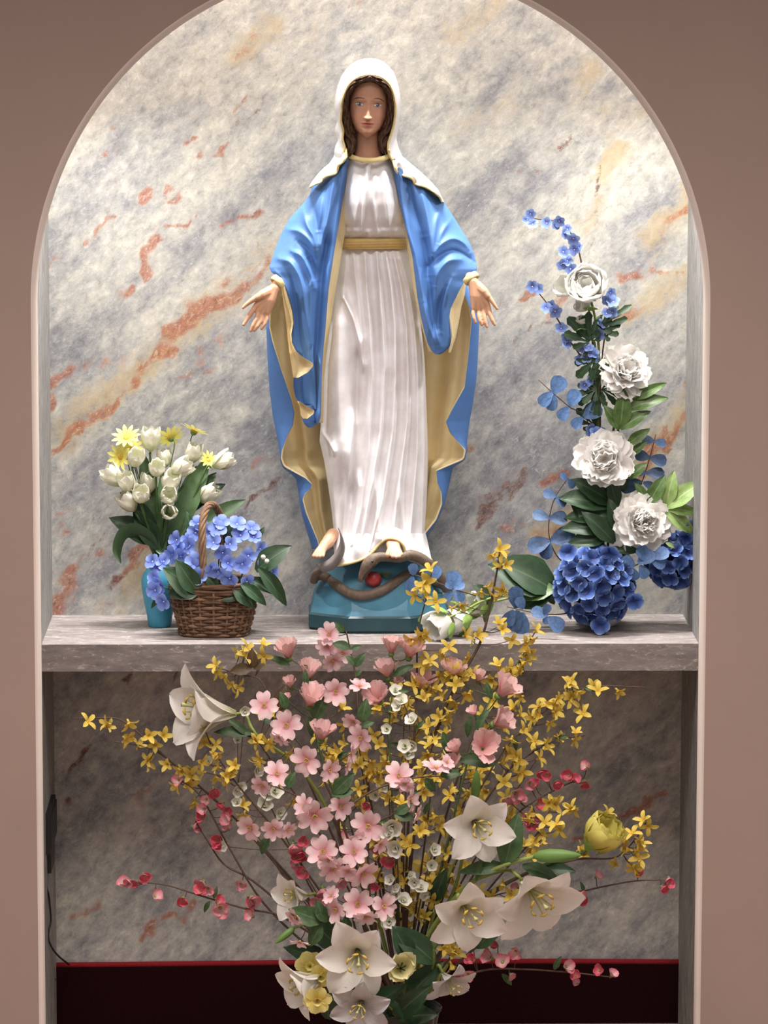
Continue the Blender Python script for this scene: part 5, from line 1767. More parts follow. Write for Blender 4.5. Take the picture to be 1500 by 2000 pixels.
put_petals(RB, M, 5, ME['ran'], 0, 'petal', .1)
put_leaf(RB, 'sepal', (1134, 646, .195), (1132, 622), .2, 1.3, 'sepal')
FN = thing('leaf_spray', PV(1160, 780, .21), 'dark lobed leaves along the ranunculus stems', 'leaves')
stem(FN, [(1175, 1130, pY), (1166, 850, .215), (1150, 700, .205), (1148, 640, .20)], .003, .002, M_stem)
for b, t, w in (((1150, 668, .19), (1112, 622), .9), ((1148, 660, .19), (1150, 612), .8), ((1155, 665, .19), (1165, 628), .8), ((1174, 650, .19), (1210, 632), .9), ((1170, 640, .195), (1230, 598), .5), ((1176, 655, .19), (1188, 648), 1),
                ((1165, 700, .185), (1128, 735), .9), ((1168, 705, .185), (1184, 732), .9), ((1165, 760, .19), (1122, 772), .9), ((1168, 770, .19), (1140, 812), .9), ((1172, 740, .2), (1150, 752), .9), ((1175, 760, .2), (1225, 780), .7), ((1160, 830, .2), (1128, 800), .8)):
    put_leaf(FN, 'leaf_fern', b, t, .3, w)


def sprig(label, path, flo, r=13.5, twigs=()):
    T = thing('blue_sprig', PV(*path[-1]), label, 'sprig', 'sprigs of small blue flowers')
    stem(T, path, .0012, .0022, M_twig, n=26)
    for x, y in flo:
        simple(T, ME['floret_s'], x, y, r * rnd(.85, 1.15), .190 + rnd(-.006, .006), (rnd(-.7, .7), rnd(-.8, .3), .8), 'floret')
        j = min(range(len(path)), key=lambda i: abs(path[i][0] - x) + abs(path[i][1] - y))
    for tw in twigs:
        stem(T, tw, .001, .0014, M_twig, 'twig', 8, 5)


sprig('longest blue flowered sprig arching up to the left', [(1036, 425, .20), (1050, 428, .20), (1085, 432, .20), (1108, 448, .20), (1124, 470, .20), (1136, 515, .205), (1150, 600, .21), (1160, 720, .21), (1172, 1130, pY)],
      [(1030, 430), (1036, 418), (1040, 438), (1068, 436), (1092, 432), (1086, 438), (1108, 448), (1102, 456), (1120, 466), (1122, 488), (1130, 484), (1100, 492), (1096, 516), (1108, 510), (1114, 525)], 12.5,
      [[(1118, 545, .205), (1104, 515, .20), (1098, 492, .20)]])
sprig('lower blue flowered sprig pointing up to the left', [(1042, 560, .20), (1068, 592, .20), (1090, 625, .20), (1112, 665, .20), (1136, 700, .20), (1155, 760, .21), (1170, 1130, pY)],
      [(1040, 560), (1050, 564), (1066, 602), (1084, 608), (1078, 598), (1096, 642), (1108, 658), (1104, 672), (1136, 678), (1150, 680), (1146, 700), (1134, 704), (1162, 698), (1158, 690)], 13)
sprig('short blue flowered sprig right of the white ranunculus', [(1192, 575, .20), (1190, 600, .20), (1184, 640, .20), (1176, 700, .205), (1172, 800, .21), (1176, 1130, pY)],
      [(1192, 572), (1186, 586), (1198, 590), (1184, 612), (1196, 610), (1176, 634), (1172, 652)], 13)
sprig('shaded blue flowered sprig low among the dark leaves', [(1150, 748, .21), (1158, 800, .212), (1166, 900, .215), (1174, 1130, pY)], [(1150, 744), (1142, 752), (1160, 800), (1154, 838), (1162, 846)], 13)


def euc(label, path, leaves, key='euc', r=1.0):
    T = thing('eucalyptus_branch', PV(*path[-1]), label, 'branch', 'blue eucalyptus branches')
    stem(T, path, .0009, .0016, M_twig, n=20, seg=5)
    for b, t in leaves:
        put_leaf(T, key, b, t, rnd(0, .5), r * rnd(.85, 1.1))
    return T


euc('blue eucalyptus branch reaching left at half height', [(1052, 742, .19), (1080, 768, .19), (1112, 795, .19), (1150, 830, .2), (1172, 1000, .215), (1174, 1130, pY)],
    [((1080, 768, .188), (1098, 738), ), ((1078, 766, .188), (1056, 790)), ((1084, 772, .186), (1074, 800)), ((1112, 793, .188), (1128, 764)), ((1110, 795, .186), (1094, 818)), ((1140, 815, .188), (1172, 795)), ((1138, 815, .19), (1120, 834)), ((1160, 838, .19), (1182, 850)), ((1155, 836, .19), (1148, 850))])
euc('slate blue eucalyptus branch curving up at the left of the low peony leaves', [(1111, 932, .19), (1086, 968, .19), (1074, 1005, .19), (1072, 1045, .19), (1085, 1082, .19), (1108, 1105, .195), (1160, 1150, .215)],
    [((1108, 938, .188), (1096, 925)), ((1110, 936, .188), (1120, 952)), ((1086, 970, .188), (1062, 962)), ((1084, 972, .188), (1104, 986)), ((1073, 1012, .188), (1042, 1004)), ((1073, 1012, .188), (1106, 1012)), ((1074, 1056, .186), (1034, 1070)), ((1076, 1056, .186), (1120, 1042)), ((1074, 1058, .184), (1064, 1090))], 'euc_d')
euc('slate blue eucalyptus branch standing up right of the middle peony', [(1281, 848, .21), (1270, 890, .21), (1258, 930, .21), (1240, 980, .21), (1200, 1130, pY)],
    [((1278, 862, .208), (1254, 858)), ((1278, 862, .208), (1300, 868)), ((1269, 894, .208), (1242, 888)), ((1270, 894, .208), (1300, 902)), ((1262, 924, .208), (1228, 920)), ((1262, 924, .208), (1296, 926)), ((1254, 942, .206), (1212, 952)), ((1256, 942, .206), (1276, 952)), ((1240, 920, .206), (1222, 906))], 'euc_d')
euc('pale blue eucalyptus leaves between the two blue hydrangeas', [(1300, 1085, .14), (1270, 1092, .14), (1240, 1105, .145), (1200, 1130, .18), (1180, 1145, pY)],
    [((1262, 1096, .128), (1250, 1068)), ((1275, 1090, .126), (1304, 1076)), ((1272, 1094, .126), (1298, 1104)), ((1246, 1100, .128), (1276, 1080)), ((1240, 1106, .130), (1216, 1092)), ((1236, 1110, .130), (1240, 1132)), ((1250, 1104, .128), (1262, 1128)), ((1225, 1112, .135), (1206, 1098))])
PF = thing('leaf_spray', PV(1180, 1000, .22), 'green peony leaves filling the right arrangement', 'leaves')
stem(PF, [(1178, 1130, pY), (1180, 960, .22), (1200, 830, .215), (1215, 760, .21)], .003, .0024, M_twig)
stem(PF, [(1190, 1130, pY), (1250, 1040, .215), (1300, 980, .21)], .0022, .0018, M_twig)
for k, b, t, w in (('leaf_peony', (1210, 838, .175), (1220, 762), 1.1), ('leaf_peony', (1208, 838, .172), (1182, 792), 1.1), ('leaf_peony', (1212, 838, .172), (1268, 802), 1.0), ('leaf_peony', (1225, 800, .185), (1302, 775), .9), ('leaf_peony', (1235, 780, .19), (1300, 748), .7),
                   ('leaf_peony', (1225, 770, .19), (1245, 745), .9), ('leaf_peony', (1225, 868, .18), (1268, 838), 1), ('leaf_peony', (1232, 890, .18), (1262, 862), 1), ('leaf_peony', (1228, 935, .17), (1262, 905), 1.2), ('leaf_peony', (1150, 862, .19), (1185, 842), .9),
                   ('leaf_pale', (1300, 990, .165), (1316, 922), 1), ('leaf_pale', (1302, 992, .16), (1370, 940), 1), ('leaf_pale', (1304, 994, .16), (1366, 1002), .9), ('leaf_pale', (1300, 1000, .155), (1358, 1042), .9), ('leaf_peony', (1266, 985, .165), (1298, 930), 1.1), ('leaf_peony', (1262, 975, .17), (1240, 942), 1), ('leaf_pale', (1300, 1060, .14), (1318, 1070), 1)):
    put_leaf(PF, k, b, t, .35, w)
for b, t in (((1200, 985, .19), (1120, 935)), ((1190, 990, .185), (1092, 968)), ((1195, 1010, .18), (1105, 1008)), ((1190, 1030, .17), (1098, 1030)), ((1190, 1050, .16), (1108, 1060)), ((1200, 1060, .155), (1140, 1000)), ((1205, 990, .18), (1190, 930)), ((1200, 965, .185), (1160, 920)), ((1185, 1000, .19), (1140, 940)),
             ((1190, 1070, .15), (1225, 1085)), ((1200, 1030, .17), (1160, 1062)), ((1210, 1040, .16), (1190, 975)), ((1180, 1060, .16), (1130, 1080)), ((1220, 1080, .14), (1235, 1108)), ((1215, 960, .19), (1225, 925)), ((1205, 1075, .145), (1248, 1075)), ((1150, 1030, .185), (1118, 985))):
    put_leaf(PF, 'leaf_dark', b, t, .35, .8)

# stem that lies along the shelf to the left with closed white roses and blue leaves
ME['rose_p'] = [meshes('petal', [(*petal(1.5, 1.35, [(0, .5), (.2, .9), (.5, 1), (.8, .8), (1, .35)], .25, e, .6, 8, 7, .02, 1, 0, k), 0)], [M_ranun]) for k, e in enumerate((1.9, 2.1, 1.75))]


def whitebud(label, px, py, r, Y, d, sp):
    T = thing('rose_bud', PV(px, py, Y), label, 'rosebud', 'closed white roses lying on the shelf')
    d3 = imgdir(*d)
    M = frame_m(PV(px, py, Y) - d3 * r * 1.2 * pxm(Y), d3, rnd(0, 6), r * 1.45 * pxm(Y))
    put_petals(T, M, 4, ME['rose_p'], 0, 'petal', .05)
    put_petals(T, M @ Matrix.Diagonal((.9, .9, .96, 1)), 4, ME['rose_p'], .8, 'petal', .05)
    for k in range(4):
        inst('sepal', ME['sepal'], M @ Matrix.Rotation(k * PI / 2 + .4, 4, 'Z') @ Matrix.Translation((0, .45, .12)) @ Matrix.Rotation(-.35, 4, 'X') @ Matrix.Diagonal((1.1, 1.1, 1.1, 1)), T)
    stem(T, sp, .0025, .0025, M_stem_l)
    return T


whitebud('large closed white rosebud lying at the shelf edge before the statue', 852, 1224, 31, .045, (-.75, .25, .55), [(872, 1208, .055), (905, 1194, .07), (960, 1168, .10), (1080, 1150, .17)])
whitebud('closed white rosebud just right of the front one', 890, 1212, 28, .085, (-.8, .2, .4), [(912, 1200, .09), (960, 1176, .12), (1085, 1152, .18)])
whitebud('white rosebud half hidden behind the yellow branch', 928, 1178, 24, .12, (-.8, -.1, .35), [(945, 1174, .12), (1000, 1160, .15), (1090, 1150, .19)])
RF = thing('leaf_spray', PV(1010, 1150, .16), 'large veined green leaves lying left of the blue hydrangea', 'leaves')
for k, b, t, w in (('leaf_dark', (1085, 1150, .16), (960, 1100), 1.1), ('leaf_dark', (1085, 1155, .155), (985, 1100), 1.0), ('leaf_peony', (1085, 1150, .15), (1000, 1165), 1.2), ('leaf_dark', (1075, 1160, .15), (1020, 1185), 1.2), ('leaf_dark', (960, 1170, .10), (925, 1142), 1), ('leaf_peony', (962, 1160, .11), (945, 1215), .8),
                   ('leaf_pale', (950, 1165, .10), (905, 1200), .5), ('leaf_dark', (1060, 1130, .16), (1082, 1180), 1)):
    put_leaf(RF, k, b, t, .4, w)
euc('slate blue leaves hanging over the shelf edge left of the hydrangea', [(990, 1185, .10), (1040, 1196, .12), (1090, 1200, .15), (1150, 1190, .18)],
    [((1008, 1188, .075), (1006, 1148)), ((1004, 1192, .07), (988, 1220)), ((1012, 1192, .07), (1000, 1230)), ((1020, 1196, .07), (1016, 1236)), ((1022, 1190, .07), (1012, 1168)), ((1070, 1204, .06), (1040, 1192)), ((1070, 1206, .055), (1098, 1228)), ((1062, 1200, .06), (1072, 1182)), ((1075, 1206, .055), (1062, 1216))], 'euc_d')
euc('light blue leaf spray in front of the globe', [(800, 1120, .07), (840, 1132, .075), (885, 1150, .085), (960, 1172, .11)], [((808, 1124, .068), (806, 1102)), ((806, 1126, .068), (800, 1154)), ((846, 1134, .07), (856, 1108)), ((880, 1150, .08), (890, 1118)), ((885, 1154, .075), (870, 1172)), ((886, 1150, .072), (906, 1140)), ((890, 1154, .07), (902, 1174)), ((884, 1150, .07), (872, 1138))])

# ------------------------------------------------------------------ big bouquet standing on the floor in front of the niche
gY = -.17
gv = PV(785, 1975, gY)
GV = thing('glass_vase', (gv[0], gY, ZF), 'dark glass vase on the floor holding the big mixed bouquet', 'vase')
_t = NT('dark_glass')
M_glass = _t.out(srgb(20, 34, 30), .08, .6)
ztop = float(PV(785, 1968, gY)[2])
hgt = ztop - ZF
prof = [(.001, 0), (.052, 0), (.056, .004), (.060, hgt * .3), (.068, hgt * .7), (.078, hgt * .97), (.081, hgt), (.077, hgt), (.066, hgt * .7), (.056, hgt * .2), (.001, hgt * .15)]
V, F = lathe([(r, ZF + z) for r, z in prof], 40, gv[0], gY)
obj_world('body', V, F, M_glass, GV)
V, F = tube(np.array([[gv[0] + .080 * math.cos(a), gY + .080 * math.sin(a), ztop] for a in np.linspace(0, 2 * PI, 40)]), .003, 6)
obj_world('rim', V, F, M_glass, GV)
NECK = (785, 1972, gY)


def neck(k=0.0, dy=0.0):
    return (785 + k, 1985 + dy, gY + rnd(-.02, .02))


def dpt(px, py):
    """usual depth of the bouquet at a picture point: bulging to the viewer in the middle"""
    r = ((px - 770) / 560) ** 2 + ((py - 1720) / 520) ** 2
    return -.20 - .13 * max(0, 1 - r)


# ---- lilies


def lily(label, px, py, r, d, base, kind='lily_petal', Y=None, roll=0.0, scale=(1, 1, 1), stam=True, group='white lilies of the big bouquet'):
    """throat at (px, py)"""
    Y = dpt(px, py) - .05 if Y is None else Y
    T = thing('lily', PV(px, py, Y), label, 'lily', group)
    d3 = imgdir(*d)
    r *= 1.06
    root = PV(px, py, Y) - d3 * r * .62 * pxm(Y)
    M = frame_m(root, d3, roll, r * pxm(Y)) @ Matrix.Diagonal((*scale, 1))
    put_petals(T, M, 3, ME[kind], 0, 'petal', .06)
    put_petals(T, M @ Matrix.Diagonal((.94, .94, .97, 1)), 3, ME[kind], PI / 3, 'petal', .06)
    if stam:
        inst('stamens', ME['lily_stamens'], M @ Matrix.Rotation(rnd(-.15, .15), 4, 'X'), T)
    q = proj(root)
    stem(T, [(q[0], q[1], Y + .0 + .62 * r * pxm(Y) * (-d3[1])), (q[0] - d[0] * 22, q[1] - d[1] * 22, Y + .04), *base], .0032, .0040, M_stem_l, n=22)
    return T


lily('white trumpet lily at upper left opening towards the left', 400, 1392, 104, (-.88, -.12, .42), [(505, 1440, -.2), (610, 1530, -.18), (740, 1800, -.17), neck(-20)], 'lily_petal_side', -.21, .3, (1, 1, 1.15))
lily('white lily right of centre standing upright below a green bud', 938, 1618, 88, (.25, .12, .92), [(890, 1730, -.2), (830, 1850, -.18), neck(15)], Y=-.30, roll=.35)
lily('white lily farthest right with long drooping stamens', 1052, 1762, 112, (.42, .42, .80), [(985, 1700, -.24), (905, 1735, -.22), (840, 1830, -.19), neck(25)], 'lily_petal', -.33, .55)
lily('white lily between the centre and the far right one', 918, 1792, 94, (.28, .30, .90), [(880, 1870, -.24), neck(18)], Y=-.36, roll=.1)
lily('largest white lily at the bottom centre facing the viewer', 697, 1872, 96, (-.05, .10, .98), [(730, 1930, -.25), neck(-10)], Y=-.40, roll=.45)
lily('white lily seen from the side at the bottom left edge', 588, 1925, 78, (-.80, .25, .45), [(650, 1950, -.26), neck(-24, 10)], 'lily_petal_side', -.36, .2)
lily('greyish white lily cut by the lower picture edge', 702, 1972, 68, (-.15, .20, .95), [(740, 1992, -.26), neck(-10, 20)], 'lily_petal_g', -.39, .9, group='faded lilies of the big bouquet')
lily('white lily with brown stamens at left, half hidden by a leaf', 572, 1752, 62, (-.75, -.05, .62), [(640, 1790, -.22), (720, 1880, -.19), neck(-16)], 'lily_petal_side', -.30, .5)
lily('faded grey lily hanging low on the right of the vase', 884, 1930, 60, (.45, .62, .55), [(850, 1920, -.24), neck(20)], 'lily_petal_g', -.34, .2, group='faded lilies of the big bouquet')

BG = thing('budding_lily', PV(*neck(30)), 'thick yellow green lily stalk with a long closed green bud at right', 'lily')
stem(BG, [(1048, 1672, -.28), (985, 1690, -.28), (920, 1725, -.26), (860, 1790, -.23), (812, 1880, -.2), neck(8)], .0042, .0055, M_stem_l, n=26, seg=8)


def bud(parent, px, py, L, d, Y):
    inst('bud', ME['bud_green'], frame_m(PV(px, py, Y), imgdir(*d), 0, (L * .40 * pxm(Y), L * .40 * pxm(Y), L / 2 * pxm(Y))), parent)


bud(BG, 1042, 1672, 96, (1, -.06, .2), -.285)
put_leaf(BG, 'leaf_bn', (985, 1692, -.28), (1012, 1592), .3, 1.5)
put_leaf(BG, 'leaf_bn', (985, 1690, -.27), (898, 1702), .3, 1.1)
put_leaf(BG, 'leaf_bn', (930, 1720, -.275), (945, 1665), .3, .6)
put_leaf(BG, 'leaf_bn', (1020, 1690, -.26), (1090, 1715), .3, 1.3)
for lab, x, y, L, d, Y, pth in (('upright green lily bud above the right centre lily', 928, 1562, 62, (.05, -1, .1), -.26, [(928, 1562, -.26), (905, 1640, -.24), (850, 1780, -.2), neck(10)]),
                                ('small green bud above the vase right of the cream flower', 848, 1852, 42, (.08, -1, .15), -.34, [(848, 1852, -.34), (842, 1900, -.28), neck(14)]),
                                ('yellowish lily bud pointing down left at the lower left', 575, 1812, 50, (-.75, .55, .3), -.31, [(575, 1812, -.31), (625, 1805, -.28), (700, 1880, -.22), neck(-14)])):
    T = thing('lily_bud', PV(*pth[-1]), lab, 'bud')
    stem(T, pth, .0024, .0034, M_stem_l)
    bud(T, x, y, L, d, Y)

# ---- cream tulip with black stamens, narcissi, yellow rose bud
CT = thing('cream_tulip', PV(782, 1885, -.38), 'open cream tulip with black stamens beside the largest lily', 'tulip')
ME['cream_p'] = [meshes('petal', [(*petal(1.15, .95, [(0, .4), (.3, .85), (.6, 1), (.85, .75), (1, .3)], .35, e, .5, 8, 7, .05, 1.5, 0, k), 0)], [M_cream]) for k, e in enumerate((1.5, 1.75, 1.3))]
M = frame_m(PV(782, 1892, -.37), imgdir(.05, -.35, .9), .3, 46 * pxm(-.37))
put_petals(CT, M, 6, ME['cream_p'], 0, 'petal', .1)
st = []
for k in range(6):
    a = 2 * PI * k / 6
    st.append(tube(smoothpath([(0, 0, 0), (.12 * math.cos(a), .12 * math.sin(a), .35), (.2 * math.cos(a), .2 * math.sin(a), .62)], 6), np.array([.02, .02, .02, .025, .04, .03]), 5))
V, F = join(st)
V = np.array([list(M @ Vector(v)) for v in V])
obj_world('stamens', V, F, M_black, CT)
stem(CT, [(784, 1900, -.36), (790, 1940, -.28), neck(0)], .003, .0035, M_stem_l)
ME['narc'] = [meshes('petal', [(*petal(1.0, .85, ROUND, .25, 0, .15, 5, 5, .05, 1.5, 0, k), 0)], [M_yell]) for k in range(2)]
ME['narc_cup'] = meshes('trumpet', ring(6, lambda k: petal(.6, .46, [(0, .6), (.5, .9), (.9, 1), (1, .7)], 1.2, .9, .3, 4, 5, .1, 2, .05, k), 0), [M_yell])
for lab, x, y, r, Y, d in (('pale yellow narcissus at the bottom left under the lilies', 620, 1952, 30, -.41, (0, .1, 1)), ('shaded yellow narcissus behind the bottom left lily', 606, 1888, 32, -.33, (-.1, -.3, .9)), ('yellow narcissus half hidden behind the side lily', 625, 1905, 28, -.34, (.2, .2, .9))):
    T = thing('narcissus', PV(x, y, Y), lab, 'narcissus', 'yellow narcissi of the big bouquet')
    M = frame_m(PV(x, y, Y), imgdir(*d), rnd(0, 6), r * pxm(Y))
    put_petals(T, M, 6, ME['narc'], 0, 'petal', .08)
    inst('trumpet', ME['narc_cup'], M, T)
    stem(T, [(x, y, Y + .004), (x * .5 + 392, 1960, -.27), neck(-16, 10)], .0018, .0024, M_stem_l)
YR = thing('yellow_rose', PV(1180, 1618, -.22), 'closed yellow rose at the right end of the bouquet', 'rose')
ME['yr'] = [meshes('petal', [(*petal(1.45, 1.3, [(0, .5), (.2, .9), (.5, 1), (.8, .9), (1, .55)], .3, e, .6, 8, 7, .05, 2, .03, k), 0)], [M_rose_y]) for k, e in enumerate((1.9, 2.1, 1.7))]
M = frame_m(PV(1156, 1655, -.22), imgdir(.45, -.75, .4), 0, 64 * pxm(-.22))
put_petals(YR, M, 5, ME['yr'], 0, 'petal', .08)
put_petals(YR, M @ Matrix.Diagonal((.85, .85, .98, 1)), 5, ME['yr'], .6, 'petal', .08)
put_petals(YR, M @ Matrix.Diagonal((.6, .6, .95, 1)), 4, ME['yr'], .3, 'petal', .08)
for k in range(4):
    inst('sepal', ME['sepal'], M @ Matrix.Rotation(k * PI / 2, 4, 'Z') @ Matrix.Translation((0, .3, -.05)), YR)
stem(YR, [(1155, 1654, -.22), (1130, 1668, -.22), (1040, 1700, -.2), (900, 1790, -.18), neck(22)], .0034, .004, M_stem)

# ---- branches: (label, path, blossoms)


def branch(name, label, cat, group, path, r0, r1, mat, n=30):
    T = thing(name, PV(*path[-1]), label, cat, group)
    stem(T, path, r0, r1, mat, 'twig', n, 6)
    return T


def twig_to(T, path, x, y, Y, mat, r=.0008):
    """short side twig from the nearest point of the path to a blossom"""
    p = smoothpath([PV(*q) for q in path], 40)
    q = PV(x, y, Y)
    i = int(np.argmin(np.linalg.norm(p - q, axis=1) + (p[:, 2] > q[2]) * .02))
    if np.linalg.norm(p[i] - q) < .003:
        return
    m = (p[i] + q) / 2 + np.array([0, 0, -.004])
    V, F = tube(smoothpath([p[i], m, q], 6), r, 4)
    obj_world('side_twig', V, F, mat, T)


def forsythia(label, path, flo, fill=0, spread=14, leaves=0, r0=.0011, r1=.0028, frange=(0, .6)):
    P3 = [(a, b, (dpt(a, b) if len(c) == 0 else c[0])) for a, b, *c in path]
    T = branch('forsythia_branch', label, 'branch', 'yellow forsythia branches', P3, r0, r1, M_twig)
    pts = list(flo)
    pp = smoothpath([(a, b) for a, b, *c in path], 60)
    for k in range(fill):
        i = int(rnd(frange[0], frange[1]) * 59)
        pts.append((pp[i][0] + rnd(-spread, spread), pp[i][1] + rnd(-spread, spread)))
    p3 = smoothpath(P3, 60)
    for x, y in pts:
        i = int(np.argmin((pp[:, 0] - x) ** 2 + (pp[:, 1] - y) ** 2))
        Y = p3[i][2] + rnd(-.022, .006)
        if y < 1330:
            Y = min(Y, -.05)
        simple(T, rng.choice(ME['forsythia']), x, y, rnd(19.5, 25), Y, (rnd(-1, 1), rnd(-1, .8), rnd(.15, .9)), 'flower')
        twig_to(T, P3, x, y, Y + .003, M_twig)
    for k in range(leaves):
        i = int(rnd(.1, .8) * 59)
        a = rnd(0, 6.28)
        put_leaf(T, 'leaf_b', (pp[i][0], pp[i][1], p3[i][2] - .004), (pp[i][0] + 26 * math.cos(a), pp[i][1] + 26 * math.sin(a)), .3, .8)
    return T


N_ = (785, 1985, gY)
forsythia('yellow forsythia branch stretching farthest left', [(142, 1404, -.12), (190, 1402, -.12), (240, 1408, -.12), (300, 1458, -.13), (400, 1545, -.15), (500, 1640, -.16), (640, 1800, -.17), N_],
          [(170, 1410), (206, 1420), (214, 1414), (250, 1408), (242, 1440), (250, 1436), (290, 1436), (318, 1440), (302, 1452), (330, 1492), (352, 1508), (370, 1500), (365, 1530)], 0)
forsythia('thin forsythia branch below the farthest left one', [(222, 1448, -.13), (300, 1465, -.13), (370, 1520, -.14), (460, 1600, -.16), (600, 1760, -.17), N_], [(290, 1485), (283, 1490), (268, 1462), (350, 1530), (380, 1560)], 2, frange=(.3, .5))
forsythia('forsythia branch in front of the left trumpet lily stem', [(398, 1420, -.2), (420, 1470, -.2), (470, 1540, -.2), (560, 1650, -.2), (680, 1820, -.18), N_],
          [(402, 1424), (392, 1418), (420, 1456), (412, 1470), (392, 1488), (400, 1508), (420, 1512), (440, 1518), (430, 1500), (455, 1505), (462, 1496), (448, 1528), (478, 1586), (470, 1575)], 3, frange=(.1, .45))
forsythia('forsythia branch with bronze leaves at the shelf edge, upper left', [(428, 1304, -.10), (470, 1318, -.10), (510, 1330, -.11), (540, 1400, -.13), (600, 1520, -.16), (720, 1800, -.17), N_],
          [(424, 1302), (420, 1310), (470, 1272), (482, 1268), (476, 1282), (512, 1266), (516, 1280), (455, 1336), (462, 1342), (440, 1318)], 0)
T = bpy.data.objects['forsythia_branch.003']
for b, t in (((494, 1304, -.11), (492, 1268)), ((492, 1306, -.11), (450, 1310)), ((496, 1306, -.11), (520, 1288)), ((545, 1385, -.14), (556, 1340)), ((540, 1400, -.14), (560, 1375))):
    put_leaf(T, 'leaf_br', b, t, .3, 1)
forsythia('short forsythia branch behind the left pink blossoms', [(505, 1450, -.23), (540, 1500, -.23), (620, 1620, -.22), (720, 1820, -.19), N_], [(498, 1450), (508, 1444), (504, 1488), (510, 1482), (530, 1452), (524, 1446), (560, 1470), (535, 1400), (520, 1390)], 3, frange=(.0, .4))
forsythia('tall thin forsythia stem rising in front of the globe', [(843, 1120, -.10), (832, 1170, -.10), (816, 1240, -.10), (814, 1340, -.11), (808, 1460, -.15), (796, 1640, -.17), N_],
          [(842, 1116), (848, 1132), (832, 1140), (822, 1150), (838, 1158), (812, 1162), (826, 1168), (850, 1176), (818, 1242), (832, 1238), (828, 1300), (838, 1292), (822, 1310), (866, 1278), (876, 1266), (856, 1320), (806, 1340), (826, 1334), (795, 1392), (778, 1388), (770, 1352), (766, 1410), (852, 1350), (846, 1342), (800, 1378), (820, 1420), (742, 1388), (735, 1380)], 5, 20, 2, frange=(.3, .6))
forsythia('thick forsythia branch rising highest beside the blue roses', [(976, 1078, -.10), (968, 1130, -.10), (956, 1190, -.10), (938, 1255, -.10), (905, 1315, -.11), (862, 1400, -.14), (820, 1550, -.17), (796, 1750, -.17), N_],
          [(974, 1074), (980, 1084), (966, 1080), (984, 1104), (978, 1110), (940, 1152), (948, 1146), (990, 1156), (982, 1150), (960, 1160), (880, 1186), (898, 1178), (906, 1242), (918, 1246), (930, 1244), (974, 1222), (980, 1230), (1000, 1250), (870, 1320), (882, 1312), (902, 1322), (912, 1330), (925, 1318), (890, 1340), (905, 1356), (880, 1362), (895, 1374), (870, 1384), (860, 1400), (918, 1350), (846, 1412), (838, 1420), (868, 1408), (850, 1446), (836, 1468)], 8, 22, 1, r0=.0018, r1=.0045, frange=(.45, .7))
forsythia('forsythia branch leaning right across the shelf edge', [(1048, 1228, -.10), (1030, 1262, -.10), (1002, 1310, -.10), (960, 1360, -.12), (900, 1500, -.16), (830, 1750, -.17), N_],
          [(1036, 1242), (1044, 1234), (1024, 1258), (1034, 1274), (1028, 1288), (1012, 1302), (996, 1306), (1016, 1316), (984, 1312), (974, 1304), (962, 1326), (978, 1330), (1014, 1352), (1020, 1360), (1006, 1388), (1012, 1398), (975, 1378), (966, 1372)], 4, 16, 1, frange=(.1, .5))
forsythia('forsythia branch stretching farthest right under the shelf', [(1262, 1343, -.12), (1200, 1340, -.12), (1150, 1342, -.12), (1100, 1360, -.13), (1040, 1410, -.15), (980, 1470, -.17), (900, 1620, -.18), (820, 1850, -.17), N_],
          [(1204, 1346), (1162, 1342), (1168, 1352), (1108, 1340), (1118, 1332), (1112, 1368), (1132, 1390), (1140, 1396), (1068, 1380), (1052, 1382), (1088, 1372), (1094, 1384), (1080, 1390), (1044, 1402), (1058, 1400), (1070, 1410), (1020, 1430), (1000, 1440)], 5, 16, 2, frange=(.3, .6))
forsythia('thin forsythia branch level with the pink bells at right', [(1142, 1437, -.13), (1090, 1444, -.14), (1040, 1470, -.15), (980, 1520, -.17), (900, 1660, -.18), N_], [(1084, 1438), (1090, 1446), (1118, 1444), (1124, 1436), (1046, 1448), (1036, 1456), (985, 1462), (992, 1470), (1000, 1490), (1012, 1512), (1022, 1508), (975, 1490), (985, 1530)], 5, 18, 1, frange=(.3, .6))
forsythia('forsythia branch around the closed yellow rose', [(1266, 1600, -.18), (1240, 1640, -.18), (1200, 1675, -.19), (1120, 1680, -.2), (1000, 1720, -.2), (880, 1830, -.18), N_],
          [(1258, 1604), (1266, 1612), (1242, 1642), (1250, 1650), (1236, 1664), (1246, 1678), (1232, 1688), (1240, 1694), (1186, 1590), (1214, 1640), (1208, 1690), (1140, 1672), (1128, 1662)], 3, 14, 0, frange=(.1, .4))
forsythia('forsythia branch just right of the upright white lily', [(1088, 1552, -.2), (1070, 1590, -.21), (1040, 1640, -.22), (960, 1730, -.2), (860, 1860, -.18), N_],
          [(1078, 1560), (1086, 1570), (1072, 1566), (1118, 1582), (1122, 1576), (1088, 1612), (1094, 1620), (1052, 1630), (1060, 1640), (1046, 1650), (1030, 1660), (1022, 1652), (1028, 1590), (1034, 1596), (1040, 1676)], 2, 12, 0, frange=(.2, .5))
for lab, path, k in (('forsythia stems crowding the middle of the bouquet, leftmost', [(700, 1450, -.22), (715, 1560, -.21), (745, 1760, -.19), N_], 22),
                     ('forsythia stems crowding the middle of the bouquet, left of the tall stem', [(755, 1450, -.21), (760, 1560, -.21), (772, 1760, -.19), N_], 22),
                     ('forsythia stems crowding the middle of the bouquet, right of the tall stem', [(850, 1470, -.2), (838, 1580, -.2), (812, 1780, -.18), N_], 24),
                     ('forsythia stems behind the upright lily at right of the middle', [(905, 1480, -.18), (890, 1580, -.18), (842, 1780, -.18), N_], 22),
                     ('forsythia sprays between the two right lilies', [(1000, 1740, -.24), (950, 1760, -.22), (880, 1840, -.2), N_], 11)):
    forsythia(lab, path, [], k, 26, 1, frange=(0, .72))
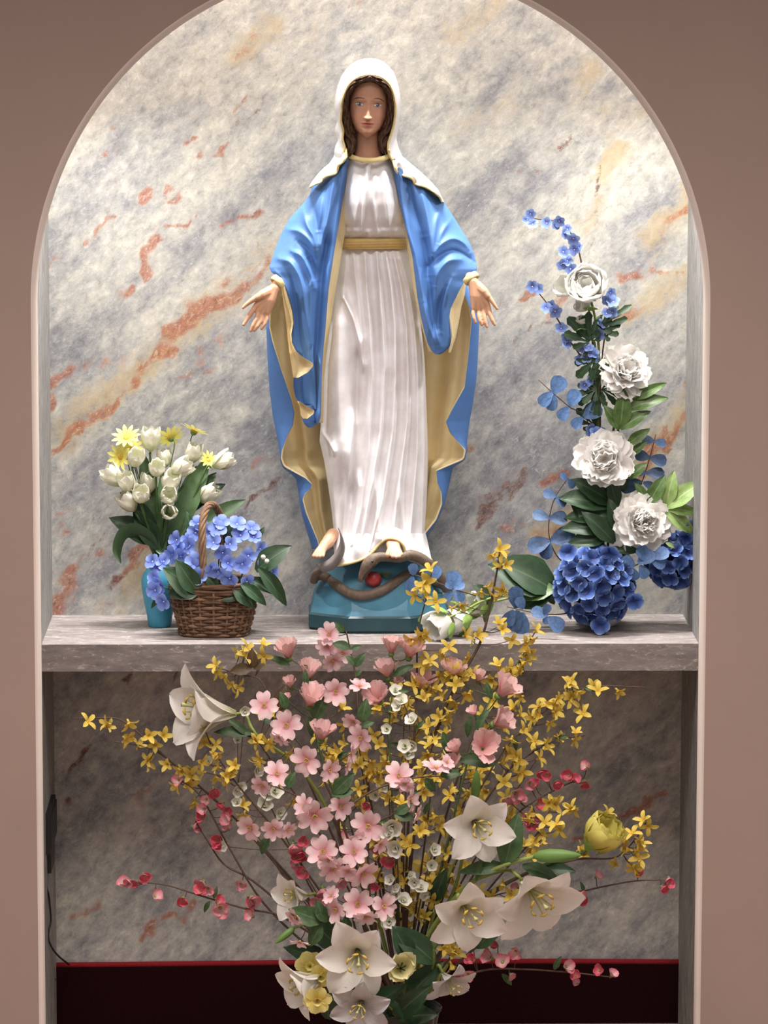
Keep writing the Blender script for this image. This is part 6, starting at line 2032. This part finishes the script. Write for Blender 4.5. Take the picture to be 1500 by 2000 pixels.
for lab, path, k in (('forsythia twigs at the back of the bouquet, behind the left pink blossoms', [(640, 1400, -.09), (665, 1520, -.11), (720, 1760, -.14), N_], 22),
                     ('forsythia twigs at the back of the bouquet, behind the white buds', [(790, 1400, -.09), (785, 1520, -.11), (785, 1760, -.14), N_], 24),
                     ('forsythia twigs at the back of the bouquet, behind the right bells', [(960, 1420, -.09), (920, 1530, -.11), (840, 1760, -.14), N_], 24),
                     ('forsythia twigs at the back of the bouquet, behind the right lilies', [(1050, 1480, -.1), (980, 1590, -.12), (860, 1800, -.14), N_], 18)):
    forsythia(lab, path, [], k, 34, 3, frange=(0, .75))
forsythia('forsythia spray low on the right beside the small green bud', [(900, 1850, -.3), (880, 1870, -.29), (840, 1920, -.24), N_], [(884, 1850), (872, 1862), (892, 1866), (866, 1850), (880, 1880), (830, 1900), (822, 1906)], 0)

# ---- pink dogwood-like branches


def pinkbranch(label, path, flo, leaves=(), n=4):
    P3 = [(a, b, (dpt(a, b) - .03 if len(c) == 0 else c[0])) for a, b, *c in path]
    T = branch('blossom_branch', label, 'branch', 'pink blossom branches', P3, .0014, .0032, M_twig)
    for f in flo:
        x, y, r = f[:3]
        d = f[3] if len(f) > 3 else (rnd(-.35, .35), rnd(-.4, .3), 1)
        Y = dpt(x, y) - .045 + rnd(-.015, .01)
        if y < 1330:
            Y = -.12
        dogwood(T, x, y, r, Y, (d[0] + rnd(-.35, .35), d[1] + rnd(-.35, .35), d[2]))
        twig_to(T, P3, x, y, Y + .005, M_twig, .001)
    for b, t in leaves:
        put_leaf(T, 'leaf_b', (*b, dpt(*b) - .045), t, .35, 1.1)
    return T


pinkbranch('tall pink blossom stem in front of the plinth', [(676, 1232, -.11), (686, 1280, -.11), (696, 1330, -.12), (705, 1440, -.16), (750, 1750, -.18), N_],
           [(644, 1238, 26, (-.1, -.3, .9)), (640, 1262, 24, (-.2, .3, .9)), (650, 1290, 25, (0, .4, .9)), (668, 1276, 22, (.3, .1, .9))], [((684, 1266), (650, 1256)), ((686, 1268), (706, 1262)), ((694, 1300), (676, 1280)), ((694, 1302), (712, 1276)), ((672, 1234), (655, 1216)), ((696, 1320), (706, 1308))])
pinkbranch('pink blossom branch between the bells and the white buds', [(700, 1330, -.15), (704, 1390, -.16), (715, 1500, -.19), (755, 1780, -.18), N_],
           [(656, 1350, 30, (-.1, 0, 1)), (702, 1342, 24, (.1, -.8, .4)), (706, 1440, 30, (-.2, .2, .9)), (690, 1408, 24, (-.3, .5, .7))], [((706, 1410), (716, 1366)), ((708, 1420), (730, 1410))])
pinkbranch('pink blossom branch at upper left of the bouquet', [(510, 1372, -.2), (560, 1425, -.22), (620, 1500, -.25), (680, 1640, -.26), (740, 1850, -.2), N_],
           [(516, 1378, 30, (-.2, .1, 1)), (560, 1416, 33, (.1, -.2, .95)), (548, 1440, 22, (-.4, .6, .7)), (600, 1484, 34, (0, 0, 1)), (642, 1504, 26, (.5, .3, .7)), (684, 1472, 22, (.8, .1, .4)), (676, 1496, 20, (.8, .3, .3))], [((650, 1550), (690, 1512)), ((560, 1385), (548, 1352))])
pinkbranch('pink blossom branch leaning left in the middle of the bouquet', [(500, 1525, -.26), (560, 1545, -.28), (620, 1580, -.3), (660, 1620, -.31), (720, 1840, -.24), N_],
           [(540, 1512, 30, (.2, -.5, .8)), (512, 1534, 24, (-.5, .2, .7)), (490, 1616, 30, (-.6, -.1, .7)), (534, 1618, 26, (.2, .1, .9)), (614, 1592, 38, (-.1, .15, 1)), (596, 1574, 26, (-.4, -.3, .8)), (562, 1620, 20, (.2, .6, .7)), (664, 1574, 30, (.5, .2, .8))], [((524, 1635), (510, 1668)), ((560, 1540), (575, 1508))])
pinkbranch('dense pink blossom branch at the heart of the bouquet', [(655, 1570, -.3), (662, 1640, -.32), (690, 1720, -.33), (730, 1860, -.26), N_],
           [(720, 1612, 36, (0, -.05, 1)), (632, 1664, 36, (-.3, .1, .9)), (650, 1696, 30, (.1, .6, .8)), (692, 1664, 32, (.1, -.5, .9)), (708, 1704, 34, (.4, .3, .9)), (742, 1648, 22, (.6, .2, .6)), (680, 1700, 22, (-.4, .4, .8)), (642, 1678, 24, (-.2, .5, .7)), (700, 1636, 22, (.2, .6, .6))], [])
pinkbranch('low pink blossom branch above the largest lily', [(770, 1765, -.36), (730, 1762, -.36), (690, 1775, -.35), (710, 1860, -.28), N_],
           [(658, 1776, 30, (-.5, 0, .8)), (698, 1766, 34, (.1, -.2, 1)), (714, 1788, 28, (.2, .5, .8)), (748, 1770, 30, (.3, .1, .9)), (648, 1750, 22, (-.4, -.4, .7))], [((676, 1790), (678, 1830))])
pinkbranch('pink blossom twig arching right over the middle', [(900, 1516, -.27), (820, 1518, -.28), (750, 1535, -.3), (690, 1570, -.31), (662, 1620, -.32), (720, 1840, -.25), N_],
           [(778, 1516, 32, (-.1, -.65, .6)), (850, 1502, 30, (.05, -.95, .3)), (872, 1490, 18, (.3, -.5, .6)), (790, 1530, 22, (.3, .5, .7))], [((830, 1520), (850, 1546)), ((690, 1545), (648, 1552)), ((860, 1515), (900, 1510))])
pinkbranch('pink blossom twig with green leaves right of the heart', [(805, 1575, -.31), (765, 1592, -.31), (720, 1640, -.31), (735, 1850, -.25), N_], [(800, 1562, 26, (.8, -.1, .4)), (812, 1590, 22, (.8, .3, .3))], [((770, 1592), (810, 1598)), ((775, 1590), (805, 1570))])
pinkbranch('pink blossom twig hanging beside the lower left bud', [(588, 1795, -.33), (610, 1806, -.33), (640, 1790, -.32), (700, 1880, -.25), N_], [(580, 1790, 22, (-.5, .4, .4)), (586, 1838, 22, (-.3, .7, .3)), (570, 1792, 16, (-.7, .1, .4))], [((630, 1800), (566, 1776)), ((632, 1802), (620, 1760)), ((628, 1806), (604, 1848)), ((640, 1800), (612, 1770))])

# ---- pink bell flowers


def bells(label, path, flo, leaves=()):
    P3 = [(a, b, (dpt(a, b) - .01 if len(c) == 0 else c[0])) for a, b, *c in path]
    T = branch('bellflower_stem', label, 'flower', 'pink bell flowers', P3, .0014, .0028, M_stem)
    for x, y, r, d in flo:
        Y = dpt(x, y) - .02 + rnd(-.01, .01)
        if y < 1340:
            Y = -.11
        bell(T, x, y, r, Y, d)
        twig_to(T, P3, x - d[0] * r * .6, y - d[1] * r * .6, Y + .002, M_stem, .0013)
    for b, t in leaves:
        put_leaf(T, 'leaf_bn', (*b, -.115 if b[1] < 1340 else dpt(*b) - .02), t, .35, 1.2)
    return T


bells('pink bell flowers on the left stem below the shelf edge', [(600, 1300, -.11), (612, 1360, -.13), (620, 1450, -.17), (700, 1700, -.19), N_],
      [(562, 1270, 27, (-.1, -.9, .3)), (602, 1312, 29, (.1, -.9, .3)), (606, 1362, 32, (.05, -.85, .4)), (628, 1430, 27, (.1, -.9, .3)), (566, 1335, 17, (-.3, -.8, .3)), (560, 1364, 11, (-.3, -.8, .3))],
      [((566, 1300), (524, 1282)), ((598, 1344), (596, 1308)), ((612, 1410), (640, 1350)), ((604, 1400), (610, 1440))])
bells('pink bell flowers in the centre above the white buds', [(770, 1290, -.11), (768, 1340, -.12), (760, 1450, -.16), (775, 1720, -.18), N_],
      [(764, 1262, 24, (.0, -.95, .1)), (755, 1308, 26, (-.1, -.95, .2)), (802, 1268, 28, (.2, -.9, .3)), (826, 1332, 27, (.2, -.9, .3)), (738, 1358, 30, (-.2, -.6, .7)), (775, 1332, 14, (.2, -.9, .2))],
      [((768, 1320), (808, 1298)), ((778, 1350), (800, 1350))])
bells('pink bell flowers on the right stem beside the lily bud', [(960, 1360, -.14), (935, 1420, -.18), (910, 1500, -.2), (860, 1700, -.19), N_],
      [(986, 1345, 31, (.6, -.7, .3)), (976, 1408, 28, (.7, -.4, .4)), (946, 1455, 34, (.2, -.4, .85)), (884, 1310, 27, (.1, -.9, .3)), (935, 1322, 17, (.1, -.9, .3)), (925, 1390, 14, (-.4, -.8, .3)), (884, 1490, 20, (-.2, -.8, .4)), (890, 1462, 18, (-.3, -.7, .4))],
      [((960, 1366), (950, 1332)), ((930, 1420), (955, 1385)), ((920, 1400), (912, 1440)), ((865, 1430), (880, 1480)), ((970, 1492), (895, 1482)), ((930, 1440), (945, 1400))])

# ---- red quince branches


def redbranch(label, path, flo, leaves=(), r=14):
    P3 = [(a, b, (dpt(a, b) if len(c) == 0 else c[0])) for a, b, *c in path]
    T = branch('quince_branch', label, 'branch', 'red quince branches', P3, .0012, .0030, M_twig)
    for f in flo:
        x, y = f[:2]
        rr = f[2] if len(f) > 2 else r
        pp = smoothpath(P3, 40)
        i = int(np.argmin((pp[:, 0] - x) ** 2 + (pp[:, 1] - y) ** 2))
        Y = pp[i][2] + rnd(-.012, .004)
        quince(T, x, y, rr * 1.3, Y, (rnd(-.7, .7), rnd(-.8, .6), rnd(.4, 1)))
        twig_to(T, P3, x, y, Y + .003, M_twig, .0009)
    for b, t in leaves:
        i = int(np.argmin((pp[:, 0] - b[0]) ** 2 + (pp[:, 1] - b[1]) ** 2))
        put_leaf(T, 'leaf_b', (b[0], b[1], pp[i][2] - .004), t, .3, .8)
    return T


redbranch('red quince branch stretching far left at mid height', [(286, 1724, -.2), (330, 1730, -.2), (400, 1752, -.2), (480, 1775, -.2), (560, 1795, -.19), (700, 1890, -.18), N_],
          [(242, 1728, 15), (254, 1720, 12), (268, 1722, 12), (280, 1708, 15), (302, 1752, 15), (358, 1754, 15), (398, 1722, 17), (392, 1742, 15), (406, 1734, 14), (430, 1772, 20), (424, 1762, 14), (490, 1752, 18), (496, 1762, 14), (494, 1790, 15)], [((418, 1755), (424, 1732)), ((410, 1760), (398, 1782))])
redbranch('quince branch with pale pink blossoms at left above the red one', [(382, 1604, -.17), (410, 1650, -.17), (440, 1690, -.17), (500, 1725, -.18), (620, 1830, -.18), N_],
          [(376, 1614, 15), (400, 1580, 14), (395, 1596, 13), (404, 1560, 12), (428, 1640, 17), (420, 1655, 12), (470, 1725, 14)])
redbranch('quince twig among the left forsythia with red buds', [(352, 1522, -.16), (395, 1560, -.17), (450, 1660, -.18), (520, 1770, -.18), (640, 1880, -.18), N_], [(350, 1524, 14), (416, 1540, 16), (450, 1600, 17), (440, 1590, 13), (446, 1620, 12), (436, 1568, 12)])
redbranch('red quince blossoms glowing left of the pink heart', [(572, 1640, -.27), (590, 1690, -.27), (610, 1740, -.26), (700, 1880, -.2), N_], [(572, 1648, 17), (588, 1662, 18), (578, 1676, 18), (592, 1640, 14), (594, 1700, 16), (630, 1734, 19), (620, 1760, 17), (640, 1750, 14), (610, 1780, 16), (580, 1690, 14)])
redbranch('red quince twigs deep in the middle of the bouquet', [(760, 1670, -.24), (735, 1730, -.24), (740, 1860, -.2), N_], [(760, 1676, 17), (738, 1652, 14), (735, 1725, 15), (668, 1640, 14), (662, 1720, 15), (680, 1745, 14), (720, 1570, 12)])
redbranch('quince branch with round red buds at upper right', [(1140, 1520, -.16), (1090, 1540, -.17), (1010, 1590, -.19), (930, 1700, -.19), (840, 1870, -.18), N_],
          [(1146, 1498, 12), (1112, 1516, 15), (1120, 1524, 13), (1142, 1526, 13), (1086, 1528, 13), (1058, 1506, 15), (1068, 1512, 12), (1034, 1528, 14), (1046, 1536, 14), (1005, 1548, 19), (1012, 1560, 15), (990, 1556, 13), (1030, 1602, 15), (1050, 1596, 16), (1042, 1608, 14), (1026, 1606, 13), (1050, 1570, 14)])
redbranch('quince branch ending in pale red buds at far right', [(1290, 1718, -.18), (1230, 1722, -.18), (1150, 1738, -.18), (1060, 1760, -.19), (930, 1850, -.18), N_], [(1306, 1714, 12), (1304, 1726, 12), (1292, 1732, 13), (1164, 1714, 12), (1126, 1744, 18), (1138, 1752, 15), (1246, 1706, 12), (1004, 1780, 14), (1012, 1736, 13)], [((1140, 1742), (1134, 1722))])
redbranch('quince branch low at right over the dark carpet', [(1190, 1908, -.2), (1120, 1900, -.2), (1020, 1893, -.21), (940, 1896, -.22), (860, 1930, -.2), N_], [(1172, 1896, 13), (1194, 1906, 13), (1104, 1888, 17), (1126, 1908, 13), (1128, 1922, 10), (960, 1872, 18), (982, 1880, 17), (1008, 1856, 16), (996, 1902, 11), (924, 1876, 15), (922, 1838, 18), (878, 1912, 20), (914, 1902, 16), (972, 1848, 12)], [((1082, 1894), (1096, 1868)), ((980, 1902), (1000, 1924))])

# ---- small white blossoms
for lab, path, flo in (('white blossom twig beside the tall forsythia stem', [(776, 1350, -.15), (800, 1420, -.17), (790, 1600, -.19), N_], [(772, 1350, 15), (784, 1370, 16), (778, 1378, 14), (806, 1408, 17), (756, 1424, 13), (792, 1458, 17), (806, 1454, 16), (796, 1472, 15), (744, 1540, 15), (752, 1534, 15), (734, 1552, 14), (772, 1528, 12)]),
                       ('white blossom twig right of the pink heart', [(765, 1610, -.26), (775, 1660, -.26), (780, 1800, -.22), N_], [(766, 1612, 24), (760, 1632, 18), (776, 1656, 22), (764, 1720, 14), (770, 1732, 12), (786, 1760, 19), (775, 1748, 14), (760, 1800, 16), (748, 1806, 14)]),
                       ('white blossom twig left of the upright lily', [(848, 1656, -.23), (830, 1720, -.22), (808, 1830, -.2), N_], [(846, 1660, 16), (842, 1690, 14), (822, 1736, 18), (810, 1722, 15), (800, 1712, 13), (832, 1750, 13)]),
                       ('white blossom twig among the left forsythia', [(465, 1540, -.18), (480, 1590, -.18), (560, 1720, -.19), (700, 1880, -.18), N_], [(462, 1544, 15), (470, 1536, 13), (464, 1568, 13), (502, 1504, 15), (512, 1498, 12), (408, 1488, 12), (478, 1386, 13), (464, 1446, 10)]),
                       ('grey white filler blossoms behind the left side', [(520, 1540, -.1), (540, 1600, -.12), (640, 1780, -.15), N_], [(520, 1552, 22), (535, 1545, 20), (515, 1575, 20), (545, 1588, 16), (430, 1652, 16)])):
    T = branch('white_blossom_twig', lab, 'twig', 'white blossom twigs', path, .0009, .0018, M_twig, 20)
    for x, y, r in flo:
        pp = smoothpath(path, 40)
        i = int(np.argmin((pp[:, 0] - x) ** 2 + (pp[:, 1] - y) ** 2))
        Y = pp[i][2] + rnd(-.015, .0)
        simple(T, ME['white_small'], x, y, r * 1.05, Y, (rnd(-.6, .6), rnd(-.8, .2), .7), 'blossom')
        twig_to(T, path, x, y, Y + .002, M_twig, .0007)

# ---- broad leaves low in the bouquet
BF = thing('leaf_spray', PV(*NECK), 'dark green broad leaves low in the big bouquet', 'leaves')
for k, b, t, w, Y in (('leaf_dark', (805, 1870, -.30), (770, 1815), 1.0, -.31), ('leaf_dark', (850, 1880, -.30), (770, 1812), .9, -.30), ('leaf_dark', (770, 1985, -.32), (835, 1930), .8, -.36), ('leaf_dark', (700, 1990, -.33), (785, 1925), .7, -.38), ('leaf_dark', (780, 1990, -.30), (850, 1980), 1.0, -.34),
                     ('leaf_dark', (790, 1960, -.28), (860, 1880), .8, -.3), ('leaf_dark', (560, 1420, -.2), (500, 1330 + 60), .8, -.2), ('leaf_bn', (490, 1440, -.2), (440, 1400), .8, -.2), ('leaf_bn', (495, 1432, -.2), (420, 1428), 1.0, -.2), ('leaf_dark', (640, 1880, -.27), (560, 1850), .8, -.3), ('leaf_dark', (660, 1850, -.27), (600, 1790), .9, -.3),
                     ('leaf_dark', (640, 1990, -.3), (650, 1920), .8, -.34), ('leaf_dark', (850, 1760, -.2), (870, 1700), .8, -.22), ('leaf_dark', (1050, 1700, -.2), (1120, 1700), .8, -.22), ('leaf_dark', (930, 1850, -.22), (980, 1810), .8, -.25), ('leaf_dark', (740, 1960, -.3), (700, 1920), .8, -.3), ('leaf_dark', (720, 1945, -.28), (640, 1960), .8, -.3), ('leaf_dark', (820, 1985, -.3), (760, 1950), .9, -.35)):
    put_leaf(BF, k, b, t, .4, w, Y2=Y)

# ------------------------------------------------------------------ black power box and its cable on the left wall under the shelf
M_blk = paint('black_plastic', srgb(24, 24, 26), .1, .5, 40)
zb0, zb1 = float(PV(85, 1650, .15)[2]), float(PV(85, 1572, .15)[2])
PBX = thing('power_box', (-HW, .15, zb0), 'black plastic power box fixed to the left wall under the shelf', 'box')
for nm, (x0, x1, y0, y1, z0, z1) in (('housing', (-HW, -HW + .009, .06, .25, zb0, zb1)), ('lid', (-HW + .009, -HW + .012, .07, .24, zb0 + .008, zb1 - .008)), ('bracket', (-HW, -HW + .008, .10, .22, zb0 - .05, zb0))):
    V, F = box(x0, x1, y0, y1, z0, z1)
    obj_world(nm, V, F, M_blk, PBX, smooth=False)
c = smoothpath([(92, 1655, .12), (90, 1725, .09), (95, 1748, .10), (98, 1775, .11), (99, 1800, .11), (94, 1828, .10), (101, 1850, .14), (115, 1868, .24), (135, 1884, .330)], 50)
V, F = tube(PV(c[:, 0], c[:, 1], c[:, 2]), .0022, 7)
tag(obj_world('power_cable', V, F, M_blk), 'thin black cable hanging down the left wall below the shelf', 'cable')
c = smoothpath([(108, 1912, .30), (98, 1924, .25), (88, 1936, .18), (80, 1946, .12)], 16)
V, F = tube(PV(c[:, 0], c[:, 1], c[:, 2]), .0020, 7)
tag(obj_world('floor_cable', V, F, M_blk), 'short black cable running along the left wall near the floor', 'cable')
